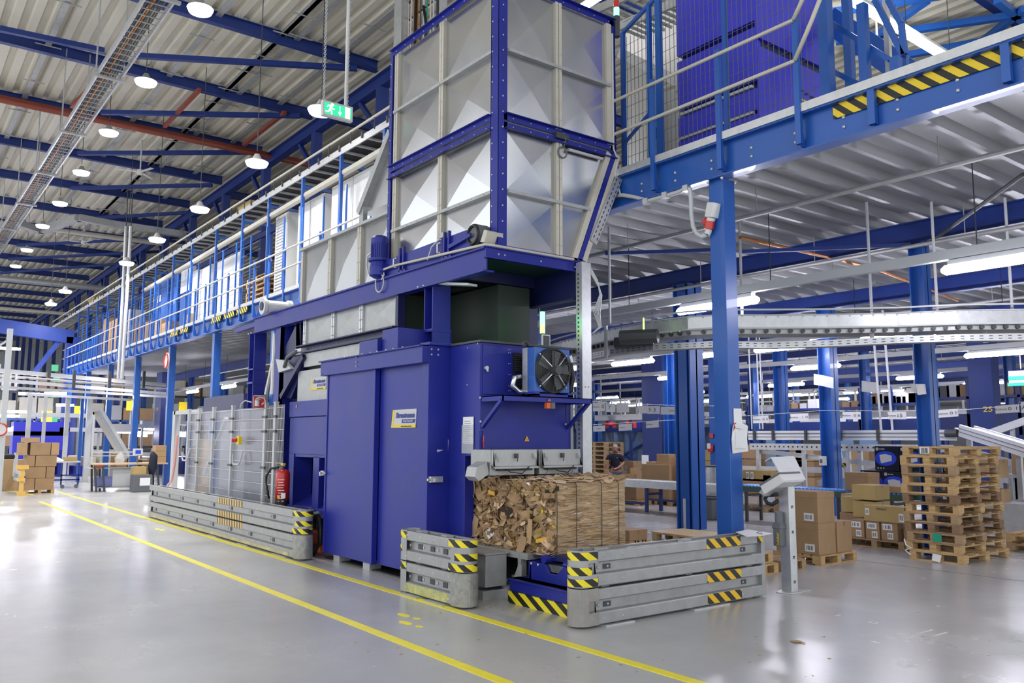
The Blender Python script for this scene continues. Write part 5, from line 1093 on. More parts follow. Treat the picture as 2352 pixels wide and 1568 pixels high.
b = MB(); [b.tube([at(1689+q*0, 990+q*0, X=cf+.046), at(1690, 1010, X=cf+.046), at(1689, 1030, X=cf+.046), at(1712, 1030, X=cf+.046)], .0025, 4) for q in (0,)]; b.build('printed_frame', 'lgrey', t)
# red industrial plug with cable
t = thing('power_plug', 'red and white industrial plug with hanging grey cable, left of the nearest blue column', 'plug', (-6.9, 8.4, 4.8))
pl = lambda x, y: at(x, y, Y=8.33)
MB().bar(pl(1640, 466), pl(1634, 500), .14, .12).build('socket_housing', 'white', t, bevel=.01)
MB().cyl(pl(1634, 500), pl(1631, 510), .055, 14).build('white_collar', 'white', t)
MB().cyl(pl(1631, 508), pl(1628, 526), .062, 14).cyl(pl(1619, 505), pl(1624, 514), .045, 12).build('red_coupling', 'red', t)
MB().cyl(pl(1628, 526), pl(1625, 537), .045, 12).build('cable_gland', 'white', t)
MB().tube([pl(1623, 539), pl(1612, 543), pl(1600, 536), pl(1592, 520), pl(1588, 490), pl(1587, 455), pl(1585, 435), pl(1578, 431), pl(1560, 440), pl(1530, 450), pl(1490, 461), pl(1455, 452), pl(1430, 448), pl(1416, 450)], .03, 10).build('cable', 'lgrey', t, smooth=True)
b = MB(); [b.box(pl(x, y).x-.04, pl(x, y).x+.04, 8.28, 8.36, pl(x, y).z-.04, pl(x, y).z+.04) for x, y in ((1578, 433), (1530, 449), (1486, 463))]; b.build('cable_clip', 'galv', t)
# ================================================================ pallets, cartons
def make_pallet(name, label, x0, y0, z0, lx, ly, along, m='wood', group=None, h=.144, cat='pallet'):
    """euro pallet; 'along' is the axis its top boards run along; nine blocks"""
    t = thing(name, label, cat, (x0, y0, z0), group)
    nb = 5; wb = [.145, .10, .145, .10, .145]
    A, B = (lx, ly) if along == 'x' else (ly, lx)     # A: board length, B: across
    def bx(a0, a1, b0, b1, za, zb): return MB().box(*((x0+a0, x0+a1, y0+b0, y0+b1) if along == 'x' else (x0+b0, x0+b1, y0+a0, y0+a1)), z0+za, z0+zb)
    tot = sum(wb); gap = (B-tot)/(nb-1); b_ = 0
    for w_ in wb: bx(0, A, b_, b_+w_, h-.022, h).build('deck_board', m, t); b_ += w_+gap
    for a_ in (0, A/2-.05, A-.1): bx(a_, a_+.1, 0, B, h-.044, h-.022).build('stringer_board', m, t)
    for a_ in (0, A/2-.05, A-.1):
        for b_ in (0, B/2-.07, B-.145): bx(a_, a_+.10, b_, b_+.145, .022, h-.044).build('block', m, t)
    for b_ in (0, B/2-.05, B-.1): bx(0, A, b_, b_+.1, 0, .022).build('runner', m, t)
    return t
# the tall stack of twelve at the right
PL = {m: make_pallet('pallet', '', -6.84, 12.87, 0, .82, 1.5, 'x', m) for m in ('wood', 'wood2', 'wood3')}
order = ['wood', 'wood', 'wood2', 'wood3', 'wood2', 'wood', 'wood3', 'wood', 'wood', 'wood2', 'wood', 'wood']
ords = ['bottom', 'second from bottom', 'third from bottom', 'fourth from bottom', 'fifth from bottom', 'sixth from bottom', 'sixth from top', 'fifth from top', 'fourth from top', 'third from top', 'second from top', 'topmost']
extra = {0: 'with white strapping and a torn tag', 2: 'with a green sticker on its block', 3: 'dark and weathered', 11: 'with a barcode sheet', 7: 'light yellow wood'}
used = set(); random.seed(2); objs12 = []
for m in order: objs12.append(PL[m] if m not in used else dup(PL[m])); used.add(m)
for i, m in enumerate(order):
    o = objs12[i]; dx, dy = random.uniform(-.025, .025), random.uniform(-.02, .02)
    if i < 3: dx += .03
    o.location = (-6.84+dx, 12.87+dy, .1442*i); o.rotation_euler = (0, 0, random.uniform(-.006, .006))
    o['label'] = 'pallet of the tall stack, '+ords[i]+(', '+extra[i] if i in extra else ''); o['group'] = 'tall pallet stack'
    if i == 2: g = MB().box(-6.40, -6.27, 12.85, 12.865, .31, .43).build('green_sticker', 'mesht', o)
    if i == 11: MB().box(-6.52, -6.38, 12.84, 12.86, 1.62, 1.72).build('barcode_sheet', 'whiteb', o); MB().box(-6.50, -6.49, 12.836, 12.84, 1.63, 1.71).box(-6.475, -6.46, 12.836, 12.84, 1.63, 1.71).box(-6.45, -6.445, 12.836, 12.84, 1.63, 1.71).box(-6.43, -6.41, 12.836, 12.84, 1.63, 1.71).box(-6.40, -6.395, 12.836, 12.84, 1.63, 1.71).build('barcode', 'dgrey', o)
    if i == 0: MB().prism([(-6.42, 12.84, .03), (-6.30, 12.84, .01), (-6.27, 12.84, .12), (-6.40, 12.84, .13)], (0, -.01, 0)).build('torn_tag', 'whiteb', o); MB().tube([(-6.84, 12.85, .30), (-6.80, 12.82, .22), (-6.72, 12.83, .18), (-6.82, 12.82, .14), (-6.74, 12.83, .08)], .012, 6).build('strapping', 'white', o)
# parts built on a moved pallet kept world coordinates above, so shift them back by the pallet's own move is not needed: build() subtracts it

def carton(name, label, x0, x1, y0, y1, z0, h, m='card', lab=None, group=None, tape=True, flap=False):
    t = thing(name, label, 'carton', ((x0+x1)/2, (y0+y1)/2, z0), group)
    MB().box(x0, x1, y0, y1, z0, z0+h).build('body', m, t, bevel=.004)
    if tape: MB().box(x0-.001, x1+.001, (y0+y1)/2-.025, (y0+y1)/2+.025, z0+h, z0+h+.002).box(x1, x1+.002, (y0+y1)/2-.025, (y0+y1)/2+.025, z0+h-.07, z0+h+.001).build('tape', 'tape', t)
    if flap: MB().box(x0-.004, x1+.004, y0-.004, y1+.004, z0+h-.09, z0+h+.002).build('lid', m, t, bevel=.003)
    if lab:
        for (f, u, v, w_, hh) in lab:
            if f == 'y': g = MB().box(x0+u, x0+u+w_, y0-.003, y0-.0005, z0+v, z0+v+hh).build('shipping_label', 'whiteb', t); b = MB(); [b.box(x0+u+w_*(.12+.16*k), x0+u+w_*(.12+.16*k)+w_*(.05+.04*(k % 2)), y0-.0045, y0-.003, z0+v+hh*.2, z0+v+hh*.8) for k in range(5)]
            else: g = MB().box(x1+.0005, x1+.003, y0+u, y0+u+w_, z0+v, z0+v+hh).build('shipping_label', 'whiteb', t); b = MB(); [b.box(x1+.003, x1+.0045, y0+u+w_*(.12+.16*k), y0+u+w_*(.12+.16*k)+w_*(.05+.04*(k % 2)), z0+v+hh*.2, z0+v+hh*.8) for k in range(5)]
            b.build('barcode', 'dgrey', g)
    return t
make_pallet('pallet', 'wooden pallet under the three large brown cartons beside the pedestal', -8.0, 11.12, 0, .82, .95, 'y')
carton('carton', 'large brown carton at the bottom front, under another of the same, beside the pedestal', -7.95, -7.22, 11.14, 11.58, .146, .455, 'card', [('y', .50, .04, .16, .11)], flap=True)
carton('carton', 'large brown carton on top of the front stack beside the pedestal', -7.95, -7.22, 11.14, 11.58, .604, .455, 'card', [('y', .50, .03, .16, .11)], flap=True)
carton('carton', 'large brown carton standing alone behind the two stacked ones', -7.95, -7.22, 11.62, 12.02, .146, .455, 'card')
make_pallet('pallet', 'low empty wooden pallet behind the end of the right barrier', -7.95, 10.2, 0, .8, .50, 'y', 'wood2')
make_pallet('pallet', 'wooden pallet with slatted boards just left of the pedestal foot', -7.9, 9.45, 0, .75, .6, 'y', 'wood')
make_pallet('pallet', 'upper slatted pallet lying on another left of the pedestal', -7.9, 9.45, .146, .70, .55, 'y', 'wood')
# second pallet with small cartons
make_pallet('pallet', 'wooden pallet under three small labelled cartons and a long carton', -8.35, 13.70, 0, 1.05, .75, 'x', 'wood2')
for i, (xa, xb) in enumerate(((-8.28, -8.02), (-7.99, -7.74), (-7.71, -7.42))):
    carton('carton', 'small brown carton with two white labels, '+['left', 'middle', 'right'][i]+' of three under the long carton', xa, xb, 13.74, 14.15, .146, .30, 'card', [('y', .03, .17, .17, .10), ('y', .11, .02, .10, .11)])
carton('carton', 'long carton marked FRAGILE lying on the three small labelled cartons', -8.0, -7.28, 13.72, 14.02, .448, .265, 'card3', [('y', .03, .10, .07, .11), ('y', .62, .02, .09, .14)])
fr = [o for o in C.objects if o.name.startswith('carton') and 'FRAGILE' in o.get('label', '')][0]
text('FRAGILE', 'printed_word', fr, (-7.68, 13.716, .66), (1, 0, 0), (0, 0, 1), .05, 'dgrey', .0008)
carton('carton', 'yellowish carton at the left rear of the small carton pallet', -8.9, -8.45, 14.5, 14.9, .5, .28, 'card3')
carton('carton', 'yellowish carton stacked above others behind the long carton', -8.52, -8.08, 14.25, 14.75, .76, .26, 'card3')
carton('carton', 'yellowish carton directly behind the long carton, beneath another', -8.52, -8.08, 14.25, 14.75, .45, .28, 'card3')
carton('carton', 'pale carton at the very back of the small carton group', -9.2, -8.7, 15.0, 15.4, .55, .25, 'card2')
make_pallet('pallet', 'wooden pallet under the rear yellowish cartons', -9.0, 14.5, 0, 1.0, .8, 'x', 'wood2')
carton('carton', 'brown carton carrying the rear yellowish cartons, at left', -8.95, -8.5, 14.52, 14.95, .146, .34, 'card'); carton('carton', 'brown carton under the rear yellowish cartons, at right', -8.49, -8.05, 14.55, 14.95, .146, .29, 'card')
carton('carton', 'open brown carton flat at the right end of the small carton pallet', -7.38, -7.2, 13.85, 14.3, .146, .2, 'card2')
# small carton next to the bale
make_pallet('pallet', 'small pallet beneath a brown carton just right of the bale', -10.6, 10.1, 0, .55, .5, 'x', 'wood')
carton('carton', 'brown carton on a small pallet seen just right of the bale', -10.6, -10.08, 10.12, 10.55, .146, .17, 'card')
tag(MB().box(-10.44, -10.34, 10.085, 10.097, .02, .12).build('green_card', 'mesht'), 'green tag on the small pallet right of the bale', 'tag')
# flat pallet with a pale board on it
fp_ = make_pallet('pallet', 'new pale pallet lying flat left of the nearest blue column', -10.80, 11.42, 0, 1.1, .82, 'x', 'ply')
tag(MB().box(-10.82, -9.68, 11.40, 12.28, .146, .162).build('board', 'ply'), 'pale smooth board covering the flat pallet', 'board')

# ---------------------------------------------------------------- conveyors in the right half
def roller_conveyor(label, x0, x1, y0, y1, z, frame_m, roll_m, leg_m, nlegs, h=.12, pitch=.09):
    t = thing('roller_conveyor', label, 'conveyor', ((x0+x1)/2, (y0+y1)/2, 0))
    MB().box(x0, x1, y0-.02, y0+.02, z-h, z).build('side_frame', frame_m, t); MB().box(x0, x1, y1-.02, y1+.02, z-h, z).build('side_frame', frame_m, t)
    b = MB(); x = x0+.05
    while x < x1: b.cyl((x, y0+.02, z), (x, y1-.02, z), .03, 8); x += pitch
    b.build('roller', roll_m, t).__setitem__('kind', 'stuff')
    for i in range(nlegs):
        x = x0+.3+(x1-x0-.6)*i/(nlegs-1)
        MB().box(x-.03, x+.03, y0-.01, y0+.04, 0, z-h).box(x-.03, x+.03, y1-.04, y1+.01, 0, z-h).box(x-.02, x+.02, y0, y1, .25, .3).box(x-.02, x+.02, y0, y1, z-h-.1, z-h-.05).build('leg', leg_m, t)
    return t
t = roller_conveyor('blue roller conveyor on green legs carrying cartons, passing behind the nearest column', -12.3, -8.3, 15.75, 16.3, .78, mat('green_frame', (.05, .10, .07), .5), mat('blue_roller', (.10, .30, .80), .35), M['dgrey'], 4)
t = thing('belt_conveyor', 'grey belt conveyor on dark blue legs behind the bale', 'conveyor', (-15, 16, 0))
MB().box(-19, -12.35, 15.65, 15.70, .60, .78).box(-19, -12.35, 16.2, 16.25, .60, .78).build('side_frame', 'galv', t); MB().box(-19, -12.35, 15.70, 16.2, .74, .77).build('belt', 'white', t)
for x in (-17.6, -15.0, -13.6, -12.6): MB().box(x-.04, x+.04, 15.66, 15.72, 0, .60).box(x-.04, x+.04, 16.18, 16.24, 0, .6).box(x-.03, x+.03, 15.7, 16.2, .42, .48).build('leg', 'rblue', t)
MB().box(-15, -13.6, 15.67, 15.71, .30, .35).box(-17.6, -15, 15.67, 15.71, .18, .24).build('brace', 'rblue', t)
carton('carton', 'brown lidded carton on the blue roller conveyor', -9.62, -9.12, 15.85, 16.28, .81, .36, 'card', [('x', .28, .01, .09, .11)], flap=True)
carton('carton', 'flat brown carton on the conveyor against the lidded carton', -9.08, -8.9, 15.8, 16.1, .81, .09, 'card'); carton('carton', 'flat brown carton at the conveyor end beside the pallet stack', -8.82, -8.4, 15.8, 16.1, .81, .12, 'card')
def printer_box(label, x0, x1, y0, z0, h):
    t = thing('printer_carton', label, 'carton', ((x0+x1)/2, y0+.25, z0)); MB().box(x0, x1, y0, y0+.5, z0, z0+h).build('body', 'printer', t, bevel=.004)
    cx, cz = (x0+x1)/2-.02, z0+h*.5
    MB().prism([(cx+.23*math.cos(a*PI/12), y0-.001, cz+.15*math.sin(a*PI/12)) for a in range(24)], (0, -.002, 0)).build('blue_glow_print', 'glowblue', t)
    MB().prism([(cx-.13, y0-.003, cz+.07), (cx-.10, y0-.003, cz-.10), (cx+.13, y0-.003, cz-.05), (cx+.13, y0-.003, cz+.06), (cx, y0-.003, cz+.09)], (0, -.002, 0)).build('printer_picture', 'white', t)
    MB().cyl((x0+.06, y0-.003, z0+h-.06), (x0+.06, y0-.001, z0+h-.06), .033, 16).build('round_logo', 'white', t); text('hp', 'lettering', t, (x0+.06, y0-.004, z0+h-.058), (1, 0, 0), (0, 0, 1), .045, 'printer', .0005)
    b = MB(); [b.box(x0+.11+.03*k, x0+.13+.03*k, y0-.002, y0-.0005, z0+h-.07, z0+h-.05) for k in range(4)]; [b.box(x0+.05+.06*k, x0+.08+.06*k, y0-.002, y0-.0005, z0+.04, z0+.06) for k in range(3)]; b.build('printed_mark', 'white', t)
    return t
printer_box('black printer carton with blue picture, on top at left of the printer cartons', -9.38, -8.87, 16.6, 1.20, .50)
printer_box('black printer carton mostly hidden behind the tall pallet stack', -8.85, -8.34, 16.6, 1.20, .50)
printer_box('black printer carton below, behind the lidded brown carton', -9.22, -8.72, 16.6, .70, .49)
printer_box('low black printer carton at left under the others', -9.80, -9.24, 16.75, .72, .47)
pt = thing('packing_table', 'table hidden behind the conveyor that carries the printer cartons', 'table', (-9, 16.8, 0)); MB().box(-9.9, -8.2, 16.5, 17.2, .66, .70).build('table_top', 'galvd', pt)
for x in (-9.85, -8.25): MB().box(x-.03, x+.03, 16.55, 16.6, 0, .66).box(x-.03, x+.03, 17.1, 17.15, 0, .66).build('leg', 'dgrey', pt)
# white aluminium belt line across the right half, then descending
t = thing('transfer_conveyor', 'white aluminium belt conveyor line at eye height across the right background', 'conveyor', (-12, 19.4, 0))
x0, x1 = at(1718, 990, Y=19.3).x, at(2195, 990, Y=19.3).x
MB().box(x0, x1, 19.3, 19.33, 1.82, 2.06).build('side_profile', 'alu', t); MB().box(x0, x1, 19.28, 19.34, 1.98, 2.0).box(x0, x1, 19.28, 19.34, 1.90, 1.91).build('groove', 'grey', t); MB().box(x0, x1, 19.33, 19.9, 2.0, 2.03).build('belt', 'white', t)
for px in (1733, 1776, 1851, 1931, 2017): x = at(px, 1000, Y=19.28).x; MB().box(x-.03, x+.03, 19.24, 19.3, 1.80, 2.08).build('joint_block', 'dgrey', t)
MB().box(x0, x1-.1, 19.35, 19.38, 1.55, 1.72).build('perforated_rail', 'galv', t); b = MB(); x = x0+.1
while x < x1-.2: b.box(x, x+.04, 19.345, 19.35, 1.62, 1.66); x += .14
b.build('slot', 'black', t)
for px in (1741, 1846, 1948, 1975): x = at(px, 1050, Y=19.4).x; MB().box(x-.05, x+.05, 19.38, 19.46, 0, 1.55).build('leg', 'galv', t)
a, c = at(1960, 1045, Y=19.5), at(2010, 1070, Y=19.5); MB().bar(at(1740, 1035, Y=19.5), at(2040, 1068, Y=19.5), .06, .12).build('sloped_rail', 'galv', t)
for px in (1727, 1745, 1752): a = at(px, 985, Y=19.6); MB().cyl(a, (a.x-.02, a.y, 4.9), .02, 6).build('suspension_rod', 'lgrey', t)
for px in (2024, 2050): a = at(px, 990, Y=19.6); MB().cyl(a, (a.x-.1, a.y, 5.0), .03, 8).build('suspension_rod', 'lgrey', t)
t = thing('sloping_conveyor', 'white aluminium conveyor sloping down to the right edge of the photo', 'conveyor', (-8, 19.2, 0))
p, q = at(2205, 988, Y=19.2), at(2420, 1055, Y=17.6)
MB().bar(p, q, .06, .26).build('side_profile', 'alu', t); o_ = Vector((-.01, -.035, 0))
for dz in (.05, -.03): MB().bar(p+o_+Vector((0, 0, dz)), q+o_+Vector((0, 0, dz)), .01, .014).build('groove', 'grey', t)
MB().bar(p+Vector((0, .35, .05)), q+Vector((0, .35, .05)), .6, .02).build('belt', 'white', t); MB().bar(p+Vector((0, .7, 0)), q+Vector((0, .7, 0)), .05, .22).build('side_profile', 'alu', t)
a = at(2220, 992, Y=19.15); MB().box(a.x-.05, a.x+.02, 19.1, 19.18, a.z-.1, a.z+.06).build('joint_block', 'dgrey', t)
a = at(2185, 995, Y=19.3); MB().cyl((a.x-.12, 19.3, a.z), (a.x+.14, 19.3, a.z), .09, 12).build('drum_motor', 'dgrey', t)
MB().box(-8.75, -8.65, 19.3, 19.4, 0, 1.85).box(-7.6, -7.5, 18.9, 19.0, 0, 1.5).build('leg', 'galv', t)
for i, (a, c, lb) in enumerate((((2250, 1003), (2400, 950), 'grey conveyor side rising to the right, behind the sloping conveyor'), ((2240, 1040), (2400, 1085), 'perforated conveyor rail sloping at the right edge'), ((1880, 1110), (2020, 1062), 'grey conveyor side rising toward the printer cartons'), ((1700, 1075), (1990, 1082), 'grey rail behind the blue roller conveyor'), ((2300, 1100), (2420, 1118), 'low grey conveyor rail at the right edge'), ((2200, 1065), (2400, 1120), 'lower sloping grey rail seen through the pallet stack'))):
    t = thing('conveyor_rail', lb, 'conveyor', tuple(at(*a, Y=20.4))); MB().bar(at(*a, Y=20.4+.6*i), at(*c, Y=20.4+.6*i), .08, .16).build('profile', 'galv' if i else 'alu', t)
    x = (at(*a, Y=20.4+.6*i)+at(*c, Y=20.4+.6*i))*.5; MB().box(x.x-.04, x.x+.04, x.y, x.y+.08, 0, x.z-.05).build('leg', 'galvd', t)
t = thing('roller_table', 'dark grey roller table with rollers at the right edge, near the floor', 'conveyor', (-7, 18.2, 0)); a = at(2310, 1165, Y=18.2)
MB().box(a.x, a.x+1.6, 18.2, 18.25, .45, .62).build('side_frame', 'dgrey', t); b = MB(); [b.cyl((a.x+.1*k, 18.25, .6), (a.x+.1*k, 18.9, .6), .03, 6) for k in range(16)]; b.build('roller', 'galv', t); MB().box(a.x+.2, a.x+.3, 18.2, 18.3, 0, .5).box(a.x+1.2, a.x+1.3, 18.2, 18.3, 0, .5).build('leg', 'dgrey', t)
a = at(2322, 1196, Y=15.2); make_pallet('pallet', 'wooden pallet lying on the floor at the right edge of the photo', a.x-.1, 15.2, 0, 1.0, .8, 'y', 'wood2'); make_pallet('pallet', 'second wooden pallet upon the one at the right edge', a.x-.1, 15.2, .146, 1.0, .8, 'y', 'wood')
a = at(2325, 1088, Y=20.3); carton('carton', 'brown carton with a label at the right edge beyond the pallet stack', a.x, a.x+.7, 20.3, 20.8, a.z, .45, 'card', [('y', .3, .05, .12, .1)])
tag(MB().box(a.x-.2, a.x+1.2, 20.2, 20.9, a.z-.08, a.z-.005).box(a.x, a.x+.08, 20.4, 20.5, 0, a.z-.06).box(a.x+.9, a.x+.98, 20.4, 20.5, 0, a.z-.06).build('side_table', 'galv'), 'grey stand carrying a labelled carton at the right edge', 'table')
for px, py, w_ in ((2188, 1058, .3), (2268, 1072, .45), (2160, 1115, .4), (2270, 1140, .5)):
    a = at(px, py, Y=17.6); carton('carton', 'carton glimpsed through the gaps of the tall pallet stack', a.x-w_/2, a.x+w_/2, 17.6, 18.0, max(0, a.z-.2), .35, 'card2', group='cartons seen through the pallet stack')
tag(MB().box(-8.6, -6.6, 17.5, 18.3, 0, .62).build('cabinet', 'galvd'), 'grey cabinet standing behind the tall pallet stack', 'cabinet')

# curved overhead conveyor
t = thing('overhead_conveyor', 'curving overhead roller conveyor hung under the mezzanine, crossing the right half', 'conveyor', (-8, 9.8, 3.4))
PTS = [(1150, 838), (1290, 795), (1400, 768), (1500, 750), (1580, 741), (1650, 737), (1760, 737), (1900, 736), (2060, 733), (2200, 727), (2420, 724)]
pp = [at(*p_, Z=3.62) for p_ in PTS]
def sweep(b, pts, w0, w1, z0, z1, side=0.0):
    n = len(pts); L_ = []
    for i, p_ in enumerate(pts):
        d = (pts[min(i+1, n-1)]-pts[max(i-1, 0)]); d.z = 0; d.normalize(); nn = Vector((-d.y, d.x, 0)); L_.append((p_, nn))
    for (a_, na), (c_, nc) in zip(L_, L_[1:]):
        vs = []
        for p_, n_ in ((a_, na), (c_, nc)):
            for s_, zz in ((w0, z0), (w1, z0), (w1, z1), (w0, z1)): q_ = p_+n_*s_; vs.append((q_.x, q_.y, p_.z+zz))
        b.add(vs, [(0, 1, 2, 3), (7, 6, 5, 4), (0, 4, 5, 1), (1, 5, 6, 2), (2, 6, 7, 3), (3, 7, 4, 0)])
    return b
sg = 1 if pp[5].y+0 > 0 else 1
b = MB(); sweep(b, pp, 0, .03, -.11, .09); b.build('side_rail', 'galv', t)
b = MB(); sweep(b, pp, -.02, 0, -.12, -.095); sweep(b, pp, -.02, 0, .085, .10); b.build('rail_lip', 'lgrey', t)
b = MB(); sweep(b, pp, .55, .58, -.11, .09); b.build('side_rail', 'galvd', t)
b = MB(); sweep(b, pp, .04, .54, -.19, -.115); b.build('underside_tray', 'galvd', t)
b = MB(); sweep(b, pp, -.03, -.005, .16, .185); b.build('guard_rod', 'lgrey', t)
b = MB(); low = [at(*p_, Z=3.30) for p_ in ((1150, 880), (1290, 832), (1400, 808), (1500, 797), (1640, 790), (1760, 792), (1900, 788), (2060, 780), (2200, 775), (2420, 772))]
sweep(b, low, 0, .03, -.05, .05); b.build('lower_perforated_rail', 'galv', t); b = MB(); sweep(b, low, .03, .2, -.05, -.04); b.build('lower_tray', 'galvd', t)
wh = MB(); rl2 = MB(); hs_ = MB()
for (a_, c_) in zip(pp, pp[1:]):
    L_ = (c_-a_).length; n_ = max(1, int(L_/.16))
    for i in range(n_):
        p_ = a_+(c_-a_)*(i/n_); d = (c_-a_).normalized(); nn = Vector((-d.y, d.x, 0))
        wh.cyl(p_+Vector((0, 0, -.155))-nn*.01, p_+Vector((0, 0, -.155))+nn*.04, .032, 8)
        rl2.cyl(p_+Vector((0, 0, .07))-nn*.006, p_+Vector((0, 0, .07))+nn*.55, .016, 6)
wh.build('wheel', 'dgrey', t).__setitem__('kind', 'stuff'); rl2.build('roller', 'lgrey', t).__setitem__('kind', 'stuff')
for (a_, c_) in zip(low, low[1:]):
    n_ = max(1, int((c_-a_).length/.12)); d = (c_-a_).normalized(); nn = Vector((-d.y, d.x, 0))
    for i in range(n_):
        p_ = a_+(c_-a_)*((i+.3)/n_)
        for dz in (-.018, .02): hs_.bar(p_-nn*.002+Vector((0, 0, dz)), p_+d*.05-nn*.002+Vector((0, 0, dz)), .004, .010)
hs_.build('slot', 'dgrey', t).__setitem__('kind', 'stuff')
for px, y0, y1 in ((1395, 748, 822), (1646, 730, 800), (2003, 722, 790), (2262, 716, 788)):
    a = at(px, y0, Z=3.72); c_ = at(px, y1, Y=a.y); MB().box(a.x-.03, a.x+.03, a.y-.05, a.y-.02, c_.z, a.z).build('hanger_plate', 'lgrey', t)
for px, py in ((1401, 745), (1705, 735), (2002, 715), (2153, 715), (2325, 710)): a = at(px, py, Z=3.75); MB().cyl(a, (a.x, a.y, 5.44), .022, 8).build('suspension_rod', 'lgrey', t)
b = MB(); [b.prism([at(x, y, Z=3.5) for x, y in q_], (0, 0, -.16)) for q_ in (((1410, 775), (1500, 768), (1502, 782), (1420, 790)),)]; b.build('drive_motor', 'dgrey', t)
a = at(1425, 775, Z=3.38); MB().cyl(a, a+Vector((.5, .3, 0)), .11, 14).build('drive_motor', 'dgrey', t)
a = at(1482, 745, Z=3.6); MB().box(a.x-.012, a.x+.012, a.y-.04, a.y-.03, a.z-.12, a.z+.1).build('signal_strip', 'glowy', t)
# ---------------------------------------------------------------- cartons and things behind the grey conveyor
a0 = at(1474, 1100, Y=17.5).x; a1 = at(1537, 1100, Y=17.5).x
make_pallet('pallet', 'pallet below the big closed cartons behind the grey conveyor', a0, 17.5, 0, a1-a0, .8, 'x', 'wood')
carton('bulk_carton', 'big wide brown bulk carton behind the grey conveyor', a0, a1, 17.5, 18.3, .146, .98, 'card2', flap=False)
carton('carton', 'pale carton on top of the bulk carton, at right', at(1508, 1050, Y=17.6).x, at(1537, 1050, Y=17.6).x, 17.6, 18.1, 1.13, .28, 'card2'); carton('carton', 'flat carton on top of the bulk carton, at left', at(1484, 1050, Y=17.6).x, at(1507, 1050, Y=17.6).x, 17.6, 18.1, 1.13, .06, 'card2')
tag(MB().box(at(1474, 1060, Y=18.6).x, at(1488, 1060, Y=18.6).x, 18.6, 18.64, .2, 1.35).build('display_board', 'whiteb'), 'white panel standing behind the bulk carton', 'board')
x = at(1557, 1080, Y=17.6).x
for i in range(4): carton('carton', 'brown carton in the column of four beside the flanged column, '+['lowest', 'second', 'third', 'topmost'][i], x, x+.5, 17.6, 18.1, .15+.33*i, .32, 'card2', [('y', .02, .05, .10, .1)] if i == 2 else None)
make_pallet('pallet', 'pallet under the column of four cartons', x, 17.6, 0, .8, .8, 'x', 'wood')
bx_i = 0
for px, py, w_, h_, z_ in ((1440, 1095, .32, .36, .15), (1455, 1085, .30, .55, .15), (1463, 1092, .42, .5, .15), (1444, 1070, .42, .35, .55), (1436, 1110, .4, .3, .1)):
    a = at(px, py, Y=19.4+.25*bx_i); carton('carton', 'labelled carton in the heap between the man and the bulk carton', a.x-w_/2, a.x+w_/2, a.y, a.y+.4, z_, h_+.2, 'card2' if bx_i % 2 else 'card', [('y', .02, .1, .09, .12), ('y', .02, .3, .09, .1)], group='cartons beside the man'); bx_i += 1
a = at(1455, 1130, Y=19.2); make_pallet('pallet', 'pallet under the carton heap beside the man', a.x-1.2, 19.2, 0, 1.6, 1.0, 'x', 'wood')
a = at(1485, 1145, Y=17.3); carton('carton', 'brown carton low under the grey conveyor', a.x-1.0, a.x-.1, 17.0, 17.4, .15, .42, 'card2'); make_pallet('pallet', 'pallet under the low carton beneath the grey conveyor', a.x-1.3, 16.9, 0, 1.3, .6, 'x', 'wood')
for i, (px, py, w_, h_) in enumerate(((1738, 1105, .85, .28), (1735, 1122, .8, .25), (1735, 1140, .7, .3), (1765, 1128, .3, .4))):
    a = at(px, py, Y=18.0); carton('carton', 'carton stack behind the blue rollers left of the pedestal, part '+['top with white labels', 'second', 'third', 'right side'][i], a.x-w_/2, a.x+w_/2, 18.0, 18.5, max(.15, a.z), h_, 'card3' if i == 0 else 'card2', [('y', .1, .05, .09, .18), ('y', .24, .05, .09, .18)] if i == 0 else None)
make_pallet('pallet', 'pallet below the carton stack left of the pedestal', a.x-1.3, 18.0, 0, 1.2, .8, 'x', 'wood2')
a = at(1621, 1088, Y=26.2)
for i in range(3): carton('carton', 'far carton with hand holes in a stack of three by the fire extinguisher, '+['bottom', 'middle', 'top'][i], a.x-.35, a.x+.25, 26.2, 26.7, .16+.42*i, .41, 'card3')
make_pallet('pallet', 'far pallet under the stack of cartons with hand holes', a.x-.5, 26.2, 0, .9, .8, 'x', 'wood3')
fe = thing('fire_extinguisher', 'small far fire extinguisher hanging on a blue column in the right background', 'fire extinguisher', tuple(at(1632, 1030, Y=22.5)))
a, c = at(1632, 1037, Y=22.5), at(1632, 1020, Y=22.5); MB().tube([a, a+(c-a)*.85, c], [.09, .09, .04], 12).build('cylinder', 'red', fe, smooth=True); MB().box(a.x-.05, a.x+.08, 22.38, 22.41, a.z+.1, a.z+.28).build('label', 'white', fe)
tag(MB().box(a.x-.03, a.x+.11, 22.5, 22.52, at(1632, 1005, Y=22.5).z, at(1632, 995, Y=22.5).z).build('fire_sign', 'red'), 'tiny red fire sign above the far extinguisher', 'sign')
tag(MB().box(a.x-.1, a.x+.12, 22.6, 22.8, 0, 5.05).build('steel_column', 'sblue'), 'slender blue column carrying the far fire extinguisher', 'column')
bn = thing('waste_bin', 'dark grey bin standing under the roller conveyor between the two near columns', 'bin', (-12.9, 15.2, 0)); a, c = at(1604, 1190, Y=15.3), at(1634, 1147, Y=15.3); MB().box(a.x-.45, c.x, 15.3, 15.8, 0, c.z).build('body', 'grey', bn, bevel=.02); MB().box(a.x-.47, c.x+.02, 15.28, 15.82, c.z, c.z+.04).build('lid', 'dgrey', bn)
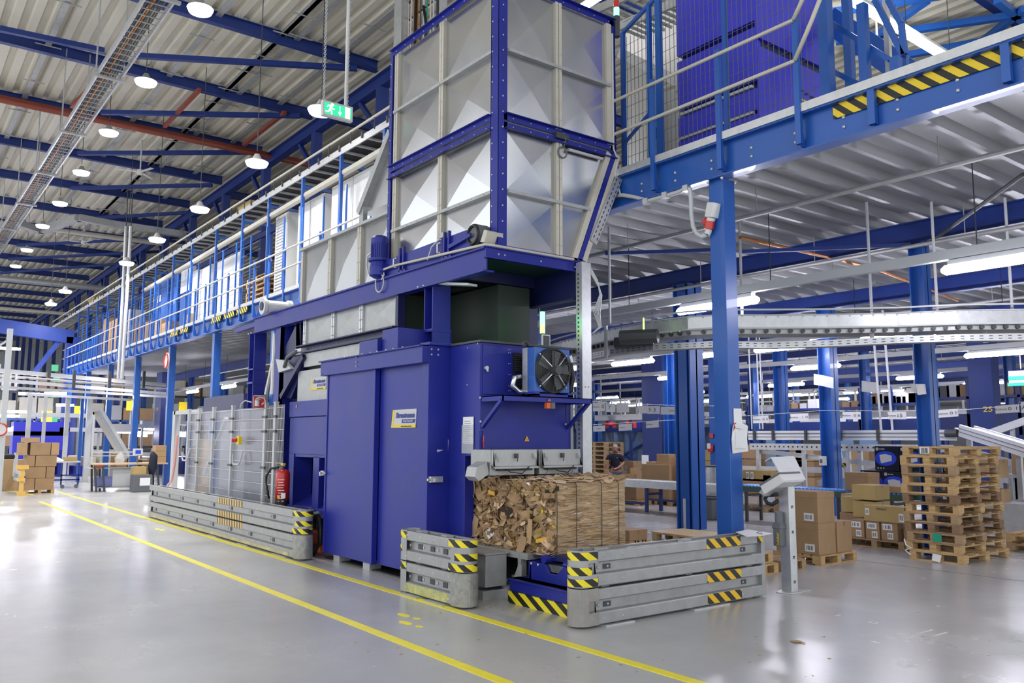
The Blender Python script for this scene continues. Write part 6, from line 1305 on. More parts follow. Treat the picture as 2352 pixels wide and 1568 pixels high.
a = at(1628, 1108, Y=17.0); dr = thing('round_drum', 'round grey machine drum behind the blue roller conveyor', 'drum', (a.x, 17.3, .2)); MB().cyl((a.x, 17.4, .2), (a.x, 17.4, 1.12), .36, 28).build('drum_body', 'galv', dr, smooth=False); MB().cyl((a.x, 17.4, 1.12), (a.x, 17.4, 1.16), .38, 28).build('rim', 'dgrey', dr)
st_ = thing('hazard_stand', 'small hazard striped machine corner right of the drum', 'stand', tuple(at(1658, 1100, Y=17.2))); a = at(1652, 1108, Y=17.2); MB().box(a.x, a.x+.3, 17.2, 17.3, .2, a.z+.12).build('striped_panel', HZ['x'], st_)
# curtain at the back, shelf goods above it
cu = thing('plastic_curtain', 'blue grey translucent curtain wall behind the man', 'curtain', (-37, 37, 0)); xa, xb = at(1362, 1000, Y=37).x, at(1700, 1000, Y=37).x
b = MB(); n = 70; vs = []
for i in range(n+1): x = xa-6+(xb+6-xa)*i/n; y = 37+.12*math.sin(i*1.7)+.05*math.sin(i*4.1); vs += [(x, y, 0), (x, y+.03, 2.25)]
b.add(vs, [(2*i, 2*i+2, 2*i+3, 2*i+1) for i in range(n)]); b.build('sheet', 'tarp', cu)
MB().box(xa-6, xb, 36.9, 37.2, 2.25, 2.5).build('top_rail', 'rblue', cu); MB().bar(at(1432, 1045, Y=36.7), at(1482, 1017, Y=36.7), .12).bar(at(1432, 1045, Y=36.7), at(1476, 1070, Y=36.7), .12).build('bracing', 'rblue', cu)
for i, px in enumerate(range(1385, 1480, 8)):
    a = at(px, 992, Y=37.4); tag(MB().box(a.x-.2, a.x+.12, 37.2, 37.6, 2.5, 2.5+.22+.1*(i % 3)).build('storage_crate', ['red', 'dgrey', 'redp', 'mblue'][i % 4]), 'small coloured crate on the ledge over the curtain', 'crate', 'crates on the curtain ledge')
fl_c = thing('film_curtain', 'pale blue film curtain behind the white conveyor at right', 'curtain', (-20, 30, 0)); xa, xb = at(1985, 1030, Y=26).x, at(2060, 1030, Y=26).x
MB().box(at(1760, 1030, Y=27).x, at(1790, 1030, Y=27).x, 27, 27.05, 0, 1.9).box(at(1925, 1030, Y=27).x, at(1960, 1030, Y=27).x, 27, 27.05, 0, 2.0).box(at(1975, 1030, Y=27).x, at(2015, 1030, Y=27).x, 27, 27.05, 0, 2.0).build('film', mat('pale_blue_film', (.30, .50, .75), .2, alpha=.7), fl_c)
# rear conveyors and walkways, shelf walls far in the right half
random.seed(31)
def walkway(Y, z, xa, xb, label, rail=True):
    t = thing('rear_conveyor', label, 'conveyor', ((xa+xb)/2, Y, z)); MB().box(xa, xb, Y, Y+.06, z-.12, z+.12).box(xa, xb, Y+.7, Y+.76, z-.12, z+.12).build('side_rail', 'alu', t); MB().box(xa, xb, Y+.06, Y+.7, z-.02, z+.02).build('belt', 'lgrey', t)
    b = MB(); x = xa+.4
    while x < xb: b.box(x-.03, x+.03, Y, Y+.06, z+.1, z+1.0 if rail else z+.3); b.box(x-.02, x+.02, Y+.7, Y+.76, z+.1, 5.3) if int(x*7) % 3 == 0 else None; x += 1.1
    if rail: b.box(xa, xb, Y, Y+.05, z+.95, z+1.0).box(xa, xb, Y, Y+.05, z+.5, z+.55)
    b.build('railing', 'white', t); g = MB(); x = xa+1.5
    while x < xb: g.box(x-.06, x+.06, Y+.3, Y+.42, 0, z-.1); x += 4.5
    g.build('support_leg', 'rblue', t); return t
walkway(30, 2.9, -44, -25.5, 'white railed conveyor walkway high behind the pallet stack of the man')
walkway(34, 3.1, -40, -21, 'white railed conveyor walkway in the middle of the right background')
walkway(33, 2.9, -22, -9, 'white railed conveyor walkway behind the right rows of paper signs')
walkway(46, 3.0, -46, -14, 'farthest white conveyor walkway at the back of the hall', False)
for i, (px, Y, z0, z1, wpx) in enumerate(((1900, 31, 1.9, 2.55, 200), (2050, 30, 1.95, 2.6, 160), (2230, 29, 2.0, 2.7, 240), (2330, 30, 1.6, 2.6, 160), (1800, 32, 1.9, 2.5, 180))):
    a, c = at(px-wpx/2, 950, Y=Y).x, at(px+wpx/2, 950, Y=Y).x; sf = thing('storage_rack', 'dark blue storage rack panel in the right background', 'rack', ((a+c)/2, Y, 0), 'dark blue racks in the right background')
    MB().box(a, c, Y, Y+.1, z0, z1).build('front_panel', 'rblue', sf); MB().box(a, c, Y, Y+.8, z1+.5, z1+.58).build('shelf_board', 'rblue', sf)
    for x in (a+.1, (a+c)/2, c-.1): MB().box(x-.05, x+.05, Y, Y+.1, 0, z1+1.2).build('upright', 'rblue', sf)
    for k in range(9): x = a+.3+(c-a-.8)*k/8; tag(MB().box(x, x+random.uniform(.3, .5), Y+.15, Y+.6, z1+.58, z1+.58+random.uniform(.2, .45)).build('storage_bin', random.choice(['lgrey', 'white', 'card2', 'card', 'dgrey', 'whiteb'])), 'storage bin on a far rack in the right background', 'bin', 'bins on the far right racks')
    for k in range(7): x = a+.2+(c-a-.8)*k/7; tag(MB().box(x, x+random.uniform(.4, .7), Y+.15, Y+.6, .02, random.uniform(.5, 1.3)).build('carton', random.choice(['card', 'card2', 'card3'])), 'carton at floor level beneath a far rack in the right background', 'carton', 'floor cartons under the far right racks')
for i, (px, Y) in enumerate(((1835, 24), (1850, 24), (1868, 24.5), (1722, 25), (1975, 24))):
    a = at(px, 1060, Y=Y); 
    for k in range(3): tag(MB().box(a.x-.35, a.x+.3, Y, Y+.5, .15+.5*k, .63+.5*k).build('carton', 'card2' if (i+k) % 2 else 'card'), 'carton in the stacks seen between the legs of the white conveyor', 'carton', 'carton stacks behind the white conveyor')
ld = thing('step_ladder', 'white step ladder leaning beyond the white conveyor', 'ladder', tuple(at(1930, 1080, Y=21))); MB().bar(at(1920, 1085, Y=21), at(1918, 1020, Y=21.3), .04).bar(at(1942, 1085, Y=21), at(1926, 1018, Y=21.3), .04).build('rail', 'white', ld); MB().bar(at(1922, 1050, Y=21.1), at(1936, 1052, Y=21.1), .03).bar(at(1922, 1070, Y=21.05), at(1940, 1072, Y=21.05), .03).bar(at(1921, 1033, Y=21.2), at(1931, 1034, Y=21.2), .03).build('rung', 'white', ld)
a, c = at(1918, 1069, Y=20.9), at(1946, 1063, Y=20.9); tag(MB().box(a.x, c.x, 20.9, 21.0, a.z-.02, c.z).build('striped_board', HZ['x']), 'yellow and black striped board at the foot of the step ladder', 'board')
# ---------------------------------------------------------------- paper signs on strings
def paper_sign(px, py, w_, h_, words, tilt, label, Y=17.0, group=None):
    a = at(px, py, Y=Y); s = at(px+1, py, Y=Y).x-a.x; W_, H_ = w_*s, h_*abs(at(px, py-1, Y=Y).z-a.z)
    t = thing('hanging_sign', label, 'sign', tuple(a), group); ux, uz = math.cos(tilt), math.sin(tilt)
    P = lambda u, v: (a.x+u*ux-v*uz, Y, a.z+u*uz+v*ux)
    MB().prism([P(-W_/2, -H_/2), P(W_/2, -H_/2), P(W_/2, H_/2), P(-W_/2, H_/2)], (0, .004, 0)).build('sheet', 'whiteb', t)
    for (wd, u, sz) in words:
        q_ = P(u*W_, 0); text(wd, 'lettering', t, (q_[0], Y-.003, q_[2]), (ux, 0, uz), (-uz, 0, ux), H_*sz, 'grey', .0008, scale_x=1.5)
    MB().tube([P(W_/2, H_/2), P(W_/2+.02, H_/2+.06)], .003, 4).build('string', 'lgrey', t)
    return t
paper_sign(1375, 934, 27, 20, [('Schweiz', -.2, .25), ('0', .36, .6)], 0, 'white paper sign with a zero, leftmost of the hanging signs')
paper_sign(1402, 936, 22, 20, [('7', -.1, .6)], -.03, 'white paper sign with a seven beside the leftmost one')
paper_sign(1430, 936, 28, 22, [], 0, 'blank white hanging paper right of the sign with a seven')
paper_sign(1477, 940, 20, 18, [], -.02, 'blank white paper left of the sign reading five three')
paper_sign(1501, 941, 28, 18, [('5 3', -.1, .7)], -.03, 'white paper sign reading five three')
paper_sign(1547, 943, 60, 18, [('Schweiz', .0, .3), ('1', .42, .6)], -.03, 'wide white paper sign ending with a one, beside the flanged column')
paper_sign(1376, 984, 27, 13, [('Kühne', 0, .3)], .03, 'lower white paper sign at far left under the walkway')
paper_sign(1436, 981, 30, 15, [('Kühne', -.2, .3)], .03, 'lower white paper sign above the curtain')
paper_sign(1498, 974, 29, 16, [('Kühne', -.2, .3)], .05, 'lower white paper sign before the massive columns')
paper_sign(1747, 963, 36, 16, [('Kühne', -.25, .3), ('0 5', .3, .5)], .02, 'white paper sign reading zero five', 18.2)
paper_sign(1836, 958, 41, 17, [('Kühne', -.28, .3), ('1 0', .3, .5)], .01, 'white paper sign reading one zero', 18.2)
paper_sign(1956, 954, 41, 17, [('Kühne', -.28, .3), ('0 8', .3, .5)], -.02, 'white paper sign reading zero eight', 18.2)
paper_sign(2060, 954, 42, 17, [('Kühne', -.28, .3), ('15', .15, .6)], -.02, 'white paper sign reading fifteen', 18.0)
paper_sign(2177, 949, 47, 17, [('Kühne', -.25, .34), ('0', .18, .6), ('1', .4, .6)], .05, 'white paper sign reading zero one above the tall pallet stack', 18.0)
paper_sign(2313, 939, 55, 18, [('Kühne', -.25, .36), ('0', .12, .6), ('1', .4, .6)], .05, 'tilted white paper sign reading zero one at the right edge', 17.0)
paper_sign(2360, 935, 30, 26, [('A', -.2, .6)], .0, 'white paper sign cut by the right edge of the photo', 17.0)
b = MB().tube([at(1362, 922, Y=17.02), at(1480, 928, Y=17.02), at(1580, 932, Y=17.02), at(1660, 932, Y=17.02)], .006, 4); tag(b.build('sign_string', 'lgrey'), 'string holding the left row of paper signs', 'string')
b = MB().tube([at(1362, 975, Y=17.02), at(1500, 967, Y=17.02), at(1740, 953, Y=18.22), at(1900, 942, Y=18.22), at(2060, 944, Y=18.22), at(2200, 942, Y=18.0), at(2400, 925, Y=17.05)], .006, 4); tag(b.build('sign_string', 'lgrey'), 'long string holding the right rows of paper signs', 'string')
def notice(pts, Y, label, m='lgrey'):
    tag(MB().prism([at(*q_, Y=Y) for q_ in pts], (0, .01, 0)).build('notice_sheet', m), label, 'notice')
notice(((1869, 858), (1892, 862), (1892, 887), (1869, 883)), 18.4, 'left grey notice sheet high on the blue column behind the pedestal'); notice(((1892, 862), (1914, 867), (1914, 892), (1892, 887)), 18.4, 'right grey notice sheet high on the blue column behind the pedestal')
notice(((1979, 874), (2014, 878), (2016, 903), (1979, 899)), 22.5, 'single grey notice sheet hanging between two far columns')
t = thing('crumpled_notice', 'crumpled grey notice on the column behind the tall pallet stack', 'notice', tuple(at(2110, 895, Y=13.3)))
MB().prism([at(*q_, Y=13.35) for q_ in ((2093, 883), (2108, 882), (2110, 904), (2096, 900))], (0, -.02, 0)).build('left_sheet', 'lgrey', t); MB().prism([at(*q_, Y=13.3) for q_ in ((2108, 882), (2125, 882), (2128, 905), (2112, 907))], (0, -.06, 0)).build('right_sheet', 'white', t)
a = at(1890, 1057, Y=18.35); sb = thing('switch_box', 'white switch box mounted on the blue column behind the pedestal', 'switch', tuple(a)); MB().box(a.x-.08, a.x+.06, 18.30, 18.42, a.z-.12, a.z+.1).build('case', 'white', sb, bevel=.01); MB().box(a.x-.05, a.x+.02, 18.295, 18.3, a.z-.06, a.z+.03).build('grille', 'grey', sb)
a = at(2345, 868, Y=24); ex = thing('exit_sign', 'small white and green exit sign at the right edge under the mezzanine', 'sign', tuple(a)); MB().box(a.x-.3, a.x+.4, 24, 24.06, a.z-.18, a.z+.2).build('case', 'white', ex); MB().box(a.x-.3, a.x+.4, 23.98, 24, a.z-.04, a.z+.06).box(a.x-.33, a.x+.4, 23.98, 24, a.z-.2, a.z-.12).build('green_panel', 'greenlit', ex); MB().cyl((a.x, 24.03, a.z+.25), (a.x, 24.03, 5.4), .015, 6).build('rod', 'lgrey', ex)
# ================================================================ fence of the press, extinguisher, fire sign
FY = 5.85; ft = thing('safety_fence', 'safety fence with clear panels, white wires and posts left of the press', 'fence', (-17.5, FY, 0))
px_ = [-20.15, -19.38, -18.36, -17.14, -15.33, -14.84]; FZ = 2.43
for x in px_: MB().box(x-.045, x+.045, FY-.03, FY+.03, 0, FZ+.03).box(x-.05, x+.05, FY-.035, FY+.035, FZ+.03, FZ+.06).build('post', 'lgrey', ft)
for u, v in ((-20.10, -19.43), (-19.33, -18.41), (-18.31, -17.19), (-17.09, -15.38)):
    MB().box(u, v, FY+.035, FY+.04, .12, FZ-.02).build('clear_panel', 'glass', ft)
b = MB()
for k in range(12): z = .18+.20*k; b.box(-20.1, -14.45, FY-.008, FY-.002, z-.005, z+.005)
b.build('horizontal_wire', 'wire', ft); b = MB(); x = -15.28
while x < -14.42: b.box(x-.004, x+.004, FY-.004, FY+.004, .12, FZ); x += .052
b.build('vertical_wire', 'wire', ft)
b = MB()
for x in px_[1:]:
    for z in (.33, 1.28, 1.95, 2.22): b.box(x-.11, x+.11, FY-.045, FY-.02, z-.02, z+.02)
b.build('clamp', 'dgrey', ft)
MB().box(-20.6, -17.1, 6.75, 7.4, .1, 2.2).build('machine_back', mat('greyish_violet_cover', (.26, .27, .36), .5), tag(thing('shredder_housing', 'grey violet machine housing standing behind the clear fence panels', 'machine', (-18.6, 7, 0)), None, None))
for z0, y0 in ((0, 0),):
    for a, c in (((610, 1100), (645, 990)), ((470, 1090), (520, 960))): MB().bar(at(*a, Y=6.5), at(*c, Y=6.5), .08).build('strut', 'lgrey', ft)
es = thing('emergency_stop', 'yellow emergency stop box with red button on the fence', 'switch', tuple(at(547, 1010, Y=5.75))); a = at(549, 1010, Y=5.78); MB().box(a.x-.06, a.x+.09, 5.74, 5.81, a.z-.09, a.z+.07).build('box', 'yellow', es, bevel=.008); c = at(541, 1010, Y=6.2); MB().cyl((a.x-.02, 5.74, a.z), (a.x-.06, 5.66, a.z), .04, 14).build('button', 'red', es); MB().cyl((a.x, 5.78, a.z+.07), (a.x, 5.78, 2.42), .008, 6).tube([(a.x, 5.78, 2.42), (a.x+.05, 5.78, 2.5), (a.x+.2, 5.8, 2.56), (a.x+.45, 5.84, 2.52)], .012, 6).build('conduit', 'lgrey', es)
for px, py in ((549, 1058), (430, 1050)):
    a = at(px, py, Y=5.8); hd = tag(MB().tube([(a.x-.25, 5.76, a.z+.12), (a.x-.25, 5.76, a.z-.02), (a.x-.2, 5.76, a.z-.07), (a.x+.1, 5.76, a.z-.07), (a.x+.15, 5.76, a.z-.02), (a.x+.15, 5.81, a.z+.2)], .018, 8).build('gate_lever', 'lgrey'), 'bent grey gate lever on the fence, '+('below the emergency stop box' if px > 500 else 'at its left end'), 'lever')
fs = thing('fire_sign', 'red square fire extinguisher sign with white pictogram on the fence post', 'sign', tuple(at(594, 923, Y=5.8)))
p0, p1 = at(580, 938, X=-15.2), at(609, 908, X=-15.2)
MB().box(-15.2, -15.19, p0.y, p1.y, p0.z, p1.z).build('plate', 'redp', fs); w_ = p1.y-p0.y; h_ = p1.z-p0.z; cy_, cz_ = (p0.y+p1.y)/2, (p0.z+p1.z)/2
b = MB(); e = .018
b.box(-15.19, -15.187, p0.y, p1.y, p0.z, p0.z+e).box(-15.19, -15.187, p0.y, p1.y, p1.z-e, p1.z).box(-15.19, -15.187, p0.y, p0.y+e*.7, p0.z, p1.z).box(-15.19, -15.187, p1.y-e*.7, p1.y, p0.z, p1.z).build('border', 'white', fs)
MB().tube([(-15.185, cy_-.04, cz_-.32*h_), (-15.185, cy_-.04, cz_+.12*h_)], .045, 10).tube([(-15.185, cy_-.06, cz_+.2*h_), (-15.185, cy_-.0, cz_+.34*h_), (-15.185, cy_+.09, cz_+.30*h_), (-15.185, cy_+.12, cz_+.05*h_), (-15.185, cy_+.05, cz_-.2*h_)], .016, 6).box(-15.19, -15.185, cy_-.08, cy_+.02, cz_+.16*h_, cz_+.22*h_).build('extinguisher_symbol', 'white', fs)
fx = thing('fire_extinguisher', 'large red fire extinguisher hanging on the fence beside the press', 'fire extinguisher', (-15.2, 5.68, .6))
a, c = at(648, 1148, Y=5.68), at(648, 1078, Y=5.68); R_ = abs(at(662, 1100, Y=5.68).x-at(634, 1100, Y=5.68).x)/2*.42
R_ = .12
MB().tube([(a.x, 5.68, a.z), (a.x, 5.68, c.z-.07), (a.x, 5.68, c.z-.02), (a.x, 5.68, c.z+.01)], [R_, R_, R_*.85, R_*.3], 24).build('cylinder', 'red', fx, smooth=True)
MB().cyl((a.x, 5.68, a.z-.07), (a.x, 5.68, a.z+.01), R_*1.04, 24).build('foot_ring', 'black', fx)
MB().cyl((a.x, 5.68, c.z), (a.x, 5.68, c.z+.05), .03, 10).bar((a.x-.09, 5.64, c.z+.06), (a.x+.1, 5.68, c.z+.07), .025).build('valve', 'dgrey', fx); MB().box(a.x-.04, a.x+.05, 5.65, 5.70, c.z+.07, c.z+.11).build('valve_cap', 'yellow', fx)
MB().tube([(a.x-.02, 5.60, c.z+.04), (a.x-.25, 5.56, c.z+.02), (a.x-.42, 5.55, c.z-.12), (a.x-.42, 5.55, (a.z+c.z)/2), (a.x-.28, 5.55, a.z+.02)], .018, 8).build('hose', 'black', fx, smooth=True)
dirv = Vector((.8, -.6, 0)); sd = Vector((.6, .8, 0)); cc = Vector((a.x, 5.68, 0))+dirv*(R_+.001)
lb = MB(); z0 = c.z-.16
for k in range(9): lb.prism([cc+sd*(-.06+.01*(k % 3))+Vector((0, 0, z0-.045*k)), cc+sd*(.06-.012*(k % 2))+Vector((0, 0, z0-.045*k)), cc+sd*(.06-.012*(k % 2))+Vector((0, 0, z0-.045*k-.014)), cc+sd*(-.06+.01*(k % 3))+Vector((0, 0, z0-.045*k-.014))], dirv*.002)
lb.build('printed_text', 'white', fx); MB().cyl(cc+sd*-.03+Vector((0, 0, a.z+.06)), cc+sd*-.03+dirv*.006+Vector((0, 0, a.z+.06)), .024, 14).build('yellow_dot', 'yellow', fx); MB().prism([cc+sd*.01+Vector((0, 0, a.z+.03)), cc+sd*.085+Vector((0, 0, a.z+.04)), cc+sd*.085+Vector((0, 0, a.z+.13)), cc+sd*.01+Vector((0, 0, a.z+.12))], dirv*.003).build('seal_label', 'whiteb', fx)
# orange and black machine with hoses between barrier and doors
vc = thing('wet_vacuum', 'orange and black machine with coiled hoses between the long barrier and the press doors', 'machine', (-12.45, 5.75, 0))
MB().box(-12.95, -12.35, 5.62, 6.0, .05, .42).build('orange_body', 'orange', vc, bevel=.03); MB().box(-12.95, -12.4, 5.60, 6.0, .42, .58).tube([(-12.8, 5.6, .60), (-12.6, 5.58, .68), (-12.4, 5.6, .62)], .05, 10).build('black_head', 'black', vc, bevel=.02)
for k in range(3): MB().tube([(-12.42+.03*k, 5.62, .62), (-12.28+.02*k, 5.60, .45), (-12.26+.02*k, 5.60, .22), (-12.4, 5.58, .08+.02*k)], .03, 8).build('hose', 'black', vc, smooth=True)
MB().cyl((-12.5, 5.56, .10), (-12.5, 5.62, .10), .10, 18).cyl((-12.85, 5.56, .10), (-12.85, 5.62, .10), .10, 18).build('wheel', 'black', vc); MB().bar((-12.7, 5.6, .55), (-12.35, 5.6, .68), .04).build('pipe', 'galv', vc)
# ================================================================ the man
def person():
    A = at(1413, 1020, Y=17.2); X, Y, Ht = A.x, 17.2, A.z; s = Ht/1.72
    F = Vector((.72, -.69, 0)); Rt = Vector((.69, .72, 0))     # he faces the camera; Rt is to the right in the photo
    P = lambda r, f, z: Vector((X, Y, 0))+Rt*(r*s)+F*(f*s)+Vector((0, 0, z*s))
    t = thing('person', 'man in dark T-shirt and blue jeans holding a pallet on edge behind the bale', 'person', (X, Y, 0))
    def skin(name, nodes, edges, m, parent, sub=2, root=0):
        me = bpy.data.meshes.new(name); me.from_pydata([tuple(P(*n[:3])-Vector((X, Y, 0))) for n in nodes], edges, []); o = bpy.data.objects.new(name, me); C.objects.link(o); o.parent = parent; me.materials.append(M[m])
        md = o.modifiers.new('skin', 'SKIN'); md.use_smooth_shade = True; sv = me.skin_vertices[0].data
        for i, n in enumerate(nodes): sv[i].radius = (n[3]*s, (n[4] if len(n) > 4 else n[3])*s); sv[i].use_root = (i == root)
        ss = o.modifiers.new('sub', 'SUBSURF'); ss.levels = sub; ss.render_levels = sub; return o
    ch = lambda *a: list(zip(a, a[1:]))
    nodes = [(0, 0, .92, .13, .10), (0, .01, 1.10, .13, .10), (0, .02, 1.30, .14, .10), (0, .03, 1.42, .10, .08), (0, .04, 1.48, .055), (0, .06, 1.54, .058, .062), (0, .06, 1.60, .078, .09), (0, .05, 1.665, .068, .085),
             (.10, 0, .88, .085), (.11, .06, .50, .058), (.11, .0, .09, .042), (.12, .12, .05, .04), (-.10, 0, .88, .085), (-.12, .03, .50, .058), (-.12, -.05, .09, .042), (-.13, .08, .05, .04),
             (.19, .01, 1.39, .058), (.24, .04, 1.16, .042), (.06, .20, 1.02, .032), (-.06, .26, .99, .028, .036),
             (-.19, .03, 1.39, .058), (-.27, .05, 1.18, .042), (-.27, .22, 1.05, .032), (-.22, .32, 1.03, .028, .036)]
    skin('body', nodes, ch(0, 1, 2, 3, 4, 5, 6, 7)+[(0, 8), (8, 9), (9, 10), (10, 11), (0, 12), (12, 13), (13, 14), (14, 15), (3, 16), (16, 17), (17, 18), (18, 19), (3, 20), (20, 21), (21, 22), (22, 23)], 'skin', t)
    skin('t_shirt', [(0, 0, .90, .175, .125), (0, .01, 1.10, .175, .13), (0, .02, 1.30, .185, .125), (0, .03, 1.405, .135, .105), (.15, .015, 1.395, .10), (.235, .03, 1.19, .07), (-.15, .03, 1.395, .10), (-.255, .045, 1.2, .07)], ch(0, 1, 2, 3)+[(3, 4), (4, 5), (3, 6), (6, 7)], 'navy', t)
    skin('jeans', [(0, 0, .90, .165, .12), (.10, 0, .82, .10), (.11, .06, .48, .078), (.11, .0, .10, .065), (-.10, 0, .82, .10), (-.12, .03, .48, .078), (-.12, -.05, .10, .065)], [(0, 1), (1, 2), (2, 3), (0, 4), (4, 5), (5, 6)], 'jeans', t)
    skin('hair', [(0, .015, 1.60, .085, .075), (0, .03, 1.67, .085, .08), (0, .05, 1.70, .05, .06)], ch(0, 1, 2), 'hair', t)
    for sgn in (-1, 1):
        MB().tube([P(.115*sgn, .12, .035), P(.12*sgn, -.08, .04)], .05*s, 8).build('shoe', 'black', t, smooth=True)
        MB().ring(P(.035*sgn, .155, 1.605), F, .026*s, .004*s, 14, 4).build('spectacle_rim', 'dgrey', t); MB().tube([P(.032*sgn, .142, 1.607), P(.032*sgn, .150, 1.607)], .010*s, 8).build('eye', 'dgrey', t)
        MB().tube([P(.082*sgn, .05, 1.585), P(.088*sgn, .05, 1.62)], .016*s, 6).build('ear', 'skin', t)
    MB().tube([P(0, .15, 1.605), P(0, .185, 1.575), P(0, .15, 1.565)], .014*s, 6).build('nose', 'skin', t, smooth=True); MB().bar(P(-.028, .148, 1.53), P(.028, .148, 1.53), .008*s).build('mouth', 'redp', t); MB().bar(P(.02, .15, 1.32), P(.09, .148, 1.32), .02*s, .006).build('chest_print', 'white', t)
    for (hx, hf, hz) in ((-.06, .26, .99), (-.22, .32, 1.03)):      # five fingers on each hand, curled over the pallet edge
        for k in range(4): zk = hz+.03-.02*k; MB().tube([P(hx-.01, hf+.01, zk), P(hx-.06, hf+.03, zk), P(hx-.085+.004*abs(k-1.3), hf+.015, zk-.005), P(hx-.09, hf-.01, zk-.008)], [.010*s, .009*s, .008*s, .006*s], 6).build('finger', 'skin', t, smooth=True)
        MB().tube([P(hx+.0, hf-.02, hz+.04), P(hx-.035, hf-.03, hz+.07), P(hx-.06, hf-.02, hz+.075)], [.012*s, .010*s, .008*s], 6).build('thumb', 'skin', t, smooth=True)
    return X, Y, Rt, F, s
X, Y, Rt, F, s = person()
hp2 = thing('pallet', 'light wooden pallet held on edge by the man', 'pallet', (X, Y, 0)); o_ = Vector((X, Y, 0))+Rt*(-.26*s)+F*.26
for k, dz in ((0, .12), (1, .42), (2, .72), (3, 1.02), (4, 1.18)): MB().bar(o_+Rt*-.07+F*-.35+Vector((0, 0, dz)), o_+Rt*-.07+F*.35+Vector((0, 0, dz)), .02, .10).build('deck_board', 'wood', hp2)
for dz in (.12, .65, 1.18): MB().bar(o_+Rt*.06+F*-.35+Vector((0, 0, dz)), o_+Rt*.06+F*.35+Vector((0, 0, dz)), .02, .10).build('runner', 'wood', hp2)
for dz in (.12, .65, 1.18):
    for f_ in (-.3, 0, .3): MB().bar(o_+Rt*-.06+F*f_+Vector((0, 0, dz)), o_+Rt*.05+F*f_+Vector((0, 0, dz)), .10, .10).build('block', 'wood', hp2)
a = at(1361, 1100, Y=18.8); c = at(1394, 1100, Y=18.8)
pr0 = make_pallet('pallet', 'wooden pallet in the stack beside the man', c.x-1.15, 18.8, 0, 1.1, .8, 'x', 'wood2'); pr0['group'] = 'pallet stack beside the man'; pr0['label'] = 'wooden pallet in the stack just left of the man'
for i in range(1, 12): o = dup(pr0, (c.x-1.15+random.uniform(-.02, .02), 18.8, .1442*i))

# ================================================================ on the mezzanine, left part
MZt = 5.62
def cab(name, label, pxa, pxb, topy, Y, m, doors=2, d=.8, extra=None):
    xa, xb = at(pxa, topy, Y=Y).x, at(pxb, topy, Y=Y).x; zt = at((pxa+pxb)/2, topy, Y=Y).z; t = thing(name, label, 'cabinet', ((xa+xb)/2, Y, MZt))
    MB().box(xa, xb, Y, Y+d, MZt+.02, zt).build('body', m, t)
    for k in range(doors): u, v = xa+(xb-xa)*k/doors, xa+(xb-xa)*(k+1)/doors; MB().box(u+.02, v-.02, Y-.025, Y, MZt+.12, zt-.03).build('door', m, t)
    return t, xa, xb, zt
cab('control_cabinet', 'white two-door control cabinet nearest the hopper on the mezzanine', 765, 868, 402, 9.3, 'white')
cab('control_cabinet', 'white two-door control cabinet in the middle on the mezzanine', 688, 745, 458, 9.3, 'white')
t, xa, xb, zt = cab('control_cabinet', 'white louvred cabinet left of the two tall ones on the mezzanine', 636, 662, 492, 9.3, 'white', 1); b = MB(); z = MZt+.3
while z < zt-.1: b.box(xa+.1, xb-.1, 9.255, 9.275, z, z+.012); z += .09
b.build('louvre', 'lgrey', t)
cab('partition_panel', 'large bright white panel on the mezzanine behind the blue posts', 497, 553, 590, 9.6, 'white', 1, .1)
cab('grey_cabinet', 'tall grey cabinet on the mezzanine left of the white panel', 462, 487, 612, 9.4, 'lgrey', 1); cab('grey_cabinet', 'narrow pale cabinet on the mezzanine beside the tall grey one', 440, 456, 622, 9.4, 'white', 1)
cab('blue_cabinet', 'blue cabinet on the mezzanine with white panels upon it', 416, 442, 672, 9.4, 'sblue', 1); cab('blue_cabinet', 'blue column-like cabinet on the mezzanine', 394, 412, 632, 9.5, 'sblue', 1); cab('blue_cabinet', 'wide blue double cabinet on the mezzanine with a white note', 356, 388, 645, 9.5, 'sblue', 2)
for i, (px0, px1, ty, m, lb) in enumerate(((417, 442, 617, 'white', 'white sheet stack on the blue cabinet'), )): xa, xb = at(px0, ty, Y=9.45).x, at(px1, ty, Y=9.45).x; tag(MB().box(xa, xb, 9.45, 9.6, at(430, 668, Y=9.45).z, at(430, ty, Y=9.45).z).build('white_sheet', m), lb, 'sheet')
tag(MB().box(at(362, 690, Y=9.45).x, at(369, 690, Y=9.45).x, 9.44, 9.46, at(365, 694, Y=9.45).z, at(365, 679, Y=9.45).z).build('note', 'whiteb'), 'white note on the wide blue cabinet', 'note')
for i, (px0, px1, ty, m) in enumerate(((236, 248, 732, 'card'), (249, 273, 735, 'card'), (274, 284, 715, 'cream'), (288, 299, 712, 'lgrey'), (300, 313, 745, 'card'), (314, 326, 742, 'card'), (332, 345, 738, 'card2'), (351, 370, 738, 'card2'), (371, 391, 740, 'card'), (422, 438, 722, 'card3'), (505, 520, 722, 'card2'), (226, 235, 755, 'rblue'), (212, 224, 770, 'sblue'), (196, 208, 785, 'sblue'))):
    xa, xb = at(px0, ty, Y=9.2).x, at(px1, ty, Y=9.2).x; tag(MB().box(xa, xb, 9.2, 9.9, MZt+.01, max(MZt+.4, at((px0+px1)/2, ty, Y=9.2).z)).build('bulk_carton' if 'card' in m else 'panel_unit', m), 'tall '+('brown carton' if 'card' in m else 'panel unit')+' standing on the mezzanine behind the railing', 'carton' if 'card' in m else 'panel', 'goods along the mezzanine')
xx = at(596, 690, Y=9.2).x
pm = make_pallet('pallet', 'pallets stacked on the mezzanine beside the white louvred cabinet', xx-.9, 9.1, MZt+.01, 1.6, .8, 'x', 'wood2'); pm['group'] = 'pallet stack on the mezzanine'
for i in range(1, 8): dup(pm, (xx-.9+random.uniform(-.06, .06), 9.1, MZt+.01+.146*i))
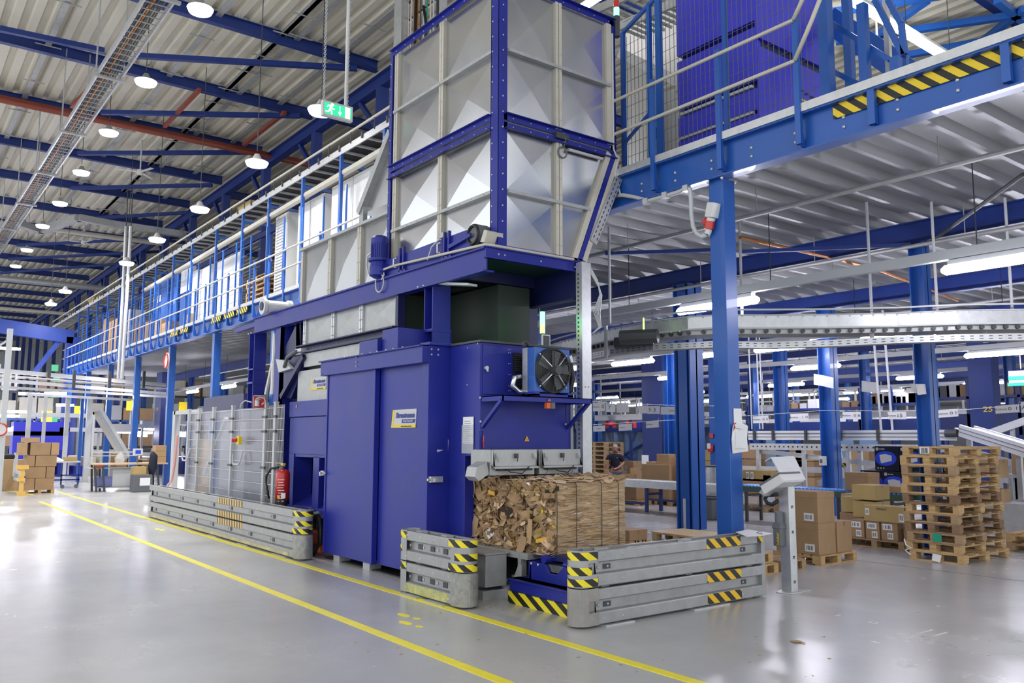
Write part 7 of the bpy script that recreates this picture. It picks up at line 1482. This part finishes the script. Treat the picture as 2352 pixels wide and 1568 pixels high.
# conveyor on top of blue frames
cv = thing('elevated_conveyor', 'long elevated belt conveyor on blue frames running above the mezzanine', 'conveyor', (-30, 9.3, 9))
CY0, CY1, CZ = 8.95, 9.62, 9.08
MB().box(-62, -12.2, CY0-.02, CY0+.02, CZ-.11, CZ+.06).build('side_profile', 'galv', cv); MB().box(-62, -12.2, CY1-.02, CY1+.02, CZ-.11, CZ+.06).build('side_profile', 'galv', cv)
MB().box(-62, -12.2, CY0+.03, CY1-.03, CZ-.04, CZ+.0).build('belt', 'under', cv); b = MB(); x = -12.6
while x > -62: b.box(x-.04, x+.04, CY0, CY1, CZ-.10, CZ-.05); x -= .62
b.build('cross_slat', 'lgrey', cv).__setitem__('kind', 'stuff')
MB().cyl((-62, CY0-.02, CZ+.33), (-12.2, CY0-.02, CZ+.33), .035, 8).cyl((-62, CY1, CZ+.3), (-12.2, CY1, CZ+.3), .035, 8).build('guide_rail', 'cream', cv); b = MB(); x = -13.4
while x > -60: b.bar((x, CY0-.03, CZ+.02), (x, CY0-.03, CZ+.34), .022); b.box(x+.6, x+.66, CY0-.05, CY0-.02, CZ-.02, CZ+.14); x -= 1.25
b.build('rail_holder', 'dgrey', cv).__setitem__('kind', 'stuff')
fxs = [-16.7, -18.99, -21.37, -23.87, -26.1, -28.7, -31.5, -33.9, -36.5, -38.5, -40.4, -43, -45.5, -48, -50.5, -53]
for x in fxs: MB().box(x-.05, x+.05, CY0-.02, CY0+.06, MZt, CZ-.11).box(x-.05, x+.05, CY1+.25, CY1+.33, MZt, CZ-.3).box(x-.04, x+.04, CY0, CY1+.3, CZ-.4, CZ-.32).build('support_frame', 'sblue', cv)
MB().bar((-62, CY0+.9, CZ-.55), (-12.3, CY0+.9, CZ-.55), .1, .16).build('lower_beam', 'rblue', cv)
pi = tag(MB().cyl(at(330, 668, Y=9.05), at(880, 345, Y=9.05), .09, 10).build('duct_pipe', 'cream'), 'cream pipe running under the elevated conveyor along the mezzanine', 'pipe')
for px, py in ((580, 443), (1, 1)):
    if px > 1: a = at(px, 450, Y=9.3); carton('carton', 'pale carton riding on the elevated conveyor nearest the hopper', a.x-.7, a.x+.5, 9.05, 9.5, CZ+.01, .3, 'card3')
a = at(222, 690, Y=9.3); carton('carton', 'far carton riding on the elevated conveyor', a.x-1, a.x+.6, 9.05, 9.5, CZ+.01, .35, 'card3'); carton('carton', 'second far carton on the elevated conveyor', a.x+1.1, a.x+2.1, 9.05, 9.5, CZ+.01, .25, 'card3')
mf = thing('mesh_fence', 'tall blue posted mesh fence on the mezzanine behind the left railing', 'fence', (-35, 8.8, MZt)); b = MB(); x = -53.0
for i in range(28): xx_ = -17-1.3*i; b.box(xx_-.025, xx_+.025, 8.78, 8.82, MZt, 8.0)
b.build('post', 'sblue', mf); b = MB()
for k in range(9): z = MZt+.2+.27*k; b.box(-53, -24, 8.80, 8.803, z, z+.008)
b.build('mesh_wire', 'sblue', mf)
tp2 = thing('vertical_pipes', 'pair of tall galvanised pipes descending past the mezzanine edge', 'pipe', (-37.1, 8.0, 4)); 
MB().tube([at(301, 520, Y=8.0), at(280, 870, Y=8.0)], .07, 10).build('pipe', 'galv', tp2); MB().tube([at(290, 520, Y=8.05), at(272, 870, Y=8.05)], .07, 10).build('pipe', 'galv', tp2); MB().cyl(at(301, 522, Y=8.0), at(305, 430, Y=8.0), .02, 6).cyl(at(290, 522, Y=8.05), at(294, 430, Y=8.05), .02, 6).build('hanger_rod', 'dgrey', tp2)
# exit sign on chains
XS = -12.6; q = [at(*p_, X=XS) for p_ in ((742, 228), (811, 246), (808, 278), (744, 266))]
sg_ = thing('exit_sign', 'green and white emergency exit sign hanging on chains left of the hopper', 'sign', tuple(q[0]))
y0, y1 = q[0].y, q[1].y; z1, z0 = (q[0].z+q[1].z)/2, (q[2].z+q[3].z)/2; W_, H_ = y1-y0, z1-z0
MB().box(XS-.09, XS, y0, y1, z0, z1).build('case', 'white', sg_, bevel=.008); MB().box(XS, XS+.003, y0+.03, y1-.03, z0+.04, z1-.035).build('green_panel', 'greenlit', sg_)
U = lambda u, v: (XS+.004, y0+u*W_, z0+v*H_)
MB().prism([U(.73, .14), U(.90, .14), U(.90, .86), U(.73, .86)], (.002, 0, 0)).build('door_symbol', 'whitelit', sg_)
b = MB(); b.prism([U(.545, .80), U(.575, .80), U(.575, .40), U(.625, .45), U(.56, .18), U(.495, .45), U(.545, .40)], (.002, 0, 0)); b.build('down_arrow', 'whitelit', sg_)
b = MB(); b.cyl((XS+.004, y0+.31*W_, z0+.78*H_), (XS+.006, y0+.31*W_, z0+.78*H_), .028, 14)
for p_ in ([(.24, .74), (.29, .70), (.27, .40), (.20, .42)], [(.24, .76), (.16, .72), (.12, .58), (.15, .56), (.19, .66), (.26, .68)], [(.28, .66), (.34, .56), (.39, .56), (.39, .51), (.32, .49), (.26, .56)], [(.20, .46), (.17, .34), (.08, .32), (.08, .26), (.20, .27), (.25, .42)], [(.24, .46), (.32, .38), (.31, .16), (.27, .16), (.27, .33), (.21, .40)]): b.prism([U(*k) for k in p_], (.002, 0, 0))
b.build('running_figure', 'whitelit', sg_)
def chain(x, y, z0, z1):
    b = MB(); z = z0; k = 0
    while z < z1: b.ring((x, y, z), (1, 0, 0) if k % 2 else (0, 1, 0), .022, .006, 6, 3); z += .036; k += 1
    return b
chain(XS-.05, y0+.06*W_, z1, 11.5).build('chain', 'lgrey', sg_).__setitem__('kind', 'stuff'); chain(XS-.05, y0+.84*W_, z1, 11.5).build('chain', 'lgrey', sg_).__setitem__('kind', 'stuff')
MB().cyl((XS-.06, y0+.80*W_, z1-.02), (XS-.06, y0+.80*W_, RZ), .028, 10).build('conduit', 'white', sg_); MB().cyl((XS-.05, y0+.06*W_, 11.4), (XS-.05, y0+.06*W_, RZ), .01, 6).build('wire', 'galv', sg_)

# ================================================================ on the mezzanine, right part
pm_ = thing('pallet_magazine', 'bright violet blue pallet magazine machine behind the mesh on the mezzanine', 'machine', (-7.6, 10.4, MZt))
X0, X1, Y0, Y1 = -8.30, -6.86, 9.5, 11.3
MB().box(X0, X1, Y0+.12, Y1, MZt, 8.9).build('inner_body', 'mdark', pm_)
for k, (z0, z1) in enumerate(((5.62, 5.98), (6.05, 6.35), (6.42, 6.72), (6.85, 7.62), (7.72, 8.9))): MB().box(X0, X1-.0, Y0, Y0+.12, z0, z1).build('front_panel', 'pblue', pm_)
for z in (6.0, 6.38, 6.76): MB().box(X0+.03, X1-.06, Y0-.03, Y0+.02, z-.02, z+.02).build('roller_bar', 'lgrey', pm_)
MB().box(X1, X1+.04, Y0, Y1, MZt, 6.55).build('side_panel', 'pblue', pm_); MB().box(X1-.02, X1+.02, Y0+.05, Y1, 6.55, 7.35).build('side_panel', 'pblue', pm_); MB().box(X1, X1+.05, Y0, Y1, 7.45, 8.9).build('side_panel', 'pblue', pm_)
a = at(1842, 240, X=X1+.045); c = at(1869, 240, X=X1+.045); nl = MB().box(X1+.04, X1+.046, at(1839, 240, X=X1+.045).y, c.y+.02, a.z-.09, a.z+.09).build('name_label', 'yellow', pm_); text('PALOMAT', 'lettering', nl, (X1+.048, (at(1839, 240, X=X1).y+c.y+.02)/2, a.z), (0, 1, 0), (0, 0, 1), .16, 'dgrey', .001, scale_x=(c.y-a.y)/.62)
gr = MB(); a = at(1840, 205, X=X1+.045); [gr.box(X1+.04, X1+.045, a.y+.12*k, a.y+.12*k+.09, a.z-.02-.015*k, a.z+.0-.015*k) for k in range(4)]; gr.build('slot', 'black', pm_)
mh = thing('mesh_fence', 'blue framed wire mesh guard in front of the pallet magazine', 'fence', (-7.6, 8.9, MZt)); MY = 8.9
xl, xr = at(1432, 200, Y=MY).x, at(1893, 100, Y=MY).x
b = MB(); x = xl
while x < xr: zt = 8.3 if x < at(1512, 0, Y=MY).x else 9.2; b.box(x-.003, x+.003, MY, MY+.006, MZt+.05, zt-.25 if x < xl+.3 else zt); x += .08
z = MZt+.1
while z < 9.1: b.box(xl, xr if z > 8.2 or True else xr, MY+.006, MY+.011, z, z+.005); z += .2
b.build('mesh_wire', 'grey', mh)
for px, zt in ((1432, 8.15), (1493, 8.4), (1515, 9.2), (1668, 9.2)): x = at(px, 200, Y=MY).x; MB().box(x-.03 if px != 1515 else x-.05, x+.03 if px != 1515 else x+.05, MY-.03, MY+.03, MZt, zt).build('post', 'sblue', mh)
MB().bar((xl, MY, 8.15), (at(1515, 0, Y=MY).x, MY, 8.45), .05).bar((xl, MY, 6.35), (at(1497, 0, Y=MY).x, MY, 6.72), .04).build('frame_rail', 'sblue', mh)
wp = thing('light_wall', 'silvery white sheet cladding behind the mesh guard on the mezzanine', 'cladding', (-9, 9.6, MZt))
vs = [at(*p_, Y=10.2) for p_ in ((1436, 135), (1498, 165), (1500, 400), (1440, 420))]; MB().prism(vs, (0, .03, 0)).build('sheet', 'sheet', wp); vs = [at(*p_, Y=10.4) for p_ in ((1520, 205), (1560, 215), (1560, 380), (1518, 400))]; MB().prism(vs, (0, .03, 0)).build('sheet', 'white', wp)
MB().bar(at(1425, 122, Y=10.1), at(1572, 195, Y=10.1), .1, .16).build('tray', 'galv', wp); MB().prism([at(*p_, Y=12) for p_ in ((1428, 60), (1570, -20), (1570, 190), (1428, 125))], (0, .05, 0)).build('upper_cladding', mat('corrugated_light', (.6, .58, .52), .5), wp)
for i, (a, c, m) in enumerate((((1340, 35), (1560, -60), 'galvd'), ((1420, 62), (1600, -15), 'galv'))):
    t = thing('elevated_conveyor', ['grey conveyor frame above and behind the hopper top', 'roller conveyor edge rising over the mesh guard'][i], 'conveyor', tuple(at(*a, Y=10.5))); p, q_ = at(*a, Y=10.5), at(*c, Y=10.5); MB().bar(p, q_, .06, .16).build('side_profile', m, t); n_ = 22
    for k in range(n_): w_ = p+(q_-p)*(k/n_); MB().cyl(w_, w_+Vector((0, .7, 0)), .03, 6).build('roller', 'galvd', t) if k % 2 == 0 else None
ts = thing('strip_lamp', 'white strip lamp seen above the hopper top edge', 'lamp', tuple(at(1340, 10, Z=10.5))); MB().bar(at(1336, 18, Z=10.5), at(1392, -18, Z=10.5), .16, .05).build('diffuser', 'tube', ts); MB().bar(at(1336, 18, Z=10.54), at(1392, -18, Z=10.54), .2, .05).build('housing', 'lgrey', ts)
# blue posts and frames right of the magazine
fr2 = thing('steel_gateway', 'blue steel gate posts and rails beside the pallet magazine', 'frame', (-5.2, 9.2, MZt))
def vpost(px, y0, Y, w_, z1=None): a = at(px, y0, Y=Y); MB().box(a.x-w_/2, a.x+w_/2, Y-w_/2, Y+w_/2, MZt, z1 if z1 else a.z).build('post', 'sblue', fr2)
vpost(1893, 0, 8.75, .13, 9.0); vpost(1945, 0, 9.6, .10, 9.0); vpost(1980, 10, 8.9, .10); vpost(2057, 132, 8.9, .10); vpost(2077, 125, 9.1, .07)
for a, c in (((1905, 50), (2045, 138)), ((1905, 160), (1985, 200)), ((2010, 0), (2075, 128)), ((2040, 0), (2070, 55)), ((2070, 55), (2078, 125)), ((1900, 210), (1960, 240))): MB().bar(at(*a, Y=9.0), at(*c, Y=9.0), .06).build('rail', 'sblue', fr2)
p = at(2033, 0, Y=9.3); MB().box(p.x-.03, p.x+.03, 9.28, 9.34, MZt, 9.2).build('perforated_post', 'galv', fr2)
tag(MB().bar(at(1905, 45, Y=11.0), at(2110, 185, Y=11.0), .12, .35).build('crane_rail', 'sblue'), 'wide blue rail sloping behind the gate posts at upper right', 'rail')

# ================================================================ far left background
random.seed(77)
bg = thing('cross_girder', 'thick blue crosswise girder with post at far left under the roof', 'girder', (-50, 5, 8)); a, c = at(-40, 742, X=-52), at(168, 775, X=-52)
MB().bar(a, c, .4, .75).build('girder', 'rblue', bg); MB().box(-52.2, -51.8, c.y-.35, c.y+.35, 0, c.z).build('post', 'rblue', bg); MB().bar(at(75, 860, X=-52), at(142, 775, X=-52), .25).build('diagonal', 'rblue', bg)
t = thing('cross_conveyor', 'white double conveyor line crossing above the far end of the aisle', 'conveyor', (-38, 6, 4))
for i, (a, c, hh) in enumerate((((-10, 850), (380, 884), .16), ((-10, 872), (380, 904), .13), ((-10, 888), (400, 912), .10), ((60, 905), (300, 918), .10))):
    p, q = at(*a, X=-36+.35*i), at(*c, X=-40+.35*i); MB().bar(p, q, .08, hh).build('side_profile', 'alu' if i < 2 else 'galv', t)
MB().bar(at(-10, 862, X=-36.2), at(380, 893, X=-40.2), .7, .05).build('belt', 'white', t)
for px in (30, 62, 112, 170, 252, 330): p = at(px, 866, X=-37); MB().box(-37.05, -36.9, p.y-.05, p.y+.05, p.z-.45, p.z+.25).build('joint_block', 'dgrey', t)
for px, y1, w_, m in ((152, 1112, .16, 'lgrey'), (203, 1104, .2, 'lgrey'), (64, 1060, .16, 'lgrey'), (100, 1040, .12, 'lgrey'), (185, 1090, .12, 'sblue')): X_ = -38.5; p = at(px, 1000, X=X_); tag(MB().box(X_-w_, X_, p.y-w_/2, p.y+w_/2, 0, 3.5).build('conveyor_post', m), 'slim upright post under the far white conveyor line', 'post', 'posts of the far cross conveyor')
p = at(6, 1000, X=-27.5); t = thing('sign_post', 'light grey post with a round sign at the left edge of the photo', 'post', (-27.5, p.y, 0)); MB().box(-27.6, -27.45, p.y-.07, p.y+.07, 0, 4.9).build('post', 'lgrey', t); MB().bar((-27.5, p.y, 4.6), (-27.5, p.y-.6, 4.1), .06).build('brace', 'lgrey', t)
c = at(0, 986, X=-27.4); MB().cyl((-27.4, c.y, c.z), (-27.38, c.y, c.z), .19, 24).build('sign_disc', 'white', t); MB().ring((-27.38, c.y, c.z), (1, 0, 0), .17, .02, 24, 4).build('red_rim', 'red', t)
p = at(384, 828, Y=8.3); t = thing('round_sign', 'round white sign with red rim high on a blue edge column', 'sign', tuple(p)); MB().cyl((p.x, 8.30, p.z), (p.x, 8.27, p.z), .29, 28).build('disc', 'white', t); MB().ring((p.x, 8.265, p.z), (0, 1, 0), .26, .03, 28, 4).build('red_rim', 'red', t)
# carton tower on pallet
XS2 = -31.2
make_pallet('pallet', 'pallet under the tower of open cartons at far left', -32.0, 4.02, 0, .8, .85, 'y', 'wood')
lay = ((.146, .36, 4.02, 4.28, 'card'), (.146, .36, 4.30, 4.84, 'card'), (.51, .36, 4.02, 4.58, 'card'), (.51, .36, 4.60, 4.84, 'card'), (.88, .36, 4.02, 4.25, 'card'), (.88, .36, 4.27, 4.88, 'card'), (1.25, .40, 3.80, 4.0, 'card2'), (1.25, .40, 4.10, 4.68, 'card'), (1.25, .40, 4.70, 4.93, 'card2'), (1.66, .16, 3.9, 4.35, 'card2'))
for i, (z, h, ya, yb, m) in enumerate(lay): tag(MB().box(XS2-.75, XS2, ya, yb, z, z+h-.005).build('carton', m, bevel=.005), 'open brown carton in the tower on the far left pallet', 'carton', 'far left carton tower')
p = at(22, 1095, X=-33.5); tag(MB().box(-34.5, -33.5, p.y-.45, p.y+.45, 0, 1.05).build('bulk_carton', 'card2'), 'big carton bin at the left edge behind the small barrier', 'carton')
p = at(50, 1100, X=-30.6); yp = thing('yellow_stand', 'yellow wooden stand beside the carton tower at far left', 'stand', (-30.6, p.y, 0)); MB().box(-30.65, -30.55, p.y-.06, p.y+.06, 0, .95).box(-30.7, -30.5, p.y-.18, p.y+.16, .82, .95).box(-30.7, -30.5, p.y-.1, p.y+.12, 0, .12).box(-30.7, -30.5, p.y-.12, p.y+.08, .45, .55).build('body', mat('yellow_wood', (.80, .50, .12), .5), yp)
p = at(25, 1045, X=-33); hc = thing('pallet_jack', 'machine with grey handle and black head behind the far left barrier', 'machine', (-33, p.y, 0)); MB().box(-33.1, -33.0, p.y-.3, p.y+.15, 1.08, 1.25).build('head', 'black', hc, bevel=.03); MB().box(-33.1, -33, p.y+.1, p.y+.22, .5, 1.3).build('mast', 'lgrey', hc)
# work table
wt = thing('work_table', 'long wooden topped packing table with folding legs, far left under the columns', 'table', (-31.3, 7.1, 0)); MB().box(-31.9, -31.0, 5.95, 8.35, .90, .95).build('table_top', 'bench', wt); MB().box(-31.8, -31.1, 5.85, 8.0, .78, .81).build('lower_board', 'lgrey', wt); MB().box(-31.05, -31.0, 6.0, 6.25, .80, .90).build('drawer_end', 'rust', wt)
for y in (6.1, 6.35, 8.1): MB().bar((-31.05, y, 0), (-31.05, y-.1, .9), .06).bar((-31.8, y, 0), (-31.8, y-.05, .9), .06).build('leg', 'dgrey', wt)
MB().box(-31.7, -31.1, 6.2, 8.2, .12, .16).build('bottom_shelf', 'galvd', wt); MB().box(-31.8, -31.75, 6.0, 7.5, 1.3, 1.34).box(-31.8, -31.75, 6.0, 7.5, 1.18, 1.21).box(-31.82, -31.76, 6.0, 6.06, .95, 2.6).build('rear_rail', 'lgrey', wt)
mo = thing('display_monitor', 'small white monitor with blue picture above the packing table', 'screen', (-31.3, 7.6, 1.2)); p = at(317, 1038, X=-31.3); MB().box(-31.35, -31.28, p.y-.16, p.y+.16, p.z-.11, p.z+.12).build('case', 'white', mo, bevel=.01); MB().box(-31.28, -31.275, p.y-.09, p.y+.09, p.z-.06, p.z+.07).build('screen', 'glowblue', mo); MB().cyl((-31.32, p.y, .95), (-31.32, p.y, p.z-.1), .02, 6).build('stand', 'grey', mo)
p = at(275, 1050, X=-31.4); tag(MB().tube([(-31.4, p.y, .955), (-31.4, p.y, 1.1), (-31.4, p.y+.03, 1.25), (-31.4, p.y, 1.3)], [.14, .17, .10, .04], 10).build('plastic_bag', 'film'), 'clear plastic bag standing on the packing table', 'bag')
p = at(241, 1102, X=-31.4); tag(MB().box(-31.7, -31.3, p.y-.3, p.y+.35, .165, .5).build('plastic_tub', mat('violet_tub', (.2, .22, .5), .4), bevel=.02), 'violet plastic tub under the packing table', 'tub')
p = at(276, 1092, X=-31.4); tag(MB().box(-31.7, -31.2, p.y-.28, p.y+.32, .165, .75).build('carton', 'lgrey'), 'pale printed carton under the packing table', 'carton')
cr = thing('grey_crate', 'dark grey crate with a white label beside the packing table', 'crate', (-30.2, 7.5, 0)); MB().box(-30.7, -30.2, 7.05, 7.65, 0, .58).build('body', 'grey', cr, bevel=.02); MB().box(-30.2, -30.19, 7.25, 7.58, .22, .48).build('label', 'whiteb', cr); tag(MB().box(-30.65, -30.25, 7.05, 7.45, .585, .85).build('carton', 'card3'), 'small carton on the dark grey crate', 'carton')
p = at(352, 1068, X=-30.4); tag(MB().tube([(-30.4, p.y-.05, 1.35), (-30.4, p.y, 1.2), (-30.4, p.y-.02, .8), (-30.4, p.y-.05, .5)], [.05, .13, .15, .06], 10).build('black_coat', 'navy', smooth=True), 'black coat hanging from the end of the packing table', 'coat')
for i in range(3): p = at(368, 1045, X=-31.6); tag(MB().box(-31.9, -31.4, p.y-.2, p.y+.15, .955+.2*i, 1.15+.2*i).build('carton', 'card2'), 'carton in the small pile at the right end of the packing table', 'carton', 'cartons on the packing table')
tr = thing('roll_trolley', 'blue framed trolley on castors right of the carton tower', 'trolley', (-34, 5.4, 0)); MB().box(-34.8, -34.0, 4.9, 6.1, .92, .97).build('top', 'alu', tr); b = MB()
for y in (4.95, 5.5, 6.05): b.box(-34.05, -34.0, y-.025, y+.025, .12, .92)
b.box(-34.05, -34.0, 4.9, 6.1, .28, .33).box(-34.05, -34.0, 4.9, 6.1, .45, .49); b.build('frame', 'rblue', tr)
for y in (4.95, 5.55, 6.0): MB().cyl((-34.05, y, .07), (-33.98, y, .07), .07, 14).build('castor', 'grey', tr)
tag(MB().prism([(-34.6, 5.0, .975), (-34.1, 5.0, .975), (-34.1, 5.5, .975), (-34.4, 5.2, 1.15)], (-.1, .1, .02)).build('white_foil', 'white'), 'white foil heap on the blue trolley', 'foil'); tag(MB().box(-34.5, -34.1, 5.6, 6.0, .975, 1.12).build('carton', 'card3'), 'flat carton on the blue trolley', 'carton')
# sloping belt
sb_ = thing('sloping_belt', 'steep grey belt conveyor sloping down behind the packing table', 'conveyor', (-39, 8.3, 1.5)); P4 = [at(*p_, X=-39.5) for p_ in ((215, 945), (232, 940), (298, 1048), (282, 1058))]
MB().prism([P4[0], P4[1], P4[2], P4[3]], (-.1, 0, -.05)).build('belt', 'galv', sb_); MB().bar(P4[1], P4[2], .06, .14).build('side_profile', 'white', sb_); MB().bar(P4[0], P4[3], .06, .14).build('side_profile', 'cream', sb_); MB().bar(P4[2], (P4[2].x, P4[2].y, 0), .06).bar((P4[0].x, P4[0].y-.1, 0), P4[0], .06).build('leg', 'lgrey', sb_)
# racks with wrapped pallets
for j, (X_, ya, yb) in enumerate(((-56, 3.6, 9.4), (-56, 10.2, 18), (-62, 19, 30))):
    rk = thing('pallet_rack', 'tall pallet rack with blue beams in the far left background', 'rack', (X_, (ya+yb)/2, 0), 'pallet racks at far left'); top = 6.0 if j == 0 else 5.0
    y = ya
    while y <= yb+.1: MB().box(X_-.1, X_, y-.05, y+.05, 0, top).build('upright', 'lgrey', rk); y += 1.93
    for z in (1.3, 2.9, 4.5):
        if z < top: MB().box(X_-.05, X_, ya, yb, z-.12, z).box(X_-1.2, X_-.05, ya, yb, z-.03, z).build('shelf_beam', 'sblue' if z == 2.9 else 'dgrey', rk)
    for z in (.0, 1.3, 2.9, 4.5):
        y = ya+.15
        while y < yb-.8:
            h = random.uniform(.75, 1.25)
            if random.random() < .85: tag(MB().box(X_-1.0, X_+.02, y, y+.78, z+.01, z+h).build('wrapped_load', random.choice(['card2', 'lgrey', 'card', 'white', 'cream'])), 'film wrapped load on the far left pallet racks', 'load', 'wrapped loads on the far left racks')
            y += .96
for px, py in ((126, 845), (124, 965), (122, 905), (130, 870)):
    p = at(px, py, X=-55.9); tag(MB().box(-55.9, -55.88, p.y-.18, p.y+.18, p.z-.2, p.z+.2).build('green_sheet', mat('green_sheet_%d' % py, (.15, .75, .35), .5)), 'bright green sheet on a wrapped load at far left', 'sheet', 'green sheets at far left')
for px, py in ((107, 957), (182, 945), (301, 930), (421, 935)): p = at(px, py, X=-50); tag(MB().box(-50, -49.95, p.y-.25, p.y+.25, p.z-.3, p.z+.3).build('yellow_sign', 'yellow'), 'small yellow sign glowing in the far left background', 'sign', 'yellow signs at far left'); tag(MB().box(-50.1, -50.0, p.y-.04, p.y+.04, 0, p.z).build('sign_pole', 'grey'), 'pole carrying a small yellow sign at far left', 'pole', 'poles of the yellow signs')
p = at(102, 990, X=-46); tag(MB().box(-47, -46, p.y-1.3, p.y+1.1, 0, p.z+.45).build('blue_machine', 'pblue'), 'violet blue machine body behind the carton tower at far left', 'machine')
for i, (px, py, L) in enumerate(((30, 988, .9), (15, 955, 1.1), (85, 905, 1.6), (128, 903, 1.0), (285, 992, 1.6), (330, 993, .9), (410, 994, 1.4), (150, 930, .8), (12, 985, .7), (320, 1000, .8), (400, 1000, 1.2), (345, 985, .8), (40, 945, 1.2), (20, 800, 1.0))):
    a = at(px, py, X=-48); tag(MB().box(-48.08, -48, a.y-L/2, a.y+L/2, a.z-.06, a.z+.06).build('tube_lamp', 'tube'), 'tube lamp glowing in the far left background', 'lamp', 'tube lamps at far left')
for i, (px, z) in enumerate(((230, 2.2), (330, 2.4), (160, 2.9), (410, 2.6), (60, 2.0))): a = at(px, 980, X=-46); t = thing('rear_conveyor', 'pale conveyor line between the columns in the far left background', 'conveyor', (-46, a.y, 0), 'far left background conveyors'); MB().box(-46.6, -46, a.y-1.8, a.y+1.8, z-.1, z+.1).build('side_rail', 'alu', t); MB().box(-46.3, -46.2, a.y-.05, a.y+.05, 0, z-.1).build('leg', 'lgrey', t)
for i in range(26): y = 3.2+.62*i+random.uniform(-.1, .1); h = random.uniform(.4, 1.3); tag(MB().box(-44.9-random.uniform(0, 5), -44, y, y+random.uniform(.3, .55), 0, h).build('floor_stack', random.choice(['card', 'card2', 'lgrey', 'mblue', 'cream', 'dgrey'])), 'stack of goods on the floor of the far left background', 'stack', 'floor stacks at far left')
db = thing('door_frame', 'grey door frame with cardboard leaning at the left end of the fence', 'frame', (-22.6, 6.6, 0)); p = at(404, 950, Y=6.6); MB().box(p.x-.12, p.x+.12, 6.55, 6.7, 0, 2.55).box(p.x, -21.8, 6.55, 6.65, 2.45, 2.55).build('frame', 'lgrey', db); tag(MB().box(-22.9, -21.9, 6.9, 7.0, 0, 1.75).build('cardboard_sheet', 'card2'), 'cardboard sheet leaning behind the fence at left', 'cardboard')
b = MB(); p = at(412, 1010, Y=6.4); b.tube([(p.x-.2, 6.4, 1.9), (p.x-.3, 6.4, 1.2), (p.x-.5, 6.4, .7), (p.x-.9, 6.4, .55)], .03, 6); tag(b.build('barrier_chain', mat('red_white_chain', (.75, .35, .33), .5)), 'red and white chain hanging at the left end of the fence', 'chain')
a = at(690, 1175, Y=6.35)
